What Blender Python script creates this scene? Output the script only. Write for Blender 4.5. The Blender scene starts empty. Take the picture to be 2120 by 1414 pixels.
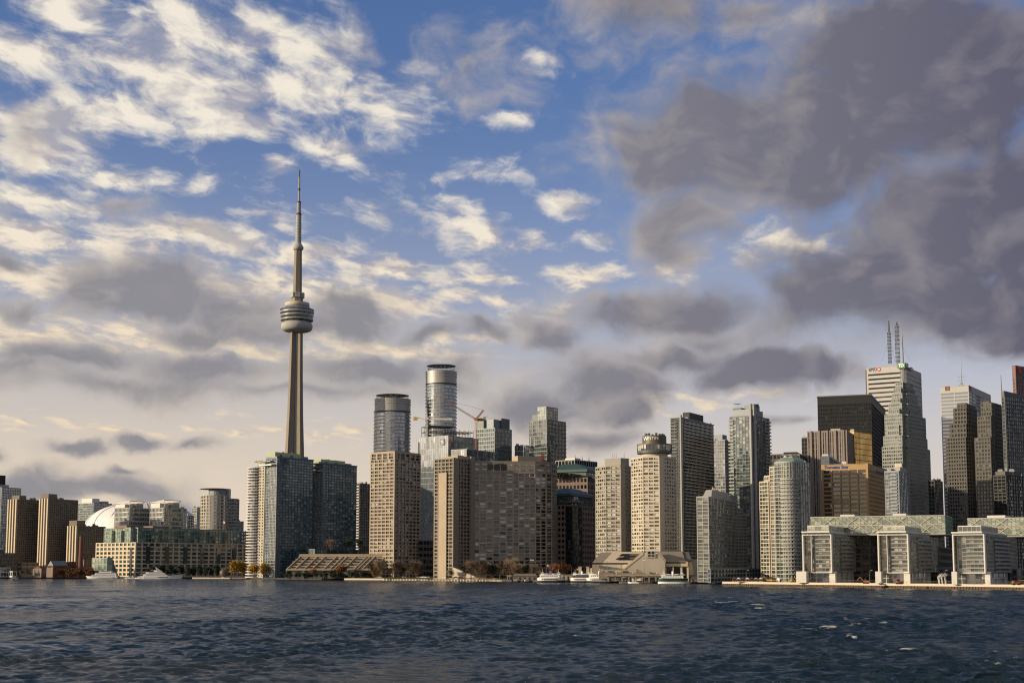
import bpy, bmesh, math, random
import numpy as np
from mathutils import Vector, Matrix

R = math.radians
rnd = random.Random(7)
SC = bpy.context.scene
COL = SC.collection

# ---------------------------------------------------------------- camera
CAM_H = 12.0
FPX = 2862.0                       # focal length in photo pixels (photo 2120 wide)
CY = 860.0                         # photo row of the optical axis: the verticals converge less than a plain tilt would give
PITCH = math.atan((1178 - CY) / FPX)
cam_data = bpy.data.cameras.new("camera")
cam_data.sensor_width = 36.0
cam_data.lens = FPX / 2120 * 36.0
cam_data.shift_y = (CY - 707) / 2120
cam_data.clip_start = 1.0
cam_data.clip_end = 60000
cam = bpy.data.objects.new("camera", cam_data)
cam.location = (0, 0, CAM_H)
cam.rotation_euler = (R(90) + PITCH, 0, 0)
COL.objects.link(cam)
SC.camera = cam

SIN, COS = math.sin(PITCH), math.cos(PITCH)


def ray(x, y):
    sx, sy = (x - 1060) / FPX, (CY - y) / FPX
    return Vector((sx, COS - sy * SIN, SIN + sy * COS))


def at(x, y, Y):
    d = ray(x, y)
    return Vector((d.x / d.y * Y, Y, CAM_H + d.z / d.y * Y))


def tx(x, y):
    d = ray(x, y)
    return d.x / d.y


def zp(y, Y, x=1060):
    return at(x, y, Y).z


# ---------------------------------------------------------------- light
SUN_AZ = R(-108.0)      # measured from +Y (view direction) towards +X; sun stands to the left, a little behind
SUN_EL = R(13.0)
sd = bpy.data.lights.new("sun", 'SUN')
sd.energy = 5.0
sd.angle = R(0.5)
sd.color = (1.0, 0.82, 0.57)
sun = bpy.data.objects.new("sun", sd)
svec = Vector((math.sin(SUN_AZ) * math.cos(SUN_EL), math.cos(SUN_AZ) * math.cos(SUN_EL), math.sin(SUN_EL)))
sun.rotation_euler = svec.to_track_quat('Z', 'Y').to_euler()
sun.location = (-800, 0, 600)
COL.objects.link(sun)

SC.cycles.filter_width = 1.15
SC.view_settings.view_transform = 'Standard'
SC.view_settings.look = 'None'
SC.view_settings.exposure = 0.0
SC.view_settings.gamma = 1.0
SC.view_settings.use_curve_mapping = False


def lin(r, g, b):
    def f(c):
        c /= 255.0
        return c / 12.92 if c <= 0.04045 else ((c + 0.055) / 1.055) ** 2.4
    return (f(r), f(g), f(b), 1.0)


# ---------------------------------------------------------------- sky
class NT:
    def __init__(self, tree):
        self.t = tree

    def n(self, typ, **kw):
        nd = self.t.nodes.new(typ)
        for k, v in kw.items():
            setattr(nd, k, v)
        return nd

    def l(self, a, b):
        self.t.links.new(a, b)

    def put(self, sock, v):
        if hasattr(v, 'is_output') or isinstance(v, bpy.types.NodeSocket):
            self.l(v, sock)
        else:
            sock.default_value = v

    def m(self, op, a, b=0.0, c=0.0, clamp=False):
        nd = self.n('ShaderNodeMath', operation=op, use_clamp=clamp)
        self.put(nd.inputs[0], a)
        self.put(nd.inputs[1], b)
        if len(nd.inputs) > 2:
            self.put(nd.inputs[2], c)
        return nd.outputs[0]

    def vm(self, op, a, b=None, c=None):
        nd = self.n('ShaderNodeVectorMath', operation=op)
        self.put(nd.inputs[0], a)
        if b is not None:
            self.put(nd.inputs[1], b)
        if c is not None:
            self.put(nd.inputs[2], c)
        return nd.outputs['Value'] if op in ('LENGTH', 'DOT_PRODUCT', 'DISTANCE') else nd.outputs['Vector']

    def mix(self, f, a, b):
        nd = self.n('ShaderNodeMix', data_type='RGBA')
        self.put(nd.inputs[0], f)
        self.put(nd.inputs[6], a)
        self.put(nd.inputs[7], b)
        return nd.outputs[2]

    def mr(self, v, a, b, c=0.0, d=1.0, smooth=True):
        nd = self.n('ShaderNodeMapRange', interpolation_type='SMOOTHSTEP' if smooth else 'LINEAR')
        self.put(nd.inputs[0], v)
        nd.inputs[1].default_value, nd.inputs[2].default_value = a, b
        nd.inputs[3].default_value, nd.inputs[4].default_value = c, d
        return nd.outputs[0]

    def noise(self, vec, scale, detail=4.0, rough=0.5, lac=2.0, col=False, dim='3D', dist=0.0):
        nd = self.n('ShaderNodeTexNoise', noise_dimensions=dim)
        if vec is not None:
            self.l(vec, nd.inputs['Vector'])
        nd.inputs['Scale'].default_value = scale
        nd.inputs['Detail'].default_value = detail
        nd.inputs['Roughness'].default_value = rough
        nd.inputs['Lacunarity'].default_value = lac
        nd.inputs['Distortion'].default_value = dist
        return nd.outputs['Color'] if col else nd.outputs['Fac']


KS = 2.9      # kilo-photo-pixels per radian


def azel(x, y):
    d = ray(x, y).normalized()
    return math.atan2(d.x, d.y) * KS, math.asin(d.z) * KS


# dark and grey cloud masses: photo centre, radii in photo pixels, weight
DARK = [
    (1500, 290, 250, 125, 1.0), (1720, 270, 250, 160, 1.0), (1960, 170, 270, 165, 1.15), (2080, 470, 300, 170, 1.1),
    (1830, 570, 240, 125, 1.0), (1400, 470, 95, 80, .8), (1345, 330, 110, 90, .8), (1850, 90, 190, 110, 1.0),
    (1690, 630, 170, 75, .85), (1380, 640, 210, 60, .95), (1980, 620, 200, 80, 1.0), (2110, 660, 110, 70, .95),
    (1330, 15, 210, 95, .62), (985, 140, 130, 95, .42), (1560, 20, 160, 60, .5),
    (1640, 510, 130, 60, .35), (1500, 470, 60, 60, .3),
    (210, 600, 120, 65, .9), (340, 600, 190, 65, .9), (490, 640, 120, 65, .9), (735, 650, 130, 62, .95),
    (590, 675, 190, 42, .7), (420, 685, 140, 34, .65),
    (140, 735, 210, 34, .7), (440, 760, 240, 56, .78), (740, 765, 190, 50, .78), (260, 795, 400, 46, .58), (640, 815, 300, 36, .5),
    (1130, 690, 90, 52, .85), (1240, 790, 170, 80, .85), (1270, 855, 85, 45, .8), (1390, 735, 150, 38, .8),
    (1560, 765, 180, 55, .9), (1700, 775, 95, 45, .8), (1110, 850, 190, 70, .75), (985, 700, 90, 32, .7), (880, 690, 60, 28, .65),
    (1230, 915, 90, 36, .7), (1140, 640, 60, 26, .5), (930, 800, 100, 50, .6), (930, 765, 140, 46, .62), (1450, 700, 160, 30, .5), (1330, 800, 140, 60, .6),
    (165, 921, 75, 22, .8), (290, 906, 85, 26, .8), (95, 1000, 150, 48, .85), (270, 1005, 130, 45, .85), (350, 1035, 90, 30, .7),
    (0, 932, 40, 30, .7), (280, 966, 55, 14, .7), (405, 917, 50, 15, .6), (1620, 880, 36, 14, .5), (1560, 860, 20, 26, .3),
    (10, 535, 80, 34, .75), (35, 640, 110, 34, .6), (262, 432, 85, 32, .5), (60, 260, 100, 62, .45), (725, 85, 60, 50, .38),
    (410, 485, 110, 30, .4), (30, 760, 200, 40, .5),
]
WHITE = [
    (170, 40, 150, 55, .9), (40, 110, 110, 60, .8), (340, 90, 190, 75, .85), (560, 80, 220, 80, .85), (360, 170, 200, 75, 1.0),
    (180, 230, 260, 70, 1.0), (560, 190, 280, 80, .95), (720, 190, 210, 80, .75), (480, 250, 180, 55, .85), (720, 295, 180, 42, .8),
    (80, 300, 160, 60, .85), (270, 375, 150, 42, .85), (70, 400, 160, 55, .9), (575, 338, 60, 30, .7), (590, 432, 130, 36, .7),
    (60, 480, 220, 60, .95), (220, 500, 220, 45, .9), (450, 495, 220, 45, .9), (640, 495, 160, 34, .8), (860, 555, 180, 40, .85),
    (930, 445, 170, 55, .72), (1010, 370, 110, 34, .55), (860, 362, 110, 24, .5), (1170, 435, 70, 26, .7), (1110, 500, 90, 26, .8), (1240, 490, 80, 22, .7),
    (1200, 560, 110, 34, .8), (1010, 575, 130, 26, .75), (830, 620, 200, 36, .8), (600, 585, 260, 50, .85), (1420, 550, 70, 28, .7),
    (1610, 510, 120, 50, .7), (1140, 110, 80, 36, .5), (1040, 265, 110, 32, .5), (60, 560, 260, 60, .9), (420, 700, 460, 46, .6),
    (760, 710, 300, 30, .75), (560, 720, 200, 26, .8), (1000, 640, 260, 40, .55), (1700, 40, 90, 40, .45), (1450, 820, 220, 30, .5), (1350, 830, 120, 40, .6),
    (60, 690, 260, 40, .8), (640, 905, 420, 20, .5), (250, 880, 420, 18, .5), (1000, 900, 300, 30, .4), (900, 735, 180, 22, .5),
]

world = bpy.data.worlds.new("World")
SC.world = world
world.use_nodes = True
wt = NT(world.node_tree)
world.node_tree.nodes.clear()
w_out = wt.n('ShaderNodeOutputWorld')
w_bg = wt.n('ShaderNodeBackground')
w_bg.inputs['Strength'].default_value = 0.1
wt.l(w_bg.outputs[0], w_out.inputs[0])
sky = wt.n('ShaderNodeTexSky', sky_type='NISHITA')
sky.sun_disc = False
sky.sun_elevation = SUN_EL
sky.sun_rotation = SUN_AZ
sky.altitude = 80
sky.air_density = 1.0
sky.dust_density = 1.2
sky.ozone_density = 2.0

tc = wt.n('ShaderNodeTexCoord')
sep = wt.n('ShaderNodeSeparateXYZ')
wt.l(tc.outputs['Generated'], sep.inputs[0])
dx, dy, dz = sep.outputs
az = wt.m('ARCTAN2', dx, dy)
el = wt.m('ARCSINE', dz)
com = wt.n('ShaderNodeCombineXYZ')
wt.l(wt.m('MULTIPLY', az, KS), com.inputs[0])
wt.l(wt.m('MULTIPLY', el, KS), com.inputs[1])
P0 = com.outputs[0]
# ragged outlines: two scales of warp
wa = wt.vm('MULTIPLY_ADD', wt.noise(P0, 4.5, 3, .5, col=True), (.22, .13, 0), (-.11, -.065, 0))
P1 = wt.vm('ADD', P0, wa)
wb = wt.vm('MULTIPLY_ADD', wt.noise(P1, 17.0, 5, .6, col=True), (.05, .04, 0), (-.025, -.02, 0))
P2 = wt.vm('ADD', P1, wb)


def field(blobs, P):
    acc = None
    for (x, y, rx, ry, w) in blobs:
        u, v = azel(x, y)
        if w >= .8 and x > 1300 and y < 640:      # the big mass spreads wide and soft
            rx, ry = rx * 1.14, ry * 1.14
        elif x < 900 and 560 < y < 830:
            w += .10
        ix, iy = 1000.0 / rx, 1000.0 / ry
        q = wt.vm('MULTIPLY_ADD', P, (ix, iy, 0), (-u * ix, -v * iy, 0))
        ln = wt.vm('LENGTH', q)
        s = wt.m('MULTIPLY_ADD', ln, -.72 * w, w)
        if acc is None:
            acc = s
        else:
            nd = wt.n('ShaderNodeMath', operation='SMOOTH_MAX')
            wt.l(acc, nd.inputs[0])
            wt.l(s, nd.inputs[1])
            nd.inputs[2].default_value = .22
            acc = nd.outputs[0]
    return acc


FD = field(DARK, P2)
FW = field(WHITE, P1)
# texture of the low clouds
stretch = wt.vm('MULTIPLY', wt.vm('ADD', P0, wt.vm('SCALE', wa)), (1.0, 1.5, 1.0))
nb = wt.noise(stretch, 6.5, 10, .58)
nb_sun = wt.noise(wt.vm('ADD', stretch, (-.022, .03, 0)), 6.5, 4, .5)
dens_d = wt.mr(wt.m('MULTIPLY_ADD', nb, 1.2, wt.m('ADD', FD, -.60)), .0, .66)
# high broken layer, on a level plane so that it flattens towards the horizon
den = wt.m('MAXIMUM', wt.m('ADD', dz, .10), .02)
pl = wt.n('ShaderNodeCombineXYZ')
wt.l(wt.m('DIVIDE', dx, den), pl.inputs[0])
wt.l(wt.m('DIVIDE', dy, den), pl.inputs[1])
rot = wt.n('ShaderNodeVectorRotate', rotation_type='Z_AXIS')
wt.l(wt.vm('MULTIPLY', pl.outputs[0], (1.0, .56, 1)), rot.inputs['Vector'])
rot.inputs['Angle'].default_value = R(-14)
plane = wt.vm('MULTIPLY', rot.outputs[0], (1.15, 1.4, 1))
plw = wt.vm('ADD', plane, wt.vm('MULTIPLY_ADD', wt.noise(plane, 4.4, 4, .55, col=True), (.14, .14, 0), (-.07, -.07, 0)))
nw = wt.noise(plw, 6.4, 10, .60)
nw_sun = wt.noise(wt.vm('ADD', plw, (-.04, .024, 0)), 6.4, 4, .5)
dens_w = wt.mr(wt.m('MULTIPLY_ADD', nw, 2.0, wt.m('ADD', FW, -1.0)), .19, .80)
# away from the pictured part of the sky: free broken cloud
absaz = wt.m('ABSOLUTE', az)
free = wt.mr(absaz, .42, .60)
nf = wt.noise(plane, 1.3, 7, .55)
dens_f = wt.m('MULTIPLY', wt.mr(nf, .43, .58), free)

# clear sky: the physical sky, paler and warmer low down as through hazy air
el_d = wt.m('MAXIMUM', el, 0.0)
low = wt.m('POWER', 2.718, wt.m('MULTIPLY', wt.m('POWER', el_d, 2.0), -33.0))
warm = wt.mix(wt.mr(az, -.32, .38), lin(238, 217, 192), lin(226, 211, 199))
warm10 = wt.vm('SCALE', warm)
warm10.node.inputs['Scale'].default_value = 10.0
sky_t = wt.vm('MULTIPLY', sky.outputs[0], (.86, 1.0, 1.42))
clear = wt.mix(wt.m('MULTIPLY', low, .92, clamp=True), sky_t, warm10)


def ten(c):
    return (c[0] * 10, c[1] * 10, c[2] * 10, 1)


# white cloud colour, lit from the left
wl = wt.m('MULTIPLY_ADD', wt.m('SUBTRACT', nw, nw_sun), 6.0, .60, clamp=True)
wcol = wt.mix(wl, ten(lin(172, 170, 180)), ten(lin(248, 238, 220)))
wlow = wt.mix(wt.mr(el, .30, .10), wcol, wt.mix(wl, ten(lin(202, 188, 174)), ten(lin(244, 222, 188))))
c1 = wt.mix(wt.m('MULTIPLY', dens_w, .93), clear, wlow)
# grey cloud colour: warm grey to the left and at the lit rims, slate in the thick parts to the right
right_f = wt.mr(az, -.08, .36, smooth=False)
core = wt.mix(right_f, ten(lin(142, 140, 146)), ten(lin(97, 94, 109)))
rim = wt.mix(right_f, ten(lin(208, 196, 184)), ten(lin(156, 149, 151)))
thick = wt.mr(wt.m('MULTIPLY_ADD', nb, .22, wt.m('ADD', FD, -.11)), .0, .72)
nl = wt.noise(stretch, 3.4, 4, .5)
nl_sun = wt.noise(wt.vm('ADD', stretch, (-.06, .035, 0)), 3.4, 2, .5)
relief = wt.m('MULTIPLY_ADD', wt.m('SUBTRACT', nl, nl_sun), 1.9, wt.m('MULTIPLY', wt.m('SUBTRACT', nb, nb_sun), 1.3))
shade = wt.m('SUBTRACT', thick, relief, clamp=True)
dcol = wt.mix(shade, rim, core)
c2 = wt.mix(wt.m('MULTIPLY', dens_d, .95), c1, dcol)
fcol = wt.mix(wt.mr(az, -1.9, -.3), ten(lin(225, 205, 175)), wt.mix(wt.mr(nf, .50, .64), ten(lin(172, 168, 164)), ten(lin(82, 84, 94))))
c3 = wt.mix(wt.m('MULTIPLY', dens_f, .92), c2, fcol)
below = wt.mr(dz, -.02, .0)
c4 = wt.mix(below, ten(lin(40, 48, 60)), c3)
wt.l(c4, w_bg.inputs['Color'])
world.cycles.sampling_method = 'MANUAL'
world.cycles.sample_map_resolution = 512

# ================================================================ helpers
def link(o):
    COL.objects.link(o)
    return o


def tag(o, label=None, cat=None, group=None, kind=None):
    for k, v in (('label', label), ('category', cat), ('group', group), ('kind', kind)):
        if v:
            o[k] = v
    return o


class MB:
    """collects faces in world coordinates; build() links them as one mesh object"""

    def __init__(self):
        self.v, self.f, self.uv = [], [], []

    def quad(self, *p, uv=None):
        n = len(self.v)
        self.v.extend([tuple(q) for q in p])
        self.f.append(tuple(range(n, n + len(p))))
        self.uv.append(uv)

    def mesh(self, verts, faces):
        n = len(self.v)
        self.v.extend([tuple(q) for q in verts])
        for f in faces:
            self.f.append(tuple(i + n for i in f))
            self.uv.append(None)

    def obox(self, o, ax, ay, az_):
        """box from corner o along three edge vectors (right handed)"""
        o, ax, ay, az_ = Vector(o), Vector(ax), Vector(ay), Vector(az_)
        p = [o, o + ax, o + ax + ay, o + ay]
        p += [q + az_ for q in p]
        self.mesh(p, [(3, 2, 1, 0), (4, 5, 6, 7), (0, 1, 5, 4), (1, 2, 6, 5), (2, 3, 7, 6), (3, 0, 4, 7)])

    def box(self, x0, x1, y0, y1, z0, z1):
        self.obox((x0, y0, z0), (x1 - x0, 0, 0), (0, y1 - y0, 0), (0, 0, z1 - z0))

    def prism(self, poly, z0, z1, poly2=None, cap=True):
        n = len(poly)
        poly2 = poly2 or poly
        vs = [(p[0], p[1], z0) for p in poly] + [(p[0], p[1], z1) for p in poly2]
        fs = [(i, (i + 1) % n, n + (i + 1) % n, n + i) for i in range(n)]
        if cap:
            fs += [tuple(range(n, 2 * n)), tuple(range(n - 1, -1, -1))]
        self.mesh(vs, fs)

    def tube(self, p, q, r0, r1=None, n=6):
        r1 = r0 if r1 is None else r1
        p, q = Vector(p), Vector(q)
        d = (q - p).normalized()
        a = d.orthogonal().normalized()
        b = d.cross(a)
        vs = []
        for c, r in ((p, r0), (q, r1)):
            for i in range(n):
                t = 2 * math.pi * i / n
                vs.append(c + a * (r * math.cos(t)) + b * (r * math.sin(t)))
        fs = [(i, (i + 1) % n, n + (i + 1) % n, n + i) for i in range(n)]
        fs += [tuple(range(n - 1, -1, -1)), tuple(range(n, 2 * n))]
        self.mesh(vs, fs)

    def lathe(self, prof, cx, cy, n=32, cap=True):
        vs = []
        for r, z in prof:
            for i in range(n):
                t = 2 * math.pi * i / n
                vs.append((cx + r * math.cos(t), cy + r * math.sin(t), z))
        fs = []
        for k in range(len(prof) - 1):
            for i in range(n):
                j = (i + 1) % n
                fs.append((k * n + i, k * n + j, (k + 1) * n + j, (k + 1) * n + i))
        if cap:
            fs += [tuple(range(n - 1, -1, -1)), tuple(range((len(prof) - 1) * n, len(prof) * n))]
        self.mesh(vs, fs)

    def data(self, name, mat, org, smooth=False):
        me = bpy.data.meshes.new(name)
        ox, oy, oz = org
        me.from_pydata([(x - ox, y - oy, z - oz) for x, y, z in self.v], [], self.f)
        if any(self.uv):
            lay = me.uv_layers.new(name="UVMap")
            i = 0
            for f, uv in zip(self.f, self.uv):
                for k in range(len(f)):
                    if uv:
                        lay.data[i].uv = uv[k]
                    i += 1
        me.materials.append(mat)
        if smooth:
            me.polygons.foreach_set('use_smooth', [True] * len(me.polygons))
        return me

    def build(self, name, mat, parent=None, smooth=False, org=None):
        o0 = Vector(org) if org is not None else (world_org(parent) if parent else Vector((0, 0, 0)))
        o = bpy.data.objects.new(name, self.data(name, mat, o0, smooth))
        if parent:
            o.parent = parent
        elif org is not None:
            o.location = org
        return link(o)


def world_org(o):
    v = Vector((0, 0, 0))
    while o is not None:
        v += o.location
        o = o.parent
    return v


def empty(name, loc):
    o = bpy.data.objects.new(name, None)
    o.location = loc
    o.empty_display_size = 1
    return link(o)


def kids(o):
    return [c for c in ALLKIDS.get(o.name, [])]


ALLKIDS = {}


def copy_tree(o, loc, rz=0.0, scale=None):
    """a copy of a thing with copies of its parts and sub-parts (mesh data shared)"""
    r = o.copy()
    link(r)
    r.location = loc
    r.rotation_euler = (0, 0, rz)
    if scale:
        r.scale = scale
    def rec(src, dst):
        for ch in list(src.children):
            c = ch.copy()
            link(c)
            c.parent = dst
            rec(ch, c)
    rec(o, r)
    return r


def off_poly(poly, d):
    """footprint grown outwards by d (counter-clockwise)"""
    n = len(poly)
    out = []
    for i in range(n):
        a, b, c = (Vector((*poly[(i + k) % n][:2], 0)) for k in (-1, 0, 1))
        e1, e2 = (b - a).normalized(), (c - b).normalized()
        n1, n2 = Vector((e1.y, -e1.x, 0)), Vector((e2.y, -e2.x, 0))
        m = (n1 + n2)
        m = m / max(m.length_squared, 1e-6) * 2
        out.append((b.x + m.x * d, b.y + m.y * d))
    return out


# ================================================================ materials
MATS = {}


def new_mat(name):
    m = bpy.data.materials.new(name)
    m.use_nodes = True
    t = NT(m.node_tree)
    b = m.node_tree.nodes['Principled BSDF']
    return m, t, b


def wall_mat(name, col, rough=.85, var=.16, scale=.08, bump=.15, metal=0.0, streak=True):
    """masonry, concrete, render: base colour with blotches, fine grain and weather streaks"""
    m, t, b = new_mat(name)
    tcn = t.n('ShaderNodeNewGeometry')
    pos = tcn.outputs['Position']
    n1 = t.noise(pos, scale, 5, .6)
    st = t.vm('MULTIPLY', pos, (1, 1, .12))
    n2 = t.noise(st, .9, 4, .6)
    f = t.m('ADD', t.m('MULTIPLY', t.m('SUBTRACT', n1, .5), 2.2 * var), t.m('MULTIPLY', t.m('SUBTRACT', n2, .5), 1.3 * var if streak else 0))
    v = t.m('ADD', f, 1.0)
    c = t.vm('SCALE', col[:3] if False else (col[0], col[1], col[2]))
    t.put(c.node.inputs['Scale'], v)
    t.l(c, b.inputs['Base Color'])
    b.inputs['Roughness'].default_value = rough
    b.inputs['Metallic'].default_value = metal
    if bump:
        bn = t.n('ShaderNodeBump')
        bn.inputs['Strength'].default_value = bump
        bn.inputs['Distance'].default_value = .2
        t.l(t.noise(pos, 1.7, 4, .6), bn.inputs['Height'])
        t.l(bn.outputs[0], b.inputs['Normal'])
    return m


def glass_mat(name, col, refl=.12, blinds=.25, bcol=(.35, .32, .27), tilt=.02, rough=.06, var=.5):
    """window glass seen from outside: a dark or tinted pane with its own slight tilt; here and there a drawn blind behind it.
    UV counts bays across and storeys up, so every pane gets its own random value"""
    m, t, b = new_mat(name)
    uv = t.n('ShaderNodeUVMap').outputs[0]
    inf = t.n('ShaderNodeObjectInfo')
    fl = t.vm('FLOOR', uv)
    k = t.n('ShaderNodeCombineXYZ')
    t.put(k.inputs[2], t.m('MULTIPLY', inf.outputs['Random'], 913.7))
    key = t.vm('ADD', fl, k.outputs[0])
    wn = t.n('ShaderNodeTexWhiteNoise', noise_dimensions='3D')
    t.l(key, wn.inputs['Vector'])
    r, rc = wn.outputs['Value'], wn.outputs['Color']
    wn2 = t.n('ShaderNodeTexWhiteNoise', noise_dimensions='3D')
    t.l(t.vm('ADD', key, (17.3, 5.1, 2.7)), wn2.inputs['Vector'])
    r2 = wn2.outputs['Value']
    # glass tone
    sc = t.vm('SCALE', col[:3])
    t.put(sc.node.inputs['Scale'], t.m('MULTIPLY_ADD', r2, var * 2, 1 - var))
    has = t.m('LESS_THAN', r, blinds)
    # blind drawn part of the way down
    fr = t.n('ShaderNodeSeparateXYZ')
    t.l(t.vm('FRACTION', uv), fr.inputs[0])
    drawn = t.m('GREATER_THAN', fr.outputs[1], t.m('MULTIPLY', r2, .75))
    base = t.mix(t.m('MULTIPLY', has, drawn), sc, bcol + (1,))
    t.l(base, b.inputs['Base Color'])
    b.inputs['Roughness'].default_value = rough
    # reflectivity by index of refraction
    s = math.sqrt(refl)
    b.inputs['IOR'].default_value = (1 + s) / (1 - s)
    g = t.n('ShaderNodeNewGeometry')
    tl = t.vm('MULTIPLY_ADD', rc, (tilt * 2, tilt * 2, tilt * 2), (-tilt, -tilt, -tilt))
    wav = t.vm('MULTIPLY_ADD', t.noise(g.outputs['Position'], .35, 2, .5, col=True), (tilt * 1.6,) * 3, (-tilt * .8,) * 3)
    nn = t.vm('NORMALIZE', t.vm('ADD', t.vm('ADD', g.outputs['Normal'], tl), wav))
    t.l(nn, b.inputs['Normal'])
    return m


def plain_mat(name, col, rough=.6, metal=0.0):
    m, t, b = new_mat(name)
    g = t.n('ShaderNodeNewGeometry')
    v = t.m('MULTIPLY_ADD', t.noise(g.outputs['Position'], 1.3, 4, .6), .3, .85)
    c = t.vm('SCALE', col[:3])
    t.put(c.node.inputs['Scale'], v)
    t.l(c, b.inputs['Base Color'])
    b.inputs['Roughness'].default_value = rough
    b.inputs['Metallic'].default_value = metal
    return m


W = dict(
    tan=wall_mat('tan_concrete', (.39, .315, .225)),
    taupe=wall_mat('taupe_concrete', (.26, .22, .17)),
    brown=wall_mat('brown_concrete', (.18, .148, .112)),
    cream=wall_mat('cream_concrete', (.60, .50, .36)),
    ivory=wall_mat('ivory_concrete', (.50, .44, .345)),
    dome=wall_mat('white_roof_membrane', (.80, .78, .74), var=.05, rough=.6),
    white=wall_mat('white_panel', (.61, .585, .53), var=.07, rough=.6),
    lightgrey=wall_mat('light_grey_concrete', (.36, .36, .34)),
    grey=wall_mat('grey_concrete', (.30, .30, .29)),
    dgrey=wall_mat('dark_grey_metal', (.09, .095, .10), var=.1, rough=.5),
    black=wall_mat('black_steel', (.008, .0085, .009), var=.1, rough=.6),
    blue=wall_mat('blue_spandrel', (.055, .115, .165), var=.1, rough=.4),
    bluegrey=wall_mat('blue_grey_metal', (.16, .19, .22), var=.1, rough=.45),
    palegreen=wall_mat('pale_green_metal', (.42, .46, .27), var=.08),
    dgreen=wall_mat('dark_green_roof', (.035, .075, .065), var=.18, rough=.5),
    pink=wall_mat('pink_brown_granite', (.20, .145, .115)),
    stone=wall_mat('grey_green_stone', (.30, .31, .28)),
    darkstone=wall_mat('dark_brown_stone', (.122, .114, .10)),
    marble=wall_mat('pale_marble', (.46, .45, .425), var=.06),
    rib=wall_mat('pinkish_ribbed_stone', (.275, .225, .195)),
    brick=wall_mat('red_brick', (.15, .06, .04)),
    red=wall_mat('red_granite', (.115, .026, .02), rough=.5),
    ochre=wall_mat('ochre_concrete', (.40, .265, .12)),
    green=wall_mat('sea_green_metal', (.17, .26, .22), var=.1, rough=.45),
    silver=wall_mat('silver_metal', (.38, .38, .36), var=.08, rough=.35, metal=.35),
    tower=wall_mat('grey_tower_concrete', (.235, .20, .155), var=.14),
    crown=wall_mat('brushed_metal_cladding', (.36, .35, .32), var=.1, rough=.45, metal=.2),
    celadon=wall_mat('pale_grey_green_concrete', (.36, .365, .32)),
    icegrey=wall_mat('pale_blue_grey_metal', (.30, .33, .34), var=.08, rough=.4),
    greyivory=wall_mat('cloud_shaded_ivory_concrete', (.33, .305, .255)),  # ivory concrete with a cloud shadow painted into its colour
    roof=wall_mat('gravel_roof', (.16, .155, .15)),
    soil=wall_mat('asphalt_ground', (.055, .055, .05), var=.3, scale=.02),
    quay=wall_mat('pale_quay_concrete', (.55, .48, .37), var=.12),
    oldquay=wall_mat('weathered_timber_quay', (.20, .155, .095), var=.3),
    pile=wall_mat('rusty_sheet_pile', (.10, .058, .03), var=.4, scale=.4),
)
G = dict(
    dark=glass_mat('dark_window_glass', (.018, .021, .022), .07, .22, (.16, .15, .125)),
    room=glass_mat('grey_window_glass', (.024, .03, .037), .11, .26, (.33, .34, .34)),
    green=glass_mat('green_tinted_glass', (.028, .05, .046), .16, .2, (.13, .15, .13), tilt=.025),
    blue=glass_mat('blue_tinted_glass', (.042, .070, .070), .19, .30, (.26, .28, .22), tilt=.025),
    teal=glass_mat('teal_tinted_glass', (.035, .06, .058), .18, .16, (.16, .18, .16), tilt=.02),
    silver=glass_mat('silver_coated_glass', (.10, .12, .135), .34, .05, (.2, .22, .22), tilt=.012, rough=.08, var=.2),
    ice=glass_mat('pale_blue_coated_glass', (.06, .075, .082), .26, .12, (.22, .23, .22), tilt=.03, rough=.1, var=.35),
    pale=glass_mat('pale_green_glass', (.16, .20, .16), .2, .4, (.34, .36, .28), tilt=.02, var=.3),
    black=glass_mat('black_window_glass', (.005, .006, .007), .035, .10, (.035, .036, .028), tilt=.01),
    bronze=glass_mat('bronze_window_glass', (.035, .026, .012), .14, .2, (.22, .17, .09), tilt=.03),
    glossdark=glass_mat('dark_green_glass', (.014, .024, .021), .10, .10, (.09, .10, .09), tilt=.02),
    neutral=glass_mat('grey_green_glass', (.045, .058, .052), .17, .24, (.22, .23, .19), tilt=.02),
    cream=glass_mat('glass_with_cream_curtains', (.075, .078, .062), .15, .42, (.42, .39, .31), tilt=.02, var=.35),
    wing=glass_mat('dark_window_glass_with_white_blinds', (.012, .016, .022), .09, .26, (.50, .51, .50), tilt=.02),
    warm=glass_mat('window_glass_with_pale_curtains', (.05, .045, .038), .1, .68, (.50, .47, .39), tilt=.015),
    deep=glass_mat('near_black_window_glass', (.010, .012, .012), .04, .10, (.09, .085, .075), tilt=.01),
)
gm, gt, gb = new_mat('gold_coated_glass')
_uv = gt.n('ShaderNodeUVMap').outputs[0]
_w = gt.n('ShaderNodeTexWhiteNoise', noise_dimensions='3D')
gt.l(gt.vm('FLOOR', _uv), _w.inputs['Vector'])
gb.inputs['Base Color'].default_value = (.90, .54, .15, 1)
gb.inputs['Metallic'].default_value = .9
gb.inputs['Roughness'].default_value = .16
_g = gt.n('ShaderNodeNewGeometry')
gt.l(gt.vm('NORMALIZE', gt.vm('ADD', _g.outputs['Normal'], gt.vm('MULTIPLY_ADD', _w.outputs['Color'], (.16,) * 3, (-.08,) * 3))), gb.inputs['Normal'])
G['gold'] = gm


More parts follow.
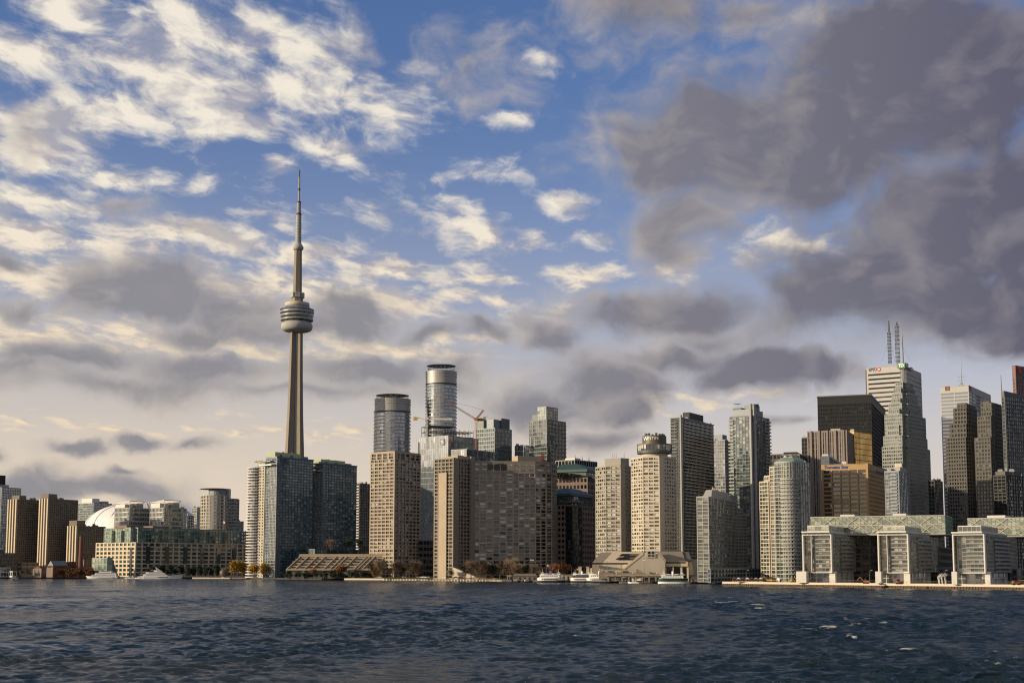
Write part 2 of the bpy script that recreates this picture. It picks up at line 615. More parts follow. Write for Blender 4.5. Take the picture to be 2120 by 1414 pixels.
# ================================================================ facade builder
def facade(root, poly, z0, z1, nf, bay=3.2, sp=.34, pw=.14, d=.35, wall=None, glass=None, mode='band', blank=(),
           ed=None, top=1.2, win_name='window', sharp=True, wall_name='wall', frames=None, hidden=()):
    """Storeys of glass behind a proud grid of floor bands and piers on every side of the footprint.
    mode band: each storey's ring of glass is a part; mode window: every window is a part (first 100, the rest one part of kind stuff)."""
    n = len(poly)
    ed = ed or {}
    fh = (z1 - z0) / nf
    out = off_poly(poly, d)
    wl = MB()
    ring = MB()
    V2 = lambda p, z: (p[0], p[1], z)
    ucount = 0
    cells = []
    for i in range(n):
        e = dict(bay=bay, sp=sp, pw=pw, **{})
        e.update(ed.get(i, {}))
        p, q = Vector((*poly[i][:2], 0)), Vector((*poly[(i + 1) % n][:2], 0))
        po, qo = out[i], out[(i + 1) % n]
        L = (q - p).length
        if L < .05:
            continue
        t = (q - p) / L
        nrm = Vector((t.y, -t.x, 0))
        if i in blank:
            wl.quad(V2(po, z0), V2(qo, z0), V2(qo, z1 + top), V2(po, z1 + top))
            continue
        nbay = max(1, round(L / e['bay']))
        bw = L / nbay
        # floor bands
        for k in range(nf + 1):
            za = z0 + k * fh
            zb = za + e['sp'] * fh if k < nf else z1 + top
            wl.quad(V2(po, za), V2(qo, za), V2(qo, zb), V2(po, zb))
            wl.quad(V2(po, zb), V2(qo, zb), V2(q, zb), V2(p, zb))
            wl.quad(V2(p, za), V2(q, za), V2(qo, za), V2(po, za))
        # piers
        if e['pw'] > 0:
            w = e['pw'] * bw
            skip = e.get('every', 1)
            for j in range(nbay + 1):
                if j % skip and j != nbay:
                    continue
                a = j * bw - w / 2 if j > 0 else -(d if sharp else 0)
                b = j * bw + w / 2 if j < nbay else L + (d if sharp else 0)
                o = p + t * a
                wl.obox((o.x, o.y, z0), t * (b - a), nrm * -(0.0) + nrm * (d + .04), (0, 0, z1 - z0 + .02))
        # glass
        for k in range(nf if mode == 'window' else 1):
            za = z0 + k * fh + e['sp'] * fh
            zb = z0 + (k + 1) * fh
            if mode == 'window':
                for j in range(nbay):
                    a, b = p + t * (j * bw + e['pw'] * bw / 2), p + t * ((j + 1) * bw - e['pw'] * bw / 2)
                    cells.append((i, k, j, a, b, za, zb))
            else:
                ring.quad(V2(p, za), V2(q, za), V2(q, zb), V2(p, zb),
                          uv=[(ucount, 0), (ucount + nbay, 0), (ucount + nbay, .999), (ucount, .999)])
        ucount += nbay
    wobj = wl.build(wall_name, wall, root)
    rf = MB()
    rf.prism(poly, z1 + .05, z1 + .35)
    rf.build('roof', W['roof'], root)
    org = world_org(root)
    if mode == 'band':
        me = ring.data('window_band', glass, org)
        for k in range(nf):
            o = bpy.data.objects.new('window_band', me)
            o.parent = root
            o.location = (0, 0, k * fh)
            link(o)
    elif mode == 'curtain':
        pass
    else:
        # the windows that face the viewer most come first
        def facing(c):
            i = c[0]
            p, q = Vector((*poly[i][:2], 0)), Vector((*poly[(i + 1) % n][:2], 0))
            t = (q - p).normalized()
            mid = (p + q) / 2
            return -(Vector((t.y, -t.x, 0)).dot(-mid.normalized()))
        score = {i: facing((i,)) for i in range(n)}
        cells.sort(key=lambda c: (score[c[0]] > 0, -(c[4] - c[3]).length * (c[6] - c[5]) * -score[c[0]] if score[c[0]] < 0 else 0, -c[1], c[2]))
        cache = {}
        vis = cells[:100]
        for (i, k, j, a, b, za, zb) in vis:
            key = (i,)
            if key not in cache:
                q = MB()
                e2 = b - a
                nr = Vector((e2.y, -e2.x, 0)).normalized()
                q.quad((0, 0, 0), tuple(e2), (e2.x, e2.y, zb - za), (0, 0, zb - za), uv=[(0, 0), (.999, 0), (.999, .999), (0, .999)])
                cache[key] = q.data(win_name, glass, (0, 0, 0))
            o = bpy.data.objects.new(win_name, cache[key])
            o.parent = root
            o.location = (a.x - org.x, a.y - org.y, za - org.z)
            link(o)
        if len(cells) > 100:
            q = MB()
            for (i, k, j, a, b, za, zb) in cells[100:]:
                u, v = i * 100 + j, k
                q.quad(V2(a, za), V2(b, za), V2(b, zb), V2(a, zb), uv=[(u, v), (u + .999, v), (u + .999, v + .999), (u, v + .999)])
            o = q.build(win_name, glass, root)
            o['kind'] = 'stuff'
    return wobj


class Bld:
    """a building on a four-cornered plan seen corner-on: photo columns of its left edge, near corner and right edge at the roof line"""

    def __init__(self, name, label, cat, xl, xc, xr, y, Y, yaw=35.0, z0=1.6, group=None, depthfrac=1.0):
        self.Y, self.y = Y, y
        tl, tr = tx(xl, y), tx(xr, y)
        th = R(yaw)
        while math.sin(th) - tr * math.cos(th) < .09:      # keep the right face turned to the viewer
            th += R(.5)
        c, s = math.cos(th), math.sin(th)
        C = at(xc, y, Y)
        a = (C.x - tl * Y) / (c + tl * s)
        b = (tr * Y - C.x) / (s - tr * c)
        self.C = Vector((C.x, C.y, 0))
        self.dl, self.dr = Vector((-c, s, 0)), Vector((s, c, 0))
        if xr > 2120:        # ends out of the picture: an ordinary building's depth
            b = min(b, 60.0)
        self.a, self.b = a, b
        self.z0, self.z1 = z0, C.z
        ctr = self.C + self.dl * a / 2 + self.dr * b / 2
        self.root = empty(name, (ctr.x, ctr.y, z0))
        tag(self.root, label, cat, group)

    def pt(self, u, v, z=0.0):
        p = self.C + self.dl * (self.a * u) + self.dr * (self.b * v)
        return Vector((p.x, p.y, z))

    def z(self, y):
        return zp(y, self.Y)

    def poly(self, u0=0, u1=1, v0=0, v1=1):
        return [tuple(self.pt(u, v)[:2]) for u, v in ((u0, v0), (u0, v1), (u1, v1), (u1, v0))]

    def body(self, nf, z0=None, z1=None, u=(0, 1), v=(0, 1), **kw):
        w = facade(self.root, self.poly(u[0], u[1], v[0], v[1]), self.z0 if z0 is None else z0, self.z1 if z1 is None else z1, nf, **kw)
        if nf >= 12:
            self.clutter(4, z=z1, mat=rnd.choice(('grey', 'lightgrey', 'dgrey')), u=(u[0] + .08, u[1] - .08), v=(v[0] + .08, v[1] - .08), h=(1.6, 3.4), s=(1.2, 4.5))
        return w

    def box(self, name, mat, u0, u1, v0, v1, za, zb, parent=None):
        m = MB()
        m.prism(self.poly(u0, u1, v0, v1), za, zb)
        return m.build(name, mat, parent or self.root)

    def balconies(self, face, t0, t1, nf, za, zb, depth=1.6, mat=None, rail=None, name='balcony', thick=.25, railh=1.05, start=0):
        """a balcony slab with its railing at every storey of one face (L or R), from fraction t0 to t1 of the face"""
        fh = (zb - za) / nf
        if face == 'L':
            a, b = self.pt(t1, 0), self.pt(t0, 0)
        else:
            a, b = self.pt(0, t0), self.pt(0, t1)
        t = (b - a)
        nr = Vector((t.y, -t.x, 0)).normalized()
        m = MB()
        m.obox((a.x, a.y, za), t, nr * -.0 + nr * depth, (0, 0, thick))
        if railh:
            o = a + nr * (depth - .08)
            m.obox((o.x, o.y, za + thick), t, nr * .07, (0, 0, railh))
        org = world_org(self.root)
        me = m.data(name, mat, org)
        for k in range(start, nf):
            o = bpy.data.objects.new(name, me)
            o.parent = self.root
            o.location = (0, 0, k * fh)
            link(o)

    def clutter(self, k=4, z=None, mat='lightgrey', u=(.1, .9), v=(.1, .9), h=(1.5, 3.5), s=(2, 5)):
        z = (self.z1 if z is None else z) + .35
        for _ in range(k):
            uu, vv = rnd.uniform(*u), rnd.uniform(*v)
            p = self.pt(uu, vv)
            w, l, hh = rnd.uniform(*s), rnd.uniform(*s), rnd.uniform(*h)
            m = MB()
            m.obox(p - self.dl * w * -.5 + Vector((0, 0, z)) - self.dl * w, self.dl * w * -1 * -1, self.dr * l * -1, (0, 0, hh)) if False else m.prism(
                [tuple((p + self.dr * sx * l / 2 + self.dl * sy * w / 2)[:2]) for sx, sy in ((-1, -1), (1, -1), (1, 1), (-1, 1))], z, z + hh)
            m.build('rooftop_unit', W[mat], self.root)

    def mast(self, u, v, z, h, r=.3, name='antenna', mat='dgrey'):
        p = self.pt(u, v, z)
        m = MB()
        m.tube(p, p + Vector((0, 0, h)), r, r * .4, 5)
        return m.build(name, W[mat], self.root)

# ================================================================ setting: water, land, quays
rs = np.random.RandomState(11)


def build_water():
    # a polar sheet round the viewer, fine where the picture looks
    a_f = np.arange(-.46, .4601, .0019)
    a_c = np.linspace(.46, 2 * math.pi - .46, 40)[1:-1]
    ang = np.concatenate([a_f, a_c])
    rad = [6.0]
    while rad[-1] < 2600:
        r = rad[-1]
        rad.append(r + (6.0 if r < 96 else max(.34, r * .0021)))
    rad += [4000, 9000, 30000]
    rad = np.array(rad)
    A, RR = np.meshgrid(ang, rad)
    X, Y = RR * np.sin(A), RR * np.cos(A)
    Z = np.zeros_like(X)
    DX = np.zeros_like(X)
    DY = np.zeros_like(X)
    SX = np.zeros_like(X)
    SY = np.zeros_like(X)
    spacing = np.maximum(RR * .0019, np.gradient(rad)[:, None])
    nw = 110
    lam = np.exp(rs.uniform(math.log(.8), math.log(10.0), nw))
    head = R(190) + rs.normal(0, R(30), nw)        # travelling towards the viewer and to the left
    ph = rs.uniform(0, 2 * math.pi, nw)
    amp = .0130 * lam ** .80 * np.exp(-(lam / 10.0) ** 2) * rs.uniform(.5, 1.3, nw)
    # patches of ruffled and of slicker water
    patch = np.ones_like(X)
    for k in range(9):
        l2, h2 = rs.uniform(50, 190), rs.uniform(0, 6.28)
        patch += .10 * np.sin((X * math.sin(h2) * 1.4 + Y * math.cos(h2) * .55) * 2 * math.pi / l2 + rs.uniform(0, 6.28))
    lf = np.clip((-X / np.maximum(Y, 1) - .10) / .25, 0, 1)
    patch *= 1 - lf * (.30 + .30 * np.sin(Y / 23.0 + X / 60.0 + 1.5 * np.sin(X / 37.0)))
    for l, h, p, a in zip(lam, head, ph, amp):
        k = 2 * math.pi / l
        kx, ky = math.sin(h), math.cos(h)
        fade = np.clip((l / spacing - 2.0) / 2.5, 0, 1) * patch
        arg = k * (X * kx + Y * ky) + p
        s, c = np.sin(arg), np.cos(arg)
        Z += a * fade * c
        DX -= 1.15 * a * fade * kx * s
        DY -= 1.15 * a * fade * ky * s
        SX -= a * fade * k * kx * s
        SY -= a * fade * k * ky * s
    shore = np.clip((RR - 2600) / 500, 0, 1)
    Z *= (1 - shore)
    X2, Y2 = X + DX, Y + DY
    # broken crests along a wake that runs off to the right
    steep = np.hypot(SX, SY)
    u = X / np.maximum(Y, 1) * FPX + 1060
    v = 1178 + CAM_H * FPX / np.maximum(Y, 1)
    track = np.zeros_like(X)
    pts = [(1500, 1243), (1560, 1258), (1590, 1280), (1690, 1303), (1765, 1322), (1860, 1345), (2075, 1372), (1640, 1236), (1930, 1322), (1190, 1318), (1450, 1362), (1545, 1235), (1745, 1234)]
    for (px, py), g in zip(pts, [.8, .9, .8, .7, .8, .7, .9, .7, .6, .5, .5, .7, .4]):
        track = np.maximum(track, g * np.exp(-((u - px) / 70) ** 2 - ((v - py) / 9) ** 2))
    crest = Z / (np.std(Z[(RR > 130) & (RR < 500)]) + 1e-6)
    for k in range(46):
        f = rs.uniform(0, 1)
        px, py = 1490 + 590 * f + rs.normal(0, 45), 1240 + 118 * f + rs.normal(0, 12)
        track = np.maximum(track, rs.uniform(.35, .75) * np.exp(-((u - px) / 26) ** 2 - ((v - py) / 5) ** 2))
    foam = np.clip((crest - 1.55 + steep * 1.0) * 1.6, 0, 1) * track
    Z += track * .25 * np.clip(crest, 0, 2)
    nr, na = X.shape
    co = np.stack([X2, Y2, Z], -1).reshape(-1, 3).astype(np.float32)
    i = np.arange(nr - 1)[:, None] * na
    j = np.arange(na)[None, :]
    j2 = (j + 1) % na
    quads = np.stack([i + j, i + na + j, i + na + j2, i + j2], -1).reshape(-1, 4)[:, ::-1]
    nq = len(quads)
    me = bpy.data.meshes.new('lake_water')
    me.vertices.add(len(co))
    me.vertices.foreach_set('co', co.ravel())
    me.loops.add(nq * 4)
    me.loops.foreach_set('vertex_index', np.ascontiguousarray(quads).astype(np.int32).ravel())
    me.polygons.add(nq)
    me.polygons.foreach_set('loop_start', np.arange(0, nq * 4, 4, dtype=np.int32))
    me.polygons.foreach_set('use_smooth', np.ones(nq, dtype=bool))
    me.update(calc_edges=True)
    me.validate()
    at_ = me.attributes.new('foam', 'FLOAT', 'POINT')
    at_.data.foreach_set('value', foam.ravel().astype(np.float32))
    o = bpy.data.objects.new('lake_water', me)
    link(o)
    tag(o, kind='structure')
    m, t, b = new_mat('lake_water')
    g = t.n('ShaderNodeNewGeometry')
    pos = g.outputs['Position']
    fo = t.n('ShaderNodeAttribute', attribute_name='foam').outputs['Fac']
    fn = t.noise(t.vm('MULTIPLY', pos, (.5, 1.2, 1)), 2.6, 6, .75)
    fm = t.mr(t.m('ADD', fo, t.m('MULTIPLY', t.m('SUBTRACT', fn, .5), .9)), .34, .66)
    t.l(t.mix(fm, (.006, .021, .034, 1), (.62, .62, .60, 1)), b.inputs['Base Color'])
    t.l(t.m('MULTIPLY_ADD', fm, .55, .13), b.inputs['Roughness'])
    b.inputs['IOR'].default_value = 1.33
    # ripples too small for the mesh, longer across the wind
    rp = t.n('ShaderNodeVectorRotate', rotation_type='Z_AXIS')
    t.l(pos, rp.inputs['Vector'])
    rp.inputs['Angle'].default_value = R(8)
    st = t.vm('MULTIPLY', rp.outputs[0], (.55, 1.7, 1))
    h = t.m('ADD', t.noise(st, 2.1, 5, .66), t.m('ADD', t.m('MULTIPLY', t.noise(st, .35, 3, .55), 1.1), t.m('MULTIPLY', t.noise(st, 5.5, 3, .6), .32)))
    bn = t.n('ShaderNodeBump')
    slick = t.noise(t.vm('MULTIPLY', pos, (.5, 1.0, 1)), .018, 3, .5)
    sx = t.n('ShaderNodeSeparateXYZ')
    t.l(pos, sx.inputs[0])
    lft = t.mr(t.m('DIVIDE', sx.outputs[0], t.m('MAXIMUM', sx.outputs[1], 1.0)), -.10, -.36)
    t.l(t.m('SUBTRACT', 1.0, t.m('MULTIPLY', t.mr(slick, .40, .62), t.m('MULTIPLY_ADD', lft, .6, .2))), bn.inputs['Strength'])
    bn.inputs['Distance'].default_value = .66
    t.l(h, bn.inputs['Height'])
    t.l(bn.outputs[0], b.inputs['Normal'])
    me.materials.append(m)


build_water()

# shoreline: photo column and waterline row -> point on the water level
def shore_pt(x, y, z=0.0):
    Y = 12.0 * FPX / (y - 1178)
    Y = Y * 1.0
    for _ in range(3):
        p = at(x, y, Y)
        Y *= (CAM_H - 0.0) / max(CAM_H - p.z, .1)
    p = at(x, y, Y)
    return Vector((p.x, p.y, z))


SHORE = [(-420, 1197.2), (0, 1197.0), (398, 1197.3), (400, 1198.6), (476, 1198.7), (478, 1198.2), (712, 1200.2), (713, 1201.0), (795, 1201.4), (1018, 1203.0), (1040, 1203.6), (1120, 1204.6), (1300, 1206.4), (1494, 1208.0), (1496, 1211.8), (2120, 1220.6), (2560, 1227.0)]
SP = [shore_pt(*p) for p in SHORE]


def land():
    m = MB()
    far = [Vector((9000, 700, 0)), Vector((30000, 6000, 0)), Vector((30000, 42000, 0)), Vector((-30000, 42000, 0)), Vector((-30000, 6000, 0)), Vector((-6000, 2100, 0))]
    ring_ = SP + far
    top = [(p.x, p.y, 1.55) for p in ring_]
    n = len(top)
    m.mesh(top + [(x, y, -4) for x, y, z in top], [tuple(range(n))] + [(i + n, (i + 1) % n + n, (i + 1) % n, i) for i in range(n)])
    tag(m.build('ground', W['soil']), kind='structure')


land()


def strip(name, pts, inland, z0, z1, mat, d0=0.0, kind='structure', label=None, cat=None):
    """a wall or band along a stretch of the shoreline"""
    m = MB()
    for a, b in zip(pts, pts[1:]):
        t = (b - a)
        nr = Vector((-t.y, t.x, 0)).normalized()
        if nr.y < 0:
            nr = -nr
        o = a + nr * d0
        m.obox((o.x, o.y, z0), t, nr * inland, (0, 0, z1 - z0))
    o = m.build(name, mat)
    tag(o, label, cat, kind=kind)
    return o


def cut(x0, x1):
    """the shoreline between two photo columns"""
    out = []
    for (a, ya), (b, yb), pa, pb in zip(SHORE, SHORE[1:], SP, SP[1:]):
        lo, hi = max(a, x0), min(b, x1)
        if hi - lo < .01:
            continue
        for x in (lo, hi):
            f = (x - a) / (b - a)
            p = shore_pt(x, ya + (yb - ya) * f)
            if not out or (p - out[-1]).length > .5:
                out.append(p)
    return out


Q1 = cut(1497, 2560)
strip('promenade', Q1, 26, 1.3, 2.75, W['quay'], -.3)
strip('quay_coping', Q1, 1.2, 1.5, 2.95, W['quay'], -.75)
pile = strip('quay_wall', Q1, .5, -3, 1.46, W['pile'], -.55, 'thing', 'rusty corrugated steel pile wall below the pale promenade coping', 'quay wall')
def piles(pts, gap, w, d, z0, z1, mat, par, name='sheet_pile', d0=-.95):
    m = MB()
    for a, b in zip(pts, pts[1:]):
        t = b - a
        L = t.length
        t = t / L
        nr = Vector((-t.y, t.x, 0))
        nr = nr if nr.y > 0 else -nr
        for k in range(int(L / gap)):
            o = a + t * (k * gap) + nr * d0
            m.obox((o.x, o.y, z0), t * w, nr * d, (0, 0, z1 - z0))
    if name == 'fender_post':
        k = 0
        for a, b in zip(pts, pts[1:]):
            t = b - a
            L = t.length
            t = t / L
            nr = Vector((-t.y, t.x, 0))
            nr = nr if nr.y > 0 else -nr
            for k in range(int(L / gap)):
                m = MB()
                m.obox(a + t * (k * gap) + nr * d0 + Vector((0, 0, z0)), t * w, nr * d, (0, 0, z1 - z0))
                m.build(name, mat, par)
        return None
    return m.build(name, mat, par)
o = piles(Q1, 2.2, 1.0, .42, -3, 1.4, W['pile'], pile, 'steel_rib')
Q2 = cut(-420, 399)
strip('quay_edge', Q2, 3, .9, 1.9, W['oldquay'], -.4)
Q3 = cut(399, 477)
strip('pier_edge', Q3, 20, .6, 2.0, W['quay'], -.4)
Q4 = cut(477, 713)
strip('dark_quay_edge', Q4, 2, .2, 1.75, W['soil'], -.4)
Q5 = cut(713, 795)
strip('landing_edge', Q5, 14, .5, 2.2, W['quay'], -.4)
Q6 = cut(795, 1040)
tq = strip('timber_quay_wall', Q6, 1.0, -2, 1.9, W['oldquay'], -.5, 'thing', 'brown timber quay wall with upright fender posts below the lawn', 'quay wall')
piles(Q6, 4.2, 1.0, .5, -2, 1.7, W['quay'], tq, 'fender_post', -.98)
Q7 = cut(1040, 1494)
strip('ferry_dock_edge', Q7, 2, .2, 2.0, W['soil'], -.4)

gmat, gt_, gb_ = new_mat('lawn_grass')
_gp = gt_.n('ShaderNodeNewGeometry').outputs['Position']
gt_.l(gt_.mix(gt_.noise(_gp, .15, 5, .6), (.035, .06, .012, 1), (.10, .115, .03, 1)), gb_.inputs['Base Color'])
gb_.inputs['Roughness'].default_value = .95
LQ = cut(770, 1045)
m = MB()
inl = [p + Vector((10, 42, 0)) for p in LQ]
m.mesh([(p.x + 1, p.y + 4, 1.60) for p in LQ] + [(p.x, p.y, 3.2) for p in inl], [(i, i + 1, len(LQ) + i + 1, len(LQ) + i) for i in range(len(LQ) - 1)])
tag(m.build('lawn', gmat), kind='structure')

# ================================================================ signs
FONT = None


def hit(b, face, x, y, off=0.0):
    """where the sight line through a photo position meets one face of a building, and that face's axes"""
    nr = (-b.dr if face == 'L' else -b.dl)      # the left face looks along -dr, the right face along -dl
    t = (-b.dl if face == 'L' else b.dr)
    nr = Vector((nr.x, nr.y, 0)).normalized()
    d = ray(x, y)
    o = Vector((0, 0, CAM_H))
    C = b.C + nr * off
    s = (C - o).dot(nr) / d.dot(nr)
    return o + d * s, t.normalized(), nr


def frame(b, face, x, y, off):
    p, t, nr = hit(b, face, x, y, off)
    p2, _, _ = hit(b, face, x + 1, y, off)
    p3, _, _ = hit(b, face, x, y + 1, off)
    return p, t, nr, abs((p2 - p).dot(t)), abs((p3 - p).z)


EMIT = {}


def paint(name, col, rough=.5):
    if name not in EMIT:
        EMIT[name] = plain_mat(name, col, rough)
    return EMIT[name]


def plate(name, fr, pts, th, mat, parent, lift=0.0):
    """a flat sign piece with thickness: points in metres along the face and up"""
    p, t, nr = fr
    up = Vector((0, 0, 1))
    m = MB()
    n = len(pts)
    base = [p + t * a + up * b_ + nr * lift for a, b_ in pts]
    vs = base + [q + nr * th for q in base]
    m.mesh(vs, [tuple(range(n, 2 * n)), tuple(range(n - 1, -1, -1))] + [(i, (i + 1) % n, n + (i + 1) % n, n + i) for i in range(n)])
    return m.build(name, mat, parent)


def ngon(cx, cy, rx, ry, n=20):
    return [(cx + rx * math.cos(2 * math.pi * i / n), cy + ry * math.sin(2 * math.pi * i / n)) for i in range(n)]


def rect(x0, x1, y0, y1):
    return [(x0, y0), (x1, y0), (x1, y1), (x0, y1)]


def text(body, fr, size, mat, parent, lift=.1, th=.12, sx=1.0, spacing=1.0, bold=0.0, name='lettering'):
    p, t, nr = fr
    c = bpy.data.curves.new(name, 'FONT')
    c.body = body
    c.size = size
    c.extrude = th
    c.offset = bold
    c.align_x = 'CENTER'
    c.align_y = 'CENTER'
    c.space_character = spacing
    c.materials.append(mat)
    o = bpy.data.objects.new(name, c)
    up = Vector((0, 0, 1))
    org = world_org(parent)
    q = p + nr * (lift + th) - org
    o.matrix_local = Matrix(((t.x * sx, up.x, nr.x, q.x), (t.y * sx, up.y, nr.y, q.y), (t.z * sx, up.z, nr.z, q.z), (0, 0, 0, 1)))
    link(o)
    dg = bpy.context.evaluated_depsgraph_get()
    me = bpy.data.meshes.new_from_object(o.evaluated_get(dg))
    q2 = bpy.data.objects.new(name, me)
    q2.matrix_local = o.matrix_local
    bpy.data.objects.remove(o)
    q2.parent = parent
    return link(q2)


def round_bld(name, label, cat, xl, xr, y, Y, n=28, flat=1.0, z0=1.6):
    """footprint of a round tower seen between two photo columns"""
    xa, xb = at(xl, y, Y).x, at(xr, y, Y).x
    r = (xb - xa) / 2
    cx, cy = (xa + xb) / 2, Y + r * flat
    poly = [(cx + r * math.cos(2 * math.pi * (i + .5) / n), cy + r * flat * math.sin(2 * math.pi * (i + .5) / n)) for i in range(n)]
    root = empty(name, (cx, cy, z0))
    tag(root, label, cat)
    return root, poly, (cx, cy), r


# ================================================================ the tall communications tower
def comm_tower():
    Y = 1950.0
    c = at(610, 935, Y)
    cx, cy = c.x, Y
    root = empty('communications_tower', (cx, cy, 1.6))
    tag(root, 'very tall slender concrete tower with a round observation pod and needle antenna', 'tower')
    zz = lambda y: zp(y, Y, 612)
    k = lambda px: px * Y / FPX * .985        # photo pixels to metres at the tower
    ks = lambda px: k(px) * .90
    # three-legged shaft that swells towards the foot, with recessed glazed lift bays between the legs
    def section(w, z):
        # star of three legs; w = half width
        pts = []
        for i in range(3):
            a = R(213 + 120 * i)
            d = Vector((math.cos(a), math.sin(a), 0))
            s = Vector((-d.y, d.x, 0))
            lw = w * .40
            core = w * .66
            pts += [Vector((cx, cy, z)) + d * w * 1.10 - s * lw, Vector((cx, cy, z)) + d * w * 1.10 + s * lw]
            b_ = a + R(60)
            e = Vector((math.cos(b_), math.sin(b_), 0))
            f_ = Vector((-e.y, e.x, 0))
            pts += [Vector((cx, cy, z)) + e * core - f_ * w * .34, Vector((cx, cy, z)) + e * core + f_ * w * .34]
        return pts
    prof = [(1.6, 25.5), (40, 21.5), (zz(1050), 20.6), (zz(935), 19.3), (zz(860), 16.2), (zz(780), 14.2), (zz(688), 12.6)]
    m = MB()
    n = 12
    secs = [section(ks(w), z) for z, w in prof]
    vs = [p for s in secs for p in s]
    m.mesh(vs, [(a * n + i, a * n + (i + 1) % n, (a + 1) * n + (i + 1) % n, (a + 1) * n + i) for a in range(len(secs) - 1) for i in range(n)])
    m.build('shaft', W['tower'], root)
    # lift glazing in the recess that faces the harbour
    for i in range(3):
        m = MB()
        b_ = R(213 + 120 * i + 60)
        e = Vector((math.cos(b_), math.sin(b_), 0))
        f_ = Vector((-e.y, e.x, 0))
        last = None
        for z, w in prof[1:]:
            ww = ks(w)
            p = Vector((cx, cy, z)) + e * (ww * .66 + .25)
            a, b2 = p - f_ * ww * .13, p + f_ * ww * .13
            if last:
                m.quad(last[0], last[1], b2, a)
            last = (a, b2)
        m.build('lift_glazing', W['dgrey'], root)
    # hexagonal upper shaft
    m = MB()
    def hexa(r):
        return [(cx + r * math.cos(R(13 + 60 * i)), cy + r * math.sin(R(13 + 60 * i))) for i in range(6)]
    m.prism(hexa(k(10.6)), zz(690), zz(600), hexa(k(9.3)))
    m.prism(hexa(k(9.3)), zz(600), zz(516), hexa(k(8.0)))
    m.build('upper_shaft', W['tower'], root)
    # pod
    pod = MB()
    pod.lathe([(k(14), zz(688)), (k(24), zz(686.6)), (k(30), zz(684.6)), (k(32.4), zz(681.5)), (k(33.6), zz(677)), (k(32.5), zz(671)), (k(28), zz(667.5)), (k(26), zz(667))], cx, cy, 48)
    podo = pod.build('radome', W['lightgrey'], root, True)
    p2 = MB()
    p2.lathe([(k(25.5), zz(668.5)), (k(27), zz(668)), (k(33), zz(664)), (k(33.2), zz(663)), (k(33.5), zz(649)), (k(30), zz(648))], cx, cy, 48)
    p2.build('pod_core', W['dgrey'], root, True)
    for ya, yb, r in ((664.5, 661.3, 34.6), (656.6, 653.2, 35.0), (649.4, 645.6, 36.0)):
        m = MB()
        m.lathe([(k(r - 2), zz(ya)), (k(r), zz(ya)), (k(r + .3), zz(yb)), (k(r - 2), zz(yb))], cx, cy, 48)
        m.build('deck_band', W['silver'], root, True)
    for ya, yb, r in ((661.3, 656.6, 34.2), (653.2, 649.4, 34.6)):
        m = MB()
        m.lathe([(k(r), zz(ya)), (k(r + .2), zz(yb))], cx, cy, 48, cap=False)
        m.build('deck_window', G['dark'], root, True)
    m = MB()
    for i in range(14):       # ribs under the lowest deck
        a = 2 * math.pi * i / 14
        m = MB()
        m.tube((cx + k(27) * math.cos(a), cy + k(27) * math.sin(a), zz(667.5)), (cx + k(33.6) * math.cos(a), cy + k(33.6) * math.sin(a), zz(663.6)), .8, .8, 4)
        m.build('deck_rib', W['silver'], root)
    m = MB()
    m.lathe([(k(33), zz(645.6)), (k(34), zz(644.6)), (k(31.5), zz(641.5)), (k(28), zz(638.5)), (k(26), zz(636)), (k(24), zz(636))], cx, cy, 48)
    m.build('walk_canopy', W['bluegrey'], root, True)
    m = MB()
    for i in range(36):
        a = 2 * math.pi * i / 36
        u = Vector((math.cos(a), math.sin(a), 0))
        m.tube(Vector((cx, cy, zz(645))) + u * k(34.6), Vector((cx, cy, zz(641.8))) + u * k(35.4), .5, .4, 4)
        m.tube(Vector((cx, cy, zz(641.8))) + u * k(35.4), Vector((cx, cy, zz(640.4))) + u * k(31.5), .4, .4, 4)
    m.lathe([(k(34.6), zz(645)), (k(35.2), zz(645)), (k(35.2), zz(644.6)), (k(34.6), zz(644.6))], cx, cy, 36)
    m.lathe([(k(35.2), zz(642)), (k(35.6), zz(642)), (k(35.6), zz(641.6)), (k(35.2), zz(641.6))], cx, cy, 36, cap=False)
    m.build('edge_rail', W['dgrey'], root)
    m = MB()
    m.lathe([(k(25.8), zz(637)), (k(25.8), zz(635.4))], cx, cy, 48, cap=False)
    m.build('red_band', paint('signal_red', (.42, .03, .035)), root)
    m = MB()
    m.lathe([(k(22), zz(637)), (k(26), zz(635.5)), (k(26), zz(628.6)), (k(25), zz(627.8)), (k(10), zz(627.2))], cx, cy, 48)
    m.build('equipment_drum', W['ivory'], root, True)
    m = MB()
    m.prism(hexa(k(12.2)), zz(627), zz(606.5))
    m.build('upper_collar', W['tower'], root)
    for i in range(6):
        a = R(43 + 60 * i)
        u = Vector((math.cos(a), math.sin(a), 0))
        s = Vector((-u.y, u.x, 0))
        m = MB()
        p = Vector((cx, cy, zz(617))) + u * k(9.3) - s * k(5)
        m.obox(p, u * k(5.2), s * k(10), (0, 0, zz(607) - zz(617)))
        m.build('microwave_box', W['lightgrey'], root)
    # small upper pod and antenna mast
    m = MB()
    m.lathe([(k(8), zz(519)), (k(11), zz(516.5)), (k(11.6), zz(512)), (k(10), zz(510)), (k(7), zz(505))], cx, cy, 28)
    m.build('upper_pod', W['lightgrey'], root, True)
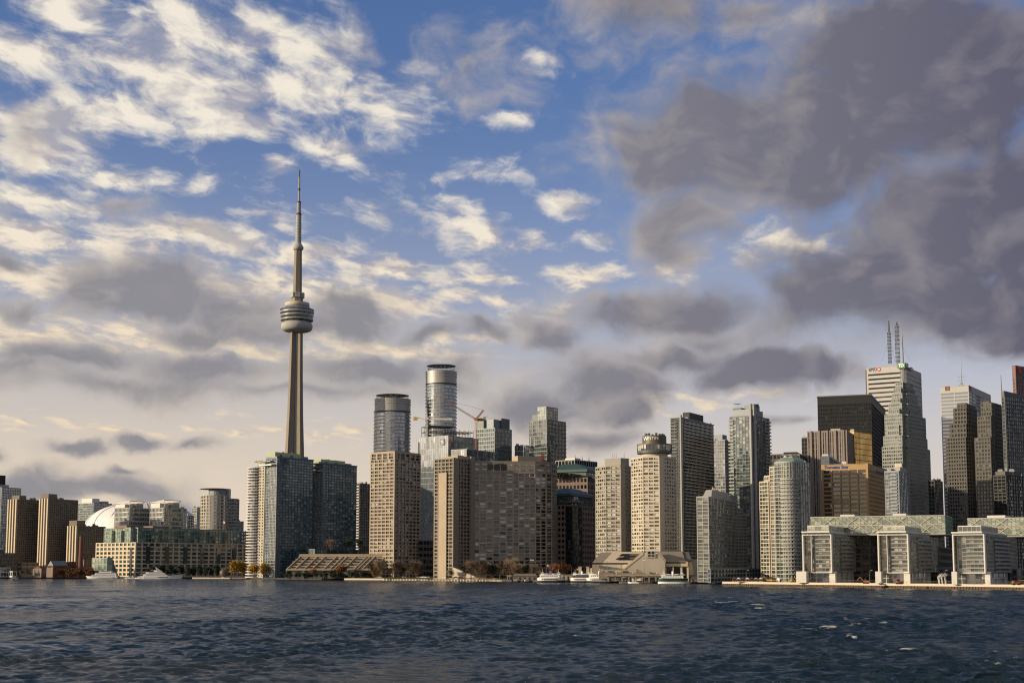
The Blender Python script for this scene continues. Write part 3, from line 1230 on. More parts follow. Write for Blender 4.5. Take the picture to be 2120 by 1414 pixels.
    for (y0, y1, r0, r1) in ((505, 445, 6.4, 5.6), (443, 420, 4.6, 4.2), (418, 395, 2.2, 2.0), (391, 367, 1.9, 1.7)):
        m = MB()
        seg = 10
        prof2 = []
        for s in range(seg):
            za, zb = zz(y0) + (zz(y1) - zz(y0)) * s / seg, zz(y0) + (zz(y1) - zz(y0)) * (s + 1) / seg
            r = r0 + (r1 - r0) * s / seg
            prof2 += [(k(r), za), (k(r), zb - .5), (k(r) * .9, zb - .45), (k(r) * .9, zb)]
        m.lathe(prof2, cx, cy, 16)
        m.build('antenna_mast', W['lightgrey'], root)
    dk = paint('dark_red_antenna_paint', (.12, .03, .03))
    for (y0, y1, r) in ((446, 442, 6.2), (420.5, 417.5, 4.8), (395, 390.5, 2.6), (367, 352, 1.35)):
        m = MB()
        m.lathe([(k(r), zz(y0)), (k(r * .9), zz(y1))], cx, cy, 12)
        m.build('red_antenna_section', dk, root)


comm_tower()

# ================================================================ far-left group
b = Bld('glass_tower', 'grey glass high-rise with a black rooftop box at the far left edge', 'tower', -70, 4, 43, 1010, 2150)
b.body(34, bay=3, sp=.22, pw=.18, d=.3, wall=W['bluegrey'], glass=G['ice'])
b.box('upper_storey', W['lightgrey'], .25, .9, .1, .85, b.z1 + .4, b.z(1001))
b.box('penthouse', W['black'], .3, .8, .2, .75, b.z(1001), b.z(981))


def slab_block(label, xl, xc, xr, y, Y, nf, pent, pbox):
    b = Bld('apartment_block', label, 'apartment block', xl, xc, xr, y, Y, group='brown ribbed slab apartment blocks')
    b.body(nf, bay=3.4, sp=.36, pw=.42, d=.5, wall=W['brown'], glass=G['dark'], ed={3: dict(sp=.5, pw=.5, bay=4.0)})
    # pale ribs that stand out of the sunny end wall
    for f in (.08, .38, .66, .93):
        m = MB()
        p = b.pt(f, 0)
        m.obox(p - b.dl * .6 - b.dr * 1.7 + Vector((0, 0, b.z0)), b.dr * 1.7 + b.dr * -.0, b.dl * 2.0, (0, 0, b.z1 - b.z0 + 1.5)) if False else m.prism(
            [tuple((p + b.dl * s * 1.1 + b.dr * t)[:2]) for s, t in ((1, -1.8), (-1, -1.8), (-1, -.3), (1, -.3))], b.z0, b.z1 + 1.4)
        m.build('rib', W['cream'], b.root)
    b.box('penthouse', W['brown'], .1, .9, *pbox, b.z1 + .4, b.z(pent))
    b.clutter(3, mat='brown', h=(2, 5), s=(2, 5), v=(.45, .95))
    return b


slab_block('brown ribbed apartment slab beside the glass high-rise, first of three', 18, 37, 84, 1035, 1950, 32, 1025, (.1, .4))
slab_block('tallest brown apartment slab with a sloping rooftop box, middle of the three', 83, 102, 161, 1034, 1940, 32, 1022, (.0, .3))
slab_block('shortest brown apartment slab behind the brick chimney', 141, 161, 218, 1090, 1930, 22, 1077, (.0, .3))

b = Bld('condo_block', 'blue glass condominium block rising behind the brown slabs', 'condominium', 158, 194, 232, 1042, 2620)
b.body(30, bay=4, sp=.3, pw=.1, d=.3, wall=W['bluegrey'], glass=G['blue'])
b.box('penthouse', W['white'], .2, .8, .1, .5, b.z1 + .4, b.z(1031))
b.box('rooftop_box', W['lightgrey'], .1, .5, .6, .9, b.z1 + .4, b.z(1036))


def stadium():
    Y = 2330.0
    r = 118 * Y / (FPX - 118)
    c = at(297, 1090, Y + r)
    root = empty('domed_stadium', (c.x, Y + r, 1.6))
    tag(root, 'white domed stadium roof curving up behind the low condominiums', 'stadium')
    base = zp(1096, Y + r)
    hgt = zp(1041, Y + r) - base
    m = MB()
    m.lathe([(r * 1.0, 1.6), (r * 1.0, base)], c.x, Y + r, 40, cap=False)
    m.build('wall', W['ivory'], root)
    # the shells of the retractable roof, nested and each a little lower than the next
    for s, (sc, shift, part) in enumerate(((1.0, 0, 0), (.93, -9, 1), (.86, -18, 2))):
        m = MB()
        nu, nv = 28, 12
        vs, fs = [], []
        for j in range(nv + 1):
            ph = math.pi / 2 * j / nv
            for i in range(nu + 1):
                th = math.pi * (i / nu) + math.pi
                rr = r * sc * math.cos(ph) if False else r * sc * math.cos(ph) ** .8
                vs.append((c.x + rr * math.cos(th + .0) + 0, Y + r + rr * math.sin(th) + shift, base + hgt * sc * math.sin(ph) - (0 if part == 0 else .5)))
        for j in range(nv):
            for i in range(nu):
                a = j * (nu + 1) + i
                fs.append((a, a + 1, a + nu + 2, a + nu + 1))
        m.mesh(vs, fs)
        if part == 0:     # full dome for the rear shell
            vs2 = [(x, 2 * (Y + r) - y, z) for x, y, z in vs]
            m.mesh(vs2, [tuple(reversed(f)) for f in fs])
        m.build('roof_shell', W['dome'], root, True)
    m = MB()
    for i in range(9):
        th = math.pi + math.pi * (i + .5) / 9
        prev = None
        for j in range(13):
            ph = math.pi / 2 * j / 12
            rr = r * 1.003 * math.cos(ph) ** .8
            p = Vector((c.x + rr * math.cos(th), Y + r + rr * math.sin(th), base + hgt * 1.004 * math.sin(ph)))
            if prev:
                m.tube(prev, p, .55, .55, 4)
            prev = p
    m.build('roof_rib', W['lightgrey'], root)


stadium()


def trellis_condo(label, xl, xc, xr, y, Y, ytr, ftr):
    b = Bld('condo_block', label, 'condominium', xl, xc, xr, y, Y)
    b.body(15, bay=3.2, sp=.34, pw=.1, d=.3, wall=W['lightgrey'], glass=G['teal'], ed={3: dict(sp=.3, pw=.45, bay=3.0)})
    b.balconies('L', .05, .45, 15, b.z0, b.z1, 1.8, W['white'])
    b.box('lift_tower', W['white'], .35, .98, .02, .4, b.z1 + .4, b.z(ytr + 6))
    # sloping trellis roof
    m = MB()
    pz = b.z(ytr)
    for i in range(7):
        f = .02 + i * .115
        p, q = b.pt(1.15, f, b.z(ytr + 5)), b.pt(-.05, f, pz)
        m.tube(p, q, .7, .7, 4)
    for u, z in ((1.1, b.z(ytr + 4.6)), (0.0, pz)):
        m.tube(b.pt(u, -.02, z), b.pt(u, .75, z), .8, .8, 4)
    for u, v in ((0.05, .05), (.05, .7), (.95, .05)):
        m.tube(b.pt(u, v, b.z1), b.pt(u, v, pz - .6), .5, .5, 4)
    m.build('roof_trellis', W['white'], b.root)
    b.box('rooftop_box', W['lightgrey'], .2, .7, .5, .8, b.z1 + .4, b.z(ytr + 4))
    b.clutter(3, mat='lightgrey', v=(.6, .95))
    return b


trellis_condo('white condominium with a slanting roof trellis in front of the dome', 238, 268, 310, 1052, 2020, 1037, 0)
trellis_condo('white condominium with a raised flat trellis right beside the dome', 311, 340, 386, 1052, 2010, 1035, 1)

b = Bld('condo_block', 'small grey condominium peeping out behind the trellis-roofed one', 'condominium', 372, 388, 401, 1068, 2250)
b.body(22, bay=4, sp=.35, pw=.15, d=.3, wall=W['dgrey'], glass=G['blue'])
b = Bld('condo_block', 'narrow glass condominium close behind the round condominium tower', 'condominium', 398, 408, 424, 1052, 2300)
b.body(26, bay=4, sp=.35, pw=.15, d=.3, wall=W['lightgrey'], glass=G['blue'])
b = Bld('condo_block', 'grey stepped apartment block behind the round tower, next to the white curved tower', 'apartment block', 480, 490, 504, 1080, 2150)
b.body(20, bay=4, sp=.45, pw=.3, d=.3, wall=W['grey'], glass=G['dark'])
b = Bld('office_block', 'low dark office block between the round tower and the white curved tower', 'office', 482, 500, 524, 1102, 2080)
b.body(12, bay=4, sp=.4, pw=.2, d=.3, wall=W['dgrey'], glass=G['blue'])

root, poly, (cx, cy), r = round_bld('round_condo', 'round glass condominium tower with a flat disc roof, beside the dome', 'condominium', 411, 466, 1032, 2000, 24)
z1 = zp(1026, 2000, 440)
facade(root, poly, 1.6, z1, 24, bay=3.5, sp=.30, pw=.08, d=.8, wall=W['ivory'], glass=G['silver'])
wing = [(cx + r * .1, 2000 + r * .55), (cx + r * 1.62, 2000 + r * 1.1), (cx + r * 1.62, 2000 + r * 2.2), (cx + r * .1, 2000 + r * 2.2)]
facade(root, wing, 1.6, zp(1032, 2000, 440), 24, bay=3.5, sp=.30, pw=.1, d=.5, wall=W['lightgrey'], glass=G['blue'], wall_name='wing_wall')
m = MB()
m.lathe([(r * .72, z1), (r * .72, zp(1013, 2000, 440)), (r * .68, zp(1013, 2000, 440))], cx + 5, cy, 24)
m.build('penthouse', W['bluegrey'], root)
m = MB()
m.lathe([(r * 1.0, zp(1011.5, 2000, 440)), (r * 1.06, zp(1010.8, 2000, 440)), (r * .9, zp(1009.6, 2000, 440))], cx - 2, cy, 28)
m.build('disc_roof', W['ivory'], root)
m = MB()
m.box(cx + r * .2, cx + r * 1.1, cy - 4, cy + 12, zp(1032, 2000, 440), zp(1010, 2000, 440))
m.build('lift_tower', W['bluegrey'], root)

# long terminal warehouse with the green glass top
b = Bld('warehouse_building', 'long tan warehouse building topped with green glass storeys, its sunlit end by the white yachts', 'warehouse', 200, 281, 514, 1124, 1830, yaw=38)
b.body(8, bay=7.4, sp=.36, pw=.34, d=.7, wall=W['cream'], glass=G['green'], mode='window', ed={0: dict(bay=10.2, sp=.32, pw=.22), 3: dict(bay=8.6, sp=.38, pw=.32)})
for f in (.1, .26, .42, .57, .72, .86):       # tall dark glass bays between the windows of the long side
    m = MB()
    p = b.pt(0, f)
    m.prism([tuple((p + b.dl * -s + b.dr * t)[:2]) for s, t in ((-.2, -3.4), (1.15, -3.4), (1.15, 3.4), (-.2, 3.4))], b.z0 + 18, b.z1 - 4)
    m.build('glazed_bay', G['green'], b.root)
zt = b.z(1093)
b.box('set_back_wall', W['palegreen'], .06, .94, .05, .95, b.z1 + .4, b.z1 + 3)
facade(b.root, b.poly(.04, .9, .03, .93), b.z1 + 1.0, zt, 4, bay=5.5, sp=.22, pw=.12, d=.4, wall=W['green'], glass=G['pale'], wall_name='glass_storey_wall')
for f in (.12, .36, .60):                     # projecting glazed corners of the top storeys
    facade(b.root, b.poly(f, f + .14, -.005, .03), b.z1 + .8, zt - 4 * (f > .2), 3, bay=4, sp=.2, pw=.12, d=.3, wall=W['green'], glass=G['pale'], wall_name='bay_wall')
for f in (.08, .22, .36, .5, .64, .78):
    facade(b.root, b.poly(.005, .04, f, f + .05), b.z1 + .8, zt - 3, 3, bay=4, sp=.2, pw=.12, d=.3, wall=W['green'], glass=G['green'], wall_name='bay_wall')
for (v0, v1, mt) in ((.02, .16, 'pink'), (.24, .38, 'pink'), (.42, .5, 'brown'), (.66, .72, 'pink'), (.74, .8, 'brick')):
    b.box('rooftop_plant_room', W[mt], .3, .6, v0, v1, zt + .4, b.z(1086 if v1 < .4 else 1090))
# stepped green glass annex in front of the sunlit end
b2 = Bld('glass_annex', 'stepped pale green glass pavilion behind the white dinner cruise boat', 'pavilion', 191, 222, 246, 1156, 1790)
b2.body(3, bay=6, sp=.14, pw=.08, d=.25, wall=W['green'], glass=G['pale'], u=(0, 1), v=(0, .45))
m = MB()
m.mesh([b2.pt(0, .45, b2.z1), b2.pt(1, .45, b2.z1), b2.pt(1, 1.0, 4), b2.pt(0, 1.0, 4), b2.pt(0, .45, 1.6), b2.pt(1, .45, 1.6)], [(0, 3, 2, 1), (0, 4, 3), (1, 2, 5)])
m.build('sloping_glazing', G['green'], b2.root)

# low buildings on the left quay
b = Bld('low_building', 'low black-brown warehouse at the left edge of the shore', 'warehouse', -60, -8, 36, 1146, 1860)
b.body(6, bay=4, sp=.5, pw=.4, d=.3, wall=W['darkstone'], glass=G['dark'])
b.box('penthouse', W['dgrey'], .2, .8, .1, .6, b.z1 + .4, b.z(1137))
b = Bld('low_building', 'long low beige parking building behind the brick theatre', 'parking building', 34, 46, 79, 1166, 1905)
b.body(3, bay=5, sp=.55, pw=.2, d=.4, wall=W['tan'], glass=G['dark'])
b = Bld('brick_powerhouse', 'red brick former powerhouse below the tall chimney', 'powerhouse', 99, 110, 166, 1172, 1825)
b.body(2, bay=9, sp=.62, pw=.55, d=.4, wall=W['brick'], glass=G['dark'])
m = MB()
bz = b.z1 + 1.2
m.mesh([b.pt(0, 0, bz), b.pt(1, 0, bz), b.pt(.5, 0, bz + 6), b.pt(0, .55, bz), b.pt(1, .55, bz), b.pt(.5, .55, bz + 6)], [(0, 2, 1), (3, 4, 5), (0, 3, 5, 2), (1, 2, 5, 4)])
m.build('gable_roof', W['bluegrey'], b.root)
b.box('rooftop_box', W['brick'], .1, .9, .6, .85, bz - .8, bz + 5)
m = MB()
p = at(166, 1190, 1815)
cr = empty('brick_chimney', (p.x, 1815, 1.6))
tag(cr, 'tall tapering red brick chimney of the powerhouse', 'chimney')
m.lathe([(3.4, 1.6), (2.9, 25), (2.3, zp(1112, 1815)), (2.55, zp(1111.5, 1815)), (2.55, zp(1110, 1815)), (1.8, zp(1110, 1815))], p.x, 1815, 16)
m.build('stack', W['brick'], cr)
m = MB()
m.lathe([(2.65, zp(1113, 1815)), (2.65, zp(1112, 1815))], p.x, 1815, 16)
m.build('collar', W['brown'], cr)
b = Bld('low_building', 'small pinkish brick gabled pavilion on the left quay', 'pavilion', 69, 86, 100, 1179, 1815)
b.body(1, bay=8, sp=.3, pw=.5, d=.4, wall=W['pink'], glass=G['pale'])
m = MB()
m.mesh([b.pt(0, 0, b.z1 + 1.2), b.pt(1, 0, b.z1 + 1.2), b.pt(.5, 0, b.z1 + 5), b.pt(0, 1, b.z1 + 1.2), b.pt(1, 1, b.z1 + 1.2), b.pt(.5, 1, b.z1 + 5)], [(0, 2, 1), (3, 4, 5), (0, 3, 5, 2), (1, 2, 5, 4)])
m.build('gable_roof', W['brick'], b.root)
b = Bld('low_building', 'red brick theatre hall with a pink gable front on the left quay', 'theatre', 98, 112, 170, 1176, 1800)
b.body(2, bay=8, sp=.6, pw=.6, d=.4, wall=W['brick'], glass=G['dark'])
b.box('entrance_gable', W['pink'], -.02, .9, -.05, .0, b.z0, b.z1 + 1)
b = Bld('low_building', 'low copper-brown slatted hall between the chimney and the warehouse', 'hall', 170, 174, 196, 1160, 1850)
b.body(1, bay=3, sp=.3, pw=.5, d=.4, wall=W['pink'], glass=G['dark'])
b = Bld('low_building', 'white marina pavilion with open decks at the left edge of the quay', 'pavilion', -30, 0, 20, 1176, 1815)
b.body(2, bay=5, sp=.25, pw=.1, d=.8, wall=W['white'], glass=G['room'])
b = Bld('low_building', 'small white roofed kiosk next to the marina pavilion', 'kiosk', 19, 26, 34, 1184, 1815)
b.body(1, bay=4, sp=.3, pw=.2, d=.5, wall=W['white'], glass=G['room'])

# ================================================================ white curved tower, blue towers
root, poly, (cx, cy), r = round_bld('curved_condo', 'white round-fronted condominium tower with stacked curved balconies', 'condominium', 512, 545, 968, 1740, 22)
z1 = zp(969, 1740, 528)
facade(root, poly, 1.6, z1, 38, bay=3, sp=.36, pw=0, d=1.7, wall=W['white'], glass=G['room'])
wing = Bld('w', 'w', 'w', 533, 549, 566, 955, 1735)
bpy.data.objects.remove(wing.root)
wing.root = root
facade(root, wing.poly(0, 1, 0, 1), 1.6, wing.z1, 40, bay=4.2, sp=.42, pw=.5, d=.35, wall=W['ivory'], glass=G['room'], wall_name='wing_wall')
m = MB()
px = at(541, 953, 1735)
m.lathe([(11, zp(954.5, 1735)), (11.5, zp(953.6, 1735)), (11, zp(952.4, 1735)), (3, zp(952.2, 1735))], px.x, 1748, 28)
m.build('disc_roof', W['ivory'], root)


def blue_tower(label, xl, xc, xr, y, Y, ypent, nf, px0, px1):
    b = Bld('blue_tower', label, 'condominium', xl, xc, xr, y, Y, group='blue glass condominium towers with green rooftop boxes')
    b.body(nf, bay=5.2, sp=.32, pw=.05, d=.4, wall=W['blue'], glass=G['blue'], ed={3: dict(sp=.2, pw=.06, bay=3)})
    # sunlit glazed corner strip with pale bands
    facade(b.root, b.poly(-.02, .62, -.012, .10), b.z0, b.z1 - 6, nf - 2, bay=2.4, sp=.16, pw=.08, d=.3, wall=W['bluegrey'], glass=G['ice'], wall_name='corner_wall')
    b.box('blue_cornice', W['blue'], -.03, 1.03, -.02, 1.02, b.z1 + 1.0, b.z1 + 2.6)
    b.box('roof_canopy', W['bluegrey'], .3, 1.5, -.1, .2, b.z1 - 4, b.z1 - 2.8)
    b.box('roof_canopy', W['silver'], .1, 1.3, -.13, .1, b.z1 - 8.5, b.z1 - 7.5)
    pent = b.box('penthouse', W['palegreen'], .2, 1.0, .0, .72, b.z1 + 2.6, b.z(ypent - 1))
    for v in (.12, .42):
        m = MB()
        p = b.pt(.2, v, b.z(ypent + 8))
        m.obox(p - b.dl * .1, b.dr * 4.5, b.dl * .35, (0, 0, 2.6))
        m.build('louvre', W['dgrey'], pent)
    b.box('lift_tower', W['bluegrey'], .3, .8, .74, .95, b.z1 + 2.6, b.z(ypent + 3))
    b.clutter(3, z=b.z(ypent), mat='pink', u=(.4, .8), v=(.2, .6), h=(1, 2.4), s=(1, 2.5))
    return b


blue_tower('taller dark blue glass condominium tower in front of the communications tower', 552, 574, 648, 949, 1700, 936, 42, 0, 0)
b = blue_tower('second dark blue glass condominium tower, right of the communications tower', 646, 669, 738, 962, 1760, 951, 41, 0, 0)
b.box('side_wall', W['ivory'], 1.0, 1.25, .0, .25, b.z0, b.z1 - 6)
b = Bld('apartment_block', 'grey-brown apartment tower with white balcony strip behind the second blue tower', 'apartment block', 728, 745, 767, 1002, 1860)
b.body(34, bay=3.4, sp=.38, pw=.26, d=.4, wall=W['darkstone'], glass=G['dark'])
b.balconies('L', .0, .8, 34, b.z0, b.z1, 1.6, W['white'])
b.clutter(4, mat='lightgrey')

# ================================================================ twin round condominium towers with wing roofs
def ice_tower(label, xl, xr, y, Y, ycan, nf, cl, cr_):
    root, poly, (cx, cy), r = round_bld('round_glass_tower', label, 'condominium', xl, xr, y, Y, 30)
    z1 = zp(y, Y, xl)
    zc = zp(y + 26, Y, xl)
    facade(root, poly, 1.6, zc - 3.5, nf, bay=2.6, sp=.24, pw=0, d=.75, wall=W['icegrey'], glass=G['ice'])
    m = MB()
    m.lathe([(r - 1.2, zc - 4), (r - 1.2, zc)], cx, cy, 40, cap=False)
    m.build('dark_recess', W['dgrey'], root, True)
    m = MB()
    m.lathe([(r - 1, zc), (r + .7, zc), (r + .7, zc + 1.2), (r + .2, zc + 1.3), (r + .2, z1 - 8), (r + .7, z1 - 7.9), (r + .7, z1 - 6.8), (r + .1, z1 - 6.7), (r + .1, z1 - 4.2), (r + .7, z1 - 4.1), (r + .7, z1 - 3.2), (r + .2, z1 - 3.1), (r + .2, z1 - 1), (r + .7, z1 - .9), (r + .7, z1), (r - 2, z1), (r - 2, z1 - 1)], cx, cy, 48)
    m.build('metal_crown', W['crown'], root)
    m = MB()
    for i in range(18):
        a = 2 * math.pi * i / 18
        p = Vector((cx + (r - 4) * math.cos(a), cy + (r - 4) * math.sin(a), z1 - 1))
        zt = zp(ycan + 4, Y, xl)
        for da in (-.16, .16):
            q = Vector((cx + (r - 3.0) * math.cos(a + da), cy + (r - 3.0) * math.sin(a + da), zt))
            m.tube(p, q, .22, .22, 4)
    m.build('canopy_strut', W['silver'], root)
    m = MB()
    zt = zp(ycan + 3.4, Y, xl)
    rc = (cr_ - cl) / 2 * Y / FPX
    m.lathe([(.5, zt - .4), (rc * .6, zt + .2), (rc * .97, zt + 1.0), (rc, zt + 1.3), (rc * .93, zt + 1.6), (rc * .4, zt + 2.5), (.5, zt + 2.8)], cx, cy, 36)
    m.build('wing_roof', W['bluegrey'], root, True)


ice_tower('shorter round glass tower with a flared wing roof on struts', 771, 847, 823, 1980, 813, 46, 774, 845)
ice_tower('taller round glass tower with a flared wing roof on struts', 880, 944, 766, 1990, 752, 54, 881, 943)

# ================================================================ tan tower and the terraced block at its foot
b = Bld('tan_tower', 'tan concrete apartment tower with rows of wide windows in front of the shorter round tower', 'apartment block', 769, 817, 869, 951, 1550, yaw=36)
b.body(33, bay=6.3, sp=.40, pw=.17, d=.9, wall=W['tan'], glass=G['room'], mode='window', ed={0: dict(bay=6, pw=.2)}, top=.3)
facade(b.root, b.poly(), b.z1 + .3, b.z(938), 2, bay=8.4, sp=.18, pw=.28, d=.9, wall=W['tan'], glass=G['dark'], wall_name='crown_wall')
b.box('parapet', W['tan'], -.012, 1.012, -.012, 1.012, b.z(938) + 1.25, b.z(935) + .8)
b.box('penthouse', W['tan'], .3, .7, .45, .95, b.z(935), b.z(933))


def terraces():
    Y = 1545.0
    root = empty('terraced_block', (at(680, 1190, Y).x, Y, 1.6))
    tag(root, 'low concrete terrace block with slanting fin walls at the foot of the tan tower', 'terraced building')
    ztop, zbot = zp(1150, Y), zp(1178, Y)
    xs = [592, 609, 628, 644, 668, 681, 690, 709, 731, 738, 748, 770]
    L = lambda x, y, dep: Vector((at(x, y, Y).x, Y + dep, at(x, y, Y).z))
    shift = 25 * Y / FPX
    for x in xs:
        p = L(x, 1178, 0)
        m = MB()
        a, c = Vector((p.x, Y, zbot)), Vector((p.x + shift, Y + 14, ztop))
        m.mesh([a, a + Vector((1.1, 0, 0)), c + Vector((1.1, 0, 0)), c, a + Vector((0, 3, -1)), a + Vector((1.1, 3, -1)), c + Vector((1.1, 3, 0)), c + Vector((0, 3, 0))],
               [(0, 1, 2, 3), (1, 5, 6, 2), (4, 0, 3, 7), (5, 4, 7, 6), (3, 2, 6, 7), (0, 4, 5, 1)])
        m.build('fin_wall', W['tan'], root)
    x0, x1 = L(592, 1178, 0).x, L(770, 1178, 0).x
    for k in range(5):
        f = k / 5.0
        m = MB()
        z = zbot + (ztop - zbot) * f
        m.box(x0 + shift * f + .6, x1 + shift * f, Y + 2.0 + 14 * f, Y + 5.2 + 14 * f, z - .1, z + 1.0)
        m.build('terrace', W['tan'], root)
        m = MB()
        m.quad((x0 + shift * f, Y + 5.0 + 14 * f, z + .2), (x1 + shift * f, Y + 5.0 + 14 * f, z + .2), (x1 + shift * f, Y + 5.0 + 14 * f, z + (ztop - zbot) / 5), (x0 + shift * f, Y + 5.0 + 14 * f, z + (ztop - zbot) / 5),
               uv=[(0, k), (36, k), (36, k + .99), (0, k + .99)])
        m.build('terrace_window', G['dark'], root)
    m = MB()
    m.box(x0 + shift - 1, x1 + shift + 2, Y + 13.5, Y + 30, ztop - 1.5, ztop + 2)
    m.build('top_beam', W['tan'], root)
    m = MB()
    m.box(x0, x1, Y - .6, Y + 1.8, zbot - 1.2, zbot + .3)
    m.build('lower_beam', W['tan'], root)
    m = MB()
    m.box(x0 + 2, x1, Y + 1, Y + 40, 1.6, zbot - 1)
    m.build('base_wall', W['darkstone'], root)
    for x in xs[::2]:
        p = L(x, 1178, 0)
        m = MB()
        m.box(p.x, p.x + 1.2, Y - .4, Y + .9, 1.6, zbot - 1.2)
        m.build('column', W['taupe'], root)


terraces()
b = Bld('podium_building', 'low dark green podium block between the blue towers and the terraces', 'podium', 640, 652, 770, 1138, 1690, yaw=30)
b.body(4, bay=4, sp=.3, pw=.1, d=.3, wall=W['dgreen'], glass=G['green'])

# ================================================================ silver bank office, steel frame, cranes
b = Bld('silver_office', 'silver mirrored office block with a blue and gold shield sign', 'office', 863, 928, 990, 903, 1750, yaw=36)
RB = b
b.body(24, bay=3, sp=.07, pw=.05, d=.10, wall=W['bluegrey'], glass=G['silver'], ed={0: dict(sp=.12, pw=.08)})
b.box('end_fin', W['bluegrey'], .93, 1.03, -.02, .0, b.z0, b.z(911))
b3 = Bld('silver_office', 'lower blue-grey glass office wing in front of the shield-signed office', 'office', 934, 966, 1030, 931, 1700, yaw=36)
b3.body(20, bay=3, sp=.1, pw=.06, d=.12, wall=W['bluegrey'], glass=G['ice'])


def shield_sign(b, face, x, y, w, h, name='shield_sign'):
    p, t, nr, mx, my = frame(b, face, x, y, .5)
    w, h = w * mx, h * my
    fr = (p, t, nr)
    sg = plate(name, fr, [(-w / 2, h / 2), (-w / 2, -h * .32), (-w * .3, -h * .46), (0, -h / 2), (w * .3, -h * .46), (w / 2, -h * .32), (w / 2, h / 2)][::-1], .4, paint('royal_blue', (.012, .035, .20)), b.root)
    gold = paint('sign_gold', (.62, .40, .06))
    # a rearing lion in profile
    lion = [(-.30, -.10), (-.20, -.02), (-.24, .10), (-.34, .20), (-.26, .27), (-.18, .22), (-.14, .33), (-.02, .40), (.08, .35), (.06, .25), (.20, .18), (.28, .06), (.24, -.04), (.32, -.14), (.20, -.16), (.12, -.06), (.02, -.08), (.06, -.18), (-.08, -.18), (-.10, -.06), (-.18, -.14)]
    plate('emblem', fr, [(a * w * 1.15, c * h) for a, c in lion][::-1], .2, gold, sg, .42)
    text('RBC', (p - Vector((0, 0, h * .33)), t, nr), h * .24, paint('sign_white', (.8, .8, .78)), sg, .42, .08)


shield_sign(b, 'L', 916, 915.5, 9.5, 13.5)


def steel_frame():
    Y = 1790.0
    p0, p1 = at(884, 905, Y), at(987, 905, Y)
    root = empty('unfinished_steel_frame', ((p0.x + p1.x) / 2, Y + 15, zp(907, Y)))
    tag(root, 'dark open steel frame of an unfinished tower behind the shield-signed office', 'construction frame')
    zb, z1, z2 = zp(960, Y), zp(894, Y), zp(881, Y)
    th = R(20)
    ux, uy = Vector((math.cos(th), math.sin(th), 0)), Vector((-math.sin(th), math.cos(th), 0))
    o = Vector((p0.x, Y, 0))
    L = (p1.x - p0.x) * .98
    m = MB()
    for i in range(11):
        for j in (0, 1, 2):
            q = o + ux * (L * i / 10) + uy * (j * 13)
            m.tube(q + Vector((0, 0, zb)), q + Vector((0, 0, z2 - (4 if i > 6 else 0))), .38, .38, 4)
    m.build('column', W['dgrey'], root)
    for k in range(5):
        m = MB()
        z = z1 - 20 + k * ((z2 - z1 + 20) / 4)
        for j in (0, 1, 2):
            q = o + uy * (j * 13) + Vector((0, 0, z))
            m.tube(q, q + ux * L * (1 if k < 4 else .62), .5, .5, 4)
        for i in range(11 if k < 4 else 7):
            q = o + ux * (L * i / 10) + Vector((0, 0, z))
            m.tube(q, q + uy * 26, .4, .4, 4)
        m.build('floor_beam', W['darkstone'], root)
    for k, (a, c, z) in enumerate(((.0, .7, z1 - 6), (.3, 1.0, z1 - 20), (.05, .6, z2 - .6))):
        m = MB()
        q = o + ux * (L * a) + uy * 2 + Vector((0, 0, z))
        m.obox(q, ux * L * (c - a), uy * 22, (0, 0, .5))
        m.build('floor_deck', W['brown'], root)


steel_frame()


def lattice(m, p, q, w, r, n, up=None):
    """four chords with zig-zag bracing"""
    p, q = Vector(p), Vector(q)
    d = (q - p)
    L = d.length
    d = d / L
    a = d.orthogonal().normalized() if up is None else Vector(up)
    c = d.cross(a).normalized()
    cor = [(a * sx + c * sy) * (w / 2) for sx, sy in ((-1, -1), (1, -1), (1, 1), (-1, 1))]
    for k in cor:
        m.tube(p + k, q + k, r, r, 4)
    for i in range(n):
        s, e = p + d * (L * i / n), p + d * (L * (i + 1) / n)
        for k in range(4):
            m.tube(s + cor[k], e + cor[(k + 1) % 4], r * .6, r * .6, 3)


def crane(label, xm, ybase, ytop, Y, jib, cjib, colour, lower):
    p = at(xm, ybase, Y)
    zt = zp(ytop, Y, xm)
    root = empty('tower_crane', (p.x, Y, lower))
    tag(root, label, 'crane', 'tower cranes over the unfinished frame')
    m = MB()
    lattice(m, (p.x, Y, lower), (p.x, Y, zt), 2.0, .2, 22)
    m.build('mast', colour, root)
    j = at(jib[0], jib[1], Y - 8)
    m = MB()
    top = Vector((p.x, Y, zt))
    lattice(m, top, j, 1.5, .19, 20)
    m.build('jib', colour, root)
    c = at(cjib[0], cjib[1], Y + 4)
    m = MB()
    lattice(m, top, c, 1.6, .26, 8)
    m.build('counter_jib', colour, root)
    m = MB()
    m.box(p.x - 2.2, p.x + 2.2, Y - 2, Y + 2, zt - 1.2, zt + 1.8)
    m.build('cab', colour, root)
    return root, top, j, c


org_ = paint('crane_orange', (.40, .17, .06))
whc = paint('crane_white', (.62, .60, .55))
root, top, j, c = crane('orange luffing tower crane with its jib raised over the steel frame', 985.5, 905, 868, 1760, (917, 826), (1001, 849), org_, zp(930, 1760))
m = MB()
m.tube(c, j, .16, .16, 3)
m.tube(top, c + Vector((6, 0, -8)), .2, .2, 3)
m.build('hoist_cable', W['dgrey'], root)
m = MB()
q = at(998, 869, 1764)
m.box(q.x - 6, q.x + 4, 1762, 1766, q.z - 1.5, q.z + 1.5)
m.build('machinery_deck', org_, root)
root, top, j, c = crane('white hammerhead tower crane with a yellow counterweight in front of the taller round tower', 883.5, 905, 867, 1770, (937, 868), (861, 864), whc, zp(930, 1770))
m = MB()
pk = at(882, 845, 1770)
lattice(m, top, (pk.x, 1770, pk.z), 1.4, .22, 8)
m.tube(pk, j, .12, .12, 3)
m.tube(pk, c, .12, .12, 3)
m.build('apex_tower', whc, root)
m = MB()
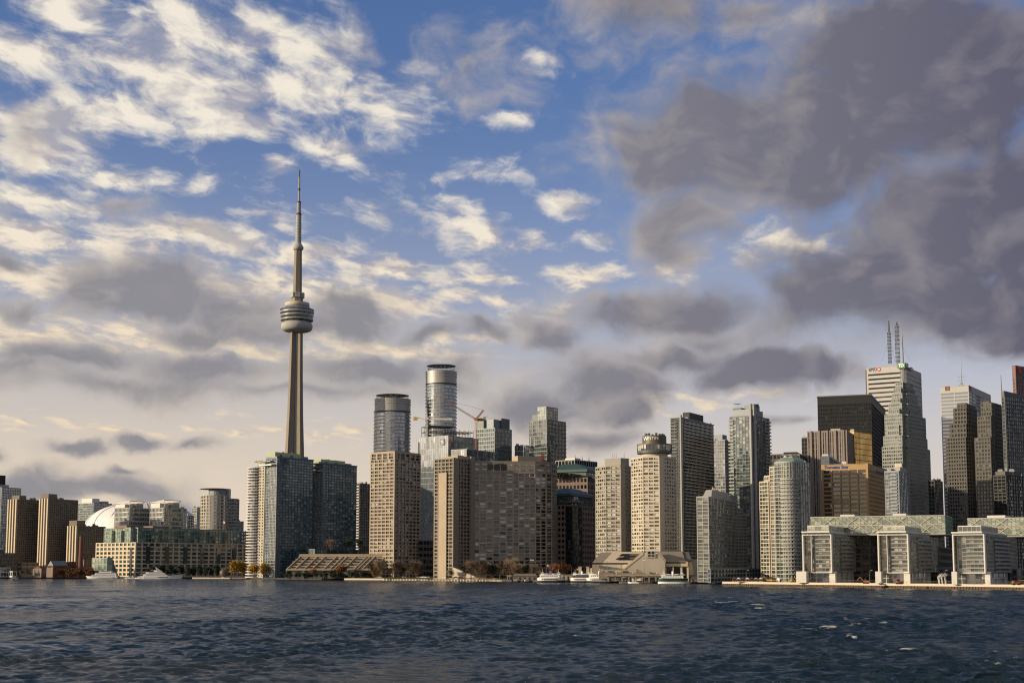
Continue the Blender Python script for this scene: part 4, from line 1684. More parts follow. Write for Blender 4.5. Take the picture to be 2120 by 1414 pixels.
m.box(c.x - 3, c.x + 2, c.y - 1.5, c.y + 1.5, c.z - 3.6, c.z + .6)
m.build('counterweight', paint('crane_yellow', (.50, .36, .05)), root)

# ================================================================ condominiums behind the wide tan block
b = Bld('condo_tower', 'pale green glass condominium with a grey boxed roof beside the orange crane', 'condominium', 986, 1024, 1059, 887, 1850, yaw=38)
b.body(36, bay=3.2, sp=.26, pw=.14, d=.3, wall=W['bluegrey'], glass=G['green'], ed={3: dict(sp=.24, pw=.2)})
b.box('penthouse', W['bluegrey'], .15, .7, .1, .5, b.z1 + .4, b.z(867))
b.box('penthouse', W['dgrey'], .1, .8, .5, 1.0, b.z1 + .4, b.z(863))
b.box('glass_crown', G['pale'], .6, 1.0, .0, .12, b.z1 + .4, b.z(861))
b.box('gold_bay', G['bronze'], 1.0, 1.3, .1, .5, b.z0, b.z(915))
b = Bld('condo_tower', 'dark glass condominium with a pale glass block on its roof behind the wide tan block', 'condominium', 1096, 1132, 1171, 870, 1800, yaw=38)
b.body(40, bay=3.2, sp=.22, pw=.12, d=.3, wall=W['dgrey'], glass=G['teal'], ed={3: dict(sp=.2, pw=.08)})
b.balconies('R', .3, 1.0, 40, b.z0, b.z1, 1.4, W['bluegrey'])
b.box('penthouse', W['dgrey'], .45, .95, .1, .5, b.z1 + .4, b.z(856))
pb = facade(b.root, b.poly(.05, .55, .02, .62), b.z1 + .4, b.z(843), 4, bay=4, sp=.1, pw=.08, d=.2, wall=W['bluegrey'], glass=G['pale'], wall_name='glass_block_wall')
b = Bld('office_block', 'small teal glass office with a little shield sign beside the dark glass condominium', 'office', 1066, 1088, 1112, 923, 1860, yaw=36)
b.body(24, bay=3.2, sp=.2, pw=.1, d=.2, wall=W['lightgrey'], glass=G['teal'])
shield_sign(b, 'L', 1071.5, 927, 5.2, 8.5)
b.mast(.2, .6, b.z1, 11, .35)
b = Bld('unfinished_block', 'grey concrete building under construction with bare columns behind the green roofs', 'construction site', 1150, 1190, 1236, 953, 1760, yaw=38)
b.body(20, bay=5, sp=.2, pw=.2, d=.3, wall=W['grey'], glass=G['deep'])
b.box('hoarding', W['white'], .0, .5, .0, .25, b.z1 + .4, b.z(948))
for i in range(9):
    b.mast(.04 + .1 * (i % 3), .05 + i * .1, b.z1 + .4, rnd.uniform(4, 8), .35, 'bare_column', 'grey')
m = MB()
p = at(1124, 945, 1650)
rc = empty('material_hoist', (p.x, 1650, zp(960, 1650)))
tag(rc, 'thin red builders hoist mast standing behind the wide tan block', 'hoist')
lattice(m, (p.x, 1650, zp(965, 1650)), (p.x, 1650, zp(938, 1650)), 2.4, .35, 10)
m.build('mast', paint('hoist_red', (.2, .03, .02)), rc)
m = MB()
m.box(p.x - 1.6, p.x + 1.6, 1646.5, 1648.5, zp(952, 1650), zp(946, 1650))
m.build('cage', paint('hoist_red', (.3, .03, .02)), rc)

# ================================================================ wide tan block
b = Bld('wide_apartment_block', 'wide taupe concrete apartment block with a dense grid of windows above the lawn', 'apartment block', 901, 939, 979, 950, 1440, yaw=40)
b.body(32, bay=4.6, sp=.30, pw=.2, d=.8, wall=W['taupe'], glass=G['dark'], mode='window', ed={3: dict(bay=5.4, sp=.34, pw=.2), 0: dict(bay=5, pw=.24)})
WB = b
b.box('blank_pier', W['tan'], .30, .72, -.075, -.03, b.z0, b.z1 - 14)
b.box('blank_pier', W['taupe'], -.03, .0, -.03, .26, b.z0, b.z1 + 1.3)
b.box('blank_pier', W['taupe'], -.10, -.03, .82, 1.02, b.z0, b.z1 + 4)
b.box('penthouse', W['tan'], .1, .9, .3, 1.0, b.z1 + 1.25, b.z(942))
b.box('rooftop_box', W['tan'], .3, .6, .5, .8, b.z(942), b.z(939.5))
# the long bent wing
pA = b.pt(0, .98)
pts_px = [(979, 0), (1062, 26), (1108, 42), (1130, 62), (1141, 92)]
front = []
for x, dd in pts_px:
    Yd = pA.y + dd * .22
    front.append((tx(x, 952) * Yd, Yd))
back = [(front[-1][0] + 6, front[-1][1] + 26), (front[0][0] + 18, front[0][1] + 40)]
wing = front + back
zw0, zw1 = 1.6, zp(980, pA.y)
n_ = 29
facade(b.root, wing, zw0, zw1, n_, bay=7.6, sp=.22, pw=.16, d=.7, wall=W['tan'], glass=G['wing'], mode='window', ed={0: dict(bay=7.0), 1: dict(bay=6.5), 2: dict(bay=6), 3: dict(bay=6)}, win_name='wing_window', top=.2, wall_name='wing_wall')
ztop2 = zp(955, pA.y + 6)
facade(b.root, wing, zw1 + .2, zw1 + .2 + (ztop2 - zw1) * .82, 2, bay=9, sp=.46, pw=.3, d=.9, wall=W['taupe'], glass=G['warm'], wall_name='crown_wall', top=(ztop2 - zw1) * .18)
for k in range(3):                      # tall dark openings under the wing's parapet
    f = .36 + k * .17
    p = Vector((*front[0], 0)).lerp(Vector((*front[1], 0)), f)
    q = Vector((*front[0], 0)).lerp(Vector((*front[1], 0)), f + .14)
    t = q - p
    nr = Vector((t.y, -t.x, 0)).normalized()
    m = MB()
    m.obox(p + nr * .9 + Vector((0, 0, zp(973, pA.y))), t, nr * .15, (0, 0, zp(960, pA.y) - zp(973, pA.y)))
    m.build('dark_opening', G['black'], b.root)
m = MB()
c0, c1 = Vector((tx(1072, 950) * (pA.y + 25), pA.y + 25, 0)), Vector((tx(1121, 950) * (pA.y + 36), pA.y + 36, 0))
t = c1 - c0
m.obox(c0 + Vector((0, 0, ztop2)), t, Vector((-t.y, t.x, 0)).normalized() * 16, (0, 0, zp(944, pA.y + 30) - ztop2))
m.build('penthouse', W['tan'], b.root)
# sloped concrete ramp wall at its foot
m = MB()
p, q = at(938, 1195, 1425), at(985, 1195, 1415)
rr_ = empty('ramp_wall', (p.x, 1425, 1.6))
tag(rr_, 'pale sloping concrete ramp wall at the foot of the wide taupe block', 'ramp')
m.mesh([(p.x, 1425, 1.6), (q.x + 10, 1410, 1.6), (q.x + 10, 1410, 3.2), (q.x, 1412, 4.2), (p.x, 1425, zp(1174, 1425)), (p.x + 2, 1429, 1.6), (q.x + 12, 1414, 1.6), (q.x + 12, 1414, 3.2), (q.x + 2, 1416, 4.2), (p.x + 2, 1429, zp(1174, 1425))],
       [(0, 1, 2, 3, 4), (9, 8, 7, 6, 5), (4, 3, 8, 9), (3, 2, 7, 8), (0, 4, 9, 5), (1, 6, 7, 2)])
m.build('sloping_wall', W['ivory'], rr_)
m = MB()
m.box(q.x - 4, q.x + 26, 1408, 1409, 1.6, 3.0)
m.build('kerb_wall', W['ivory'], rr_)
b = Bld('parking_building', 'dark multi-storey car park between the tan tower and the wide taupe block', 'car park', 850, 876, 930, 1120, 1580, yaw=30)
b.body(6, bay=6, sp=.45, pw=.15, d=.4, wall=W['darkstone'], glass=G['deep'])

# ================================================================ granite offices with green hipped roofs
def hip_office(label, xl, xc, xr, y, Y, nf, yeave, yridge, yaw, bay, roofu=(-.02, 1.02), roofv=(-.02, 1.02)):
    b = Bld('granite_office', label, 'office', xl, xc, xr, y, Y, yaw=yaw, group='granite offices with green hipped roofs')
    b.body(nf, bay=bay, sp=.46, pw=.42, d=.5, wall=W['pink'], glass=G['black'], mode='window', ed={3: dict(pw=.36)})
    za = b.z1 + 1.25
    zg = b.z(yeave)
    facade(b.root, b.poly(.06, .94, .08, .92), za, zg, 3, bay=4, sp=.08, pw=.05, d=.15, wall=W['dgreen'], glass=G['teal'], wall_name='glass_storey_wall', top=.3)
    e = [b.pt(u, v, zg + .6) for u, v in ((.02, .03), (.02, .97), (.98, .97), (.98, .03))]
    zt = b.z(yridge)
    f = [b.pt(u, v, zg + (zt - zg) * .32) for u, v in ((.02, .03), (.02, .97), (.98, .97), (.98, .03))]
    g = [b.pt(u, v, zt) for u, v in ((.36, .28), (.36, .72), (.66, .72), (.66, .28))]
    m = MB()
    m.mesh(e + f + g, [(0, 1, 5, 4), (1, 2, 6, 5), (2, 3, 7, 6), (3, 0, 4, 7), (4, 5, 9, 8), (5, 6, 10, 9), (6, 7, 11, 10), (7, 4, 8, 11), (8, 9, 10, 11), (3, 2, 1, 0)])
    m.build('hipped_roof', W['dgreen'], b.root)
    return b


b = hip_office('pink-brown granite office with the higher dark green hipped roof, standing behind', 1128, 1216, 1250, 990, 1620, 15, 977, 957, 24, 4.6)
b = hip_office('brown granite office with the lower green hipped roof, beside the wide taupe block', 1118, 1184, 1236, 1047, 1505, 13, 1027, 1008, 28, 4.4)
facade(b.root, b.poly(-.04, .16, -.03, .34), b.z0, b.z(1050), 13, bay=2.6, sp=.16, pw=.08, d=.2, wall=W['black'], glass=G['deep'], wall_name='corner_bay_wall')
b.box('corner_bay_head', W['dgrey'], -.06, .2, -.02, .4, b.z(1040), b.z(1036))
m = MB()
p, t, nr, mx, my = frame(b, 'R', 1201, 1019, .2)
plate('blue_disc_sign', (p, t, nr), ngon(0, 0, 1.6, 1.8), .3, paint('sign_blue', (.03, .16, .50)), b.root, 1.0)

# ================================================================ hotel towers
def chamfer_poly(b, cu=.3, cv=.3):
    """the four-cornered plan with its near corner and side corners cut"""
    P = lambda u, v: tuple(b.pt(u, v)[:2])
    return [P(cu, 0), P(0, cv), P(0, 1 - cv), P(cu, 1), P(1 - cu, 1), P(1, 1 - cv), P(1, cv), P(1 - cu, 0)]


def hotel(label, xs, y, Y, nf, blank_edge):
    """octagonal plan given by photo columns of the corners: left end, front-left, front-right, blank pier, right end"""
    x0, x1, x2, x3, x4 = xs
    dep = [26, 6, 0, 3, 22]
    P = [(tx(x, y) * (Y + d), Y + d) for x, d in zip(xs, dep)]
    back = [(P[4][0] - 4, Y + 44), (P[0][0] + 10, Y + 50)]
    poly = P + back
    root = empty('hotel_tower', (P[2][0], Y + 22, 1.6))
    tag(root, label, 'hotel', 'cream hotel towers by the ferry docks')
    wm = W['greyivory' if Y > 1300 else 'ivory']  # the rear tower's cloud shadow is put into its wall colour
    z1 = zp(y, Y)
    facade(root, poly, 1.6, z1, nf, bay=4.5, sp=.42, pw=.14, d=.7, wall=wm, glass=G['warm'], mode='window', blank=(2,), ed={0: dict(bay=4.8, sp=.4, pw=.22), 1: dict(bay=5.4), 3: dict(bay=4.6, sp=.44, pw=.3)}, top=1.5)
    return root, poly, z1, P


root, poly, z1, P = hotel('cream hotel tower with a plain boxed roof, standing behind the restaurant-topped one', (1234, 1255, 1284, 1293, 1310), 966, 1330, 29, 2)
m = MB()
def pent(P, Y, xa, xb, xc, y0, y1, mat, nm):
    a, b_, c_ = (tx(xa, y0) * (Y + 14), Y + 14), (tx(xb, y0) * (Y + 5), Y + 5), (tx(xc, y0) * (Y + 12), Y + 12)
    m = MB()
    m.prism([a, b_, c_, (c_[0] - 2, Y + 34), (a[0] + 6, Y + 36)], zp(y1, Y), zp(y0, Y))
    return m.build(nm, W[mat], root)
pent(P, 1330, 1252, 1285, 1302, 947, 967, 'greyivory', 'penthouse')
for i, x in enumerate((1268, 1272, 1276, 1290, 1293)):
    p = at(x, 946, 1345)
    m = MB()
    m.tube((p.x, 1345, zp(947.5, 1345)), (p.x, 1345, zp(937 + i % 2 * 3, 1345)), .25, .15, 4)
    m.build('antenna', W['lightgrey'], root)
root, poly, z1, P = hotel('cream hotel tower crowned by a round revolving restaurant', (1308, 1332, 1364, 1373, 1398), 947, 1255, 33, 2)
cx, cyy = tx(1355, 935) * 1278, 1278
kk = 1278 / FPX
zz = lambda y: zp(y, 1278, 1355)
m = MB()
m.lathe([(27 * kk, z1 + .4), (27 * kk, zz(940)), (33 * kk, zz(940))], cx, cyy, 32)
m.build('restaurant_stem', W['ivory'], root)
m = MB()
m.lathe([(30 * kk, zz(940.5)), (36 * kk, zz(939.5)), (36.4 * kk, zz(934.5)), (35.2 * kk, zz(934.5))], cx, cyy, 40)
m.build('restaurant_floor', W['dgrey'], root, False)
m = MB()
n = 32
for i in range(n):
    a0, a1 = 2 * math.pi * i / n, 2 * math.pi * (i + 1) / n
    r_ = 35.6 * kk
    m.quad((cx + r_ * math.cos(a0), cyy + r_ * math.sin(a0), zz(934.5)), (cx + r_ * math.cos(a1), cyy + r_ * math.sin(a1), zz(934.5)), (cx + r_ * math.cos(a1), cyy + r_ * math.sin(a1), zz(922.5)), (cx + r_ * math.cos(a0), cyy + r_ * math.sin(a0), zz(922.5)), uv=[(i, 0), (i + .99, 0), (i + .99, .99), (i, .99)])
m.build('restaurant_window', G['warm'], root)
m = MB()
for i in range(n):
    a = 2 * math.pi * i / n
    p = Vector((cx + 35.9 * kk * math.cos(a), cyy + 35.9 * kk * math.sin(a), zz(934.5)))
    m.tube(p, p + Vector((0, 0, zz(922.5) - zz(934.5))), .28, .28, 4)
m.build('mullion', W['dgrey'], root)
m = MB()
m.lathe([(35 * kk, zz(922.5)), (36.4 * kk, zz(922.5)), (36.4 * kk, zz(920.4)), (25 * kk, zz(919.6))], cx, cyy, 40)
m.build('restaurant_roof', W['dgrey'], root)
m = MB()
brz = wall_mat('dark_olive_drum_metal', (.10, .085, .045), var=.1, rough=.5)
m.lathe([(25 * kk, zz(920)), (25 * kk, zz(903.5)), (24 * kk, zz(903))], cx, cyy, 36)
drum = m.build('sign_drum', brz, root, False)
rr_ = 25 * kk
for ch, an, sz in zip("WESTIN", (-141, -126, -114.5, -103, -94, -84), (1.22, .92, .92, .92, .92, .92)):
    a = R(an)
    nr = Vector((math.cos(a), math.sin(a), 0))
    t = Vector((-nr.y, nr.x, 0))
    p = Vector((cx, cyy, zz(909.5 if sz < 1 else 910))) + nr * (rr_ + .05)
    text(ch, (p, t, nr), 4.4 * sz, paint('sign_white', (.8, .8, .78)), drum, .05, .12, sx=.95, bold=.04)
m = MB()
for i in range(7):
    a = R(-150 + i * 22)
    p = Vector((cx + 20 * kk * math.cos(a), cyy + 20 * kk * math.sin(a), zz(903)))
    m = MB()
    m.box(p.x - 1, p.x + 1, p.y - 1, p.y + 1, p.z - .2, p.z + rnd.uniform(.8, 2.4))
    m.build('rooftop_unit', W['dgrey'], root)
m = MB()
p = at(1335, 898, 1278)
m.tube((p.x, 1278, zz(903)), (p.x, 1278, zz(895)), .3, .2, 4)
m.build('antenna', W['lightgrey'], root)


def conference():
    Y = 1225.0
    root = empty('conference_centre', (at(1330, 1190, Y).x, Y + 20, 1.6))
    tag(root, 'sculpted pale concrete conference building with sloping roofs below the hotel towers', 'conference centre')
    L = lambda x, y, d=0.0: Vector((tx(x, y) * (Y + d), Y + d, zp(y, Y + d, x)))
    zf = 1.6
    def solid(name, pts, depth, mat, d0=0.0):
        """a wall outline in photo columns and rows at one depth, with real thickness behind it"""
        m = MB()
        f = [L(x, y, d0) for x, y in pts]
        g = [Vector((p.x + depth * .12, p.y + depth, p.z)) for p in f]
        n = len(f)
        m.mesh(f + g, [tuple(range(n)), tuple(range(2 * n - 1, n - 1, -1))] + [((i + 1) % n, i, n + i, n + (i + 1) % n) for i in range(n)])
        return m.build(name, mat, root)
    # central gable wall (listed anticlockwise as seen)
    solid('gable_wall', [(1288, 1196), (1377, 1196), (1377, 1164), (1363, 1146), (1331, 1146), (1288, 1180)], 3, W['ivory'], -14)
    solid('gable_cap', [(1286, 1180.5), (1288.6, 1182), (1332, 1147.6), (1332, 1142.4), (1329, 1142.4)], 22, W['cream'], -14.4)
    solid('gable_cap', [(1362, 1147), (1364, 1147), (1378, 1164.5), (1379, 1160), (1366, 1141.5), (1362, 1141.5)], 22, W['tan'], -14.4)
    solid('stair_tower', [(1338, 1154), (1357, 1154), (1357, 1140), (1338, 1140)], 8, W['ivory'], -14.8)
    for x in (1341.5, 1349):
        solid('stair_window', [(x, 1152), (x + 5, 1152), (x + 5, 1147.5), (x, 1147.5)], .3, G['dark'], -15.0)
        solid('stair_window', [(x, 1146), (x + 5, 1146), (x + 5, 1141.5), (x, 1141.5)], .3, G['dark'], -15.0)
    # left hall: sloping roof rising to the back
    def slope(name, x0, x1, y0, y1, shift, d0, d1, mat, thick=1.2):
        a, b_ = L(x0, y0, d0), L(x1, y0, d0)
        c_, d_ = L(x1 + shift, y1, d1), L(x0 + shift, y1, d1)
        m = MB()
        up = Vector((0, 0, -thick))
        m.mesh([a, b_, c_, d_, a + up, b_ + up, c_ + up, d_ + up], [(0, 1, 2, 3), (7, 6, 5, 4), (0, 4, 5, 1), (1, 5, 6, 2), (3, 2, 6, 7), (0, 3, 7, 4)])
        return m.build(name, mat, root)
    slope('sloping_roof', 1248, 1308, 1165, 1142, 20, -6, 22, W['cream'])
    slope('sloping_roof', 1226, 1248, 1165, 1143, 18, 6, 30, W['taupe'])
    for k, (x0, x1, y) in enumerate(((1288, 1326, 1149), (1281, 1317, 1156))):
        slope('roof_light', x0 - 6, x1 - 6, y + 1, y - 3, 5, 4 + (1 - k) * 7 - 4.0, 8 + (1 - k) * 7 - 3.0, G['deep'], .5)
    solid('hall_wall', [(1248, 1180), (1300, 1180), (1300, 1165), (1248, 1165)], 24, W['cream'], -6)
    solid('hall_wall', [(1226, 1190), (1250, 1190), (1250, 1165), (1226, 1165)], 20, W['taupe'], 6)
    for x in (1270, 1284):
        solid('slot_window', [(x, 1167.5), (x + 9, 1167.5), (x + 9, 1165.6), (x, 1165.6)], .3, G['deep'], -6.3)
    solid('glass_skirt', [(1240, 1176), (1298, 1184), (1298, 1178), (1240, 1170)], 3, G['blue'], -9.5)
    solid('base_wall', [(1240, 1198), (1300, 1198), (1300, 1184), (1240, 1184)], 18, W['taupe'], -8)
    # right hall with rounded pale flank
    slope('sloping_roof', 1368, 1420, 1163, 1141, -8, -10, 18, W['taupe'])
    slope('sloping_roof', 1408, 1432, 1160, 1142, -6, -4, 20, W['darkstone'])
    solid('hall_wall', [(1378, 1172), (1424, 1172), (1424, 1162), (1378, 1162)], 20, W['cream'], -10)
    m = MB()
    c0 = L(1415, 1175, 0)
    rad = 26 * Y / FPX
    zt = zp(1158, Y)
    pr = []
    vs, fs = [], []
    for j in range(9):
        ph = j / 8 * math.pi / 2
        for i in range(13):
            a = R(-175) + R(150) * i / 12
            r_ = rad * (1 - .22 * (1 - math.cos(ph)))
            vs.append((c0.x + r_ * math.cos(a), Y + 10 + r_ * math.sin(a), zp(1190, Y) + (zt - zp(1190, Y)) * math.sin(ph)))
    for j in range(8):
        for i in range(12):
            a = j * 13 + i
            fs.append((a, a + 1, a + 14, a + 13))
    m.mesh(vs, fs)
    m.build('rounded_flank', W['cream'], root, True)
    solid('end_hall', [(1432, 1196), (1466, 1196), (1466, 1166), (1460, 1158), (1432, 1158)], 24, W['grey'], 4)
    solid('porch', [(1376, 1198), (1424, 1198), (1424, 1174), (1376, 1174)], 1, G['deep'], -9.5)
    for x in (1378, 1393, 1411, 1424):
        p = L(x, 1190, -11)
        m = MB()
        m.box(p.x - .7, p.x + .7, p.y - .7, p.y + .7, zf, zp(1174, Y))
        m.build('column', W['cream'], root)
    # twin stair ramps and the low wall along the dock
    for x0 in (1290, 1317):
        a, c_ = L(x0, 1176, -22), L(x0 + 24, 1191, -22)
        m = MB()
        m.mesh([a, c_, c_ + Vector((0, 0, -1.8)), a + Vector((0, 0, -5.5)), a + Vector((0, 4, 0)), c_ + Vector((0, 4, 0)), c_ + Vector((0, 4, -1.8)), a + Vector((0, 4, -5.5))],
               [(0, 3, 2, 1), (4, 5, 6, 7), (0, 1, 5, 4), (1, 2, 6, 5), (3, 7, 6, 2), (0, 4, 7, 3)])
        m.build('stair_ramp', W['taupe'], root)
    solid('dock_gallery', [(1250, 1192), (1376, 1192), (1376, 1188.5), (1250, 1188.5)], 4, W['tan'], -30)
    solid('dock_gallery', [(1243, 1182), (1300, 1182), (1300, 1178.5), (1243, 1178.5)], 5, W['tan'], -24)
    for x in range(1246, 1376, 14):
        p = L(x, 1195, -29)
        m = MB()
        m.box(p.x - .5, p.x + .5, p.y, p.y + 1, zf, zp(1192, Y - 30))
        m.build('gallery_post', W['taupe'], root)


conference()

# ================================================================ dark glass towers in the middle right
b = Bld('dark_glass_tower', 'dark green glass tower with pale balcony bands beside the restaurant-topped hotel', 'condominium', 1389, 1412, 1476, 868, 1340, yaw=30)
b.body(48, bay=3.4, sp=.16, pw=.06, d=.3, wall=W['dgrey'], glass=G['glossdark'], ed={3: dict(sp=.14, pw=.12)})
b.balconies('R', .03, .98, 48, b.z0, b.z1, 1.7, W['white'], thick=.75, railh=0)
b.balconies('L', .45, 1.05, 48, b.z0, b.z1, 1.6, W['lightgrey'], thick=.5, railh=0)
b.box('corner_fin', W['lightgrey'], -.06, .06, -.06, -.02, b.z0, b.z1 + 4)
b.box('penthouse', W['black'], .2, .8, .3, .75, b.z1 + .4, b.z(848))
b.box('roof_band', W['lightgrey'], -.05, 1.05, -.03, 1.03, b.z1 + 1.25, b.z1 + 2.0)
b.clutter(3, mat='lightgrey', v=(.75, .98))
b = Bld('silver_tower', 'pale silver glass tower squeezed between the two dark glass towers', 'condominium', 1472, 1500, 1513, 912, 1620, yaw=34)
b.body(42, bay=3, sp=.2, pw=.14, d=.3, wall=W['lightgrey'], glass=G['ice'])
b.box('penthouse', W['bluegrey'], .2, .9, .1, .8, b.z1 + .4, b.z(899))
b.mast(.9, .1, b.z1, 10, .5)
b = Bld('dark_glass_tower', 'tallest dark blue glass condominium with a pale vertical stripe and boxed roof', 'condominium', 1511, 1555, 1592, 862, 1330, yaw=36)
b.body(47, bay=3.3, sp=.2, pw=.1, d=.3, wall=W['dgrey'], glass=G['blue'], ed={0: dict(sp=.26, pw=.16)})
b.balconies('L', .82, 1.06, 47, b.z0, b.z1, 1.5, W['lightgrey'])
b.balconies('R', .7, 1.04, 47, b.z0, b.z1, 1.5, W['grey'])
b.box('pale_stripe', W['lightgrey'], -.03, .05, -.05, .02, b.z0, b.z(836))
b.box('pale_stripe', W['lightgrey'], -.06, .0, .1, .2, b.z0, b.z(838))
b.box('upper_storey', W['bluegrey'], .12, .92, .05, .8, b.z1 + .4, b.z(846))
b.box('penthouse', W['dgreen'], .5, .9, .05, .45, b.z(846), b.z(842))
b.box('lift_tower', W['grey'], .1, .5, .2, .6, b.z(846), b.z(836))
m = MB()
p = b.pt(.2, .45)
m.lathe([(4, b.z(838)), (4, b.z(833))], p.x, p.y, 12)
m.build('water_tank', W['dgreen'], b.root)

b = Bld('residential_block', 'pale-gridded residential block with a grey hipped rooftop in front of the dark towers', 'condominium', 1443, 1466, 1547, 1030, 1130, yaw=24)
b.body(24, bay=4.0, sp=.2, pw=.11, d=.35, wall=W['celadon'], glass=G['neutral'], mode='window', ed={0: dict(bay=4.4)}, v=(0, .72))
facade(b.root, b.poly(.05, 1, .725, .87), b.z0, b.z(1044), 22, bay=3.6, sp=.26, pw=.14, d=.35, wall=W['lightgrey'], glass=G['teal'], wall_name='step_wall')
facade(b.root, b.poly(.1, 1, .875, 1), b.z0, b.z(1057), 20, bay=3.2, sp=.3, pw=.12, d=.35, wall=W['grey'], glass=G['dark'], wall_name='step_wall')
zt, za = b.z(1011), b.z1 + 1.25
m = MB()
e = [b.pt(u, v, za) for u, v in ((.1, .1), (.1, .6), (.9, .6), (.9, .1))]
g = [b.pt(u, v, zt) for u, v in ((.25, .16), (.25, .56), (.8, .56), (.8, .16))]
m.mesh(e + g, [(0, 1, 5, 4), (1, 2, 6, 5), (2, 3, 7, 6), (3, 0, 4, 7), (4, 5, 6, 7)])
m.build('hipped_roof', W['lightgrey'], b.root)
b.box('rooftop_box', W['bluegrey'], .2, .8, .6, .78, za - 1, b.z(1014))
b.clutter(3, z=zt, mat='tan', u=(.4, .6), v=(.2, .5), h=(1, 2.4), s=(1, 2))

def stepped_condo():
    Y = 1120.0
    steps = [(1573, 1590, 996, 24), (1583, 1600, 984, 22), (1594, 1618, 966, 15)]
    root = empty('stepped_condo', (at(1625, 1190, Y).x, Y + 15, 1.6))
    tag(root, 'stepped cream condominium with curved balconies and a faceted glass crown', 'condominium')
    for xa, xb, y, d in steps:
        a, c_ = tx(xa, y) * (Y + d), tx(xb, y) * (Y + d - 8)
        facade(root, [(a, Y + d), (c_, Y + d - 8), (c_ + 8, Y + d + 22), (a + 8, Y + d + 22)], 1.6, zp(y, Y), int((zp(y, Y) - 1.6) / 3.1), bay=3.4, sp=.24, pw=.12, d=.5, wall=W['ivory'], glass=G['neutral'], wall_name='step_wall')
    # main body: left flat, round bow, right flat
    y = 958
    pl = []
    for x, d in ((1604, 8), (1618, 2)):
        pl.append((tx(x, y) * (Y + d), Y + d))
    c0 = Vector((tx(1634, y) * Y, Y + 4, 0))
    r_ = 15.5 * Y / FPX
    for i in range(7):
        a = R(-160 + i * 22)
        pl.append((c0.x + r_ * math.cos(a), c0.y + r_ * math.sin(a)))
    for x, d in ((1656, 4), (1676, 14)):
        pl.append((tx(x, y) * (Y + d), Y + d))
    pl += [(pl[-1][0] + 2, Y + 40), (pl[0][0] + 10, Y + 40)]
    z1 = zp(y, Y)
    nf = 31
    facade(root, pl, 1.6, z1, nf, bay=3.2, sp=.2, pw=.09, d=.4, wall=W['celadon'], glass=G['neutral'])
    # bow balconies
    m = MB()
    n = 9
    arc = [R(-165 + i * 150 / n) for i in range(n + 1)]
    fh = (z1 - 14 - 1.6) / (nf - 4)
    for i in range(n):
        for r0, r1, za, zb in ((r_ - .2, r_ + 1.6, 1.6, 1.85), (r_ + 1.5, r_ + 1.6, 1.85, 2.7)):
            p = [(c0.x + q * math.cos(a), c0.y + q * math.sin(a)) for a, q in ((arc[i], r0), (arc[i], r1), (arc[i + 1], r1), (arc[i + 1], r0))]
            m.prism(p, za, zb)
    me = m.data('balcony', W['lightgrey'], world_org(root))
    for k in range(2, nf - 3):
        o = bpy.data.objects.new('balcony', me)
        o.parent = root
        o.location = (0, 0, k * fh)
        link(o)
    # faceted crown
    cx, cy = tx(1637, 950) * (Y + 18), Y + 18
    kk = Y / FPX
    for r0, r1, ya, yb, mt, nm in ((33, 32, 957, 951, G['pale'], 'crown_glazing'), (32, 21, 951, 944.5, W['green'], 'crown_roof'), (16, 14, 944.5, 939, W['lightgrey'], 'crown_lantern')):
        m = MB()
        m.lathe([(r0 * kk, zp(ya, Y)), (r1 * kk, zp(yb, Y)), (r1 * kk * .9, zp(yb, Y) + .1)], cx, cy, 8)
        m.build(nm, mt, root)
    for i in range(5):
        m = MB()
        x = cx - 8 + i * 3.2
        m.box(x, x + 1.6, cy - 6, cy - 4, zp(941, Y), zp(937 + rnd.random() * 3, Y))
        m.build('rooftop_unit', W['tan'], root)


stepped_condo()
# shadowed low strip along the elevated road
b = Bld('low_building', 'long low white-banded parking podium behind the right end of the docks', 'podium', 1467, 1470, 1672, 1179, 1075, yaw=30)
b.body(3, bay=7, sp=.30, pw=.1, d=.6, wall=W['bluegrey'], glass=G['deep'])

b = Bld('office_block', 'dark brown flat office block showing above the stepped cream condominium', 'office', 1585, 1655, 1676, 941, 1500, yaw=20)
b.body(20, bay=4, sp=.4, pw=.3, d=.4, wall=W['darkstone'], glass=G['deep'])
b.box('penthouse', W['black'], .1, .5, .1, .8, b.z1 + 1.25, b.z(934))
b = Bld('black_tower', 'slim black office tower at the left shoulder of the ribbed stone tower', 'office', 1660, 1671, 1690, 908, 1720)
b.body(34, bay=3, sp=.2, pw=.2, d=.3, wall=W['black'], glass=G['black'])

# ================================================================ financial district
b = Bld('black_tower', 'wide black steel office tower behind the ribbed stone tower', 'office', 1693, 1803, 1832, 834, 1720, yaw=18)
b.body(44, bay=3, sp=.24, pw=.2, d=.35, wall=W['black'], glass=G['black'], top=9)
b.box('rooftop_box', W['dgrey'], .55, .75, .2, .7, b.z1 + 9, b.z(829))
facade(b.root, b.poly(-.004, 1.004, -.004, 1.004), b.z1 + 9.05, b.z1 + 9.8, 1, bay=4, sp=.3, pw=.1, d=.6, wall=W['dgrey'], glass=G['black'], wall_name='parapet')

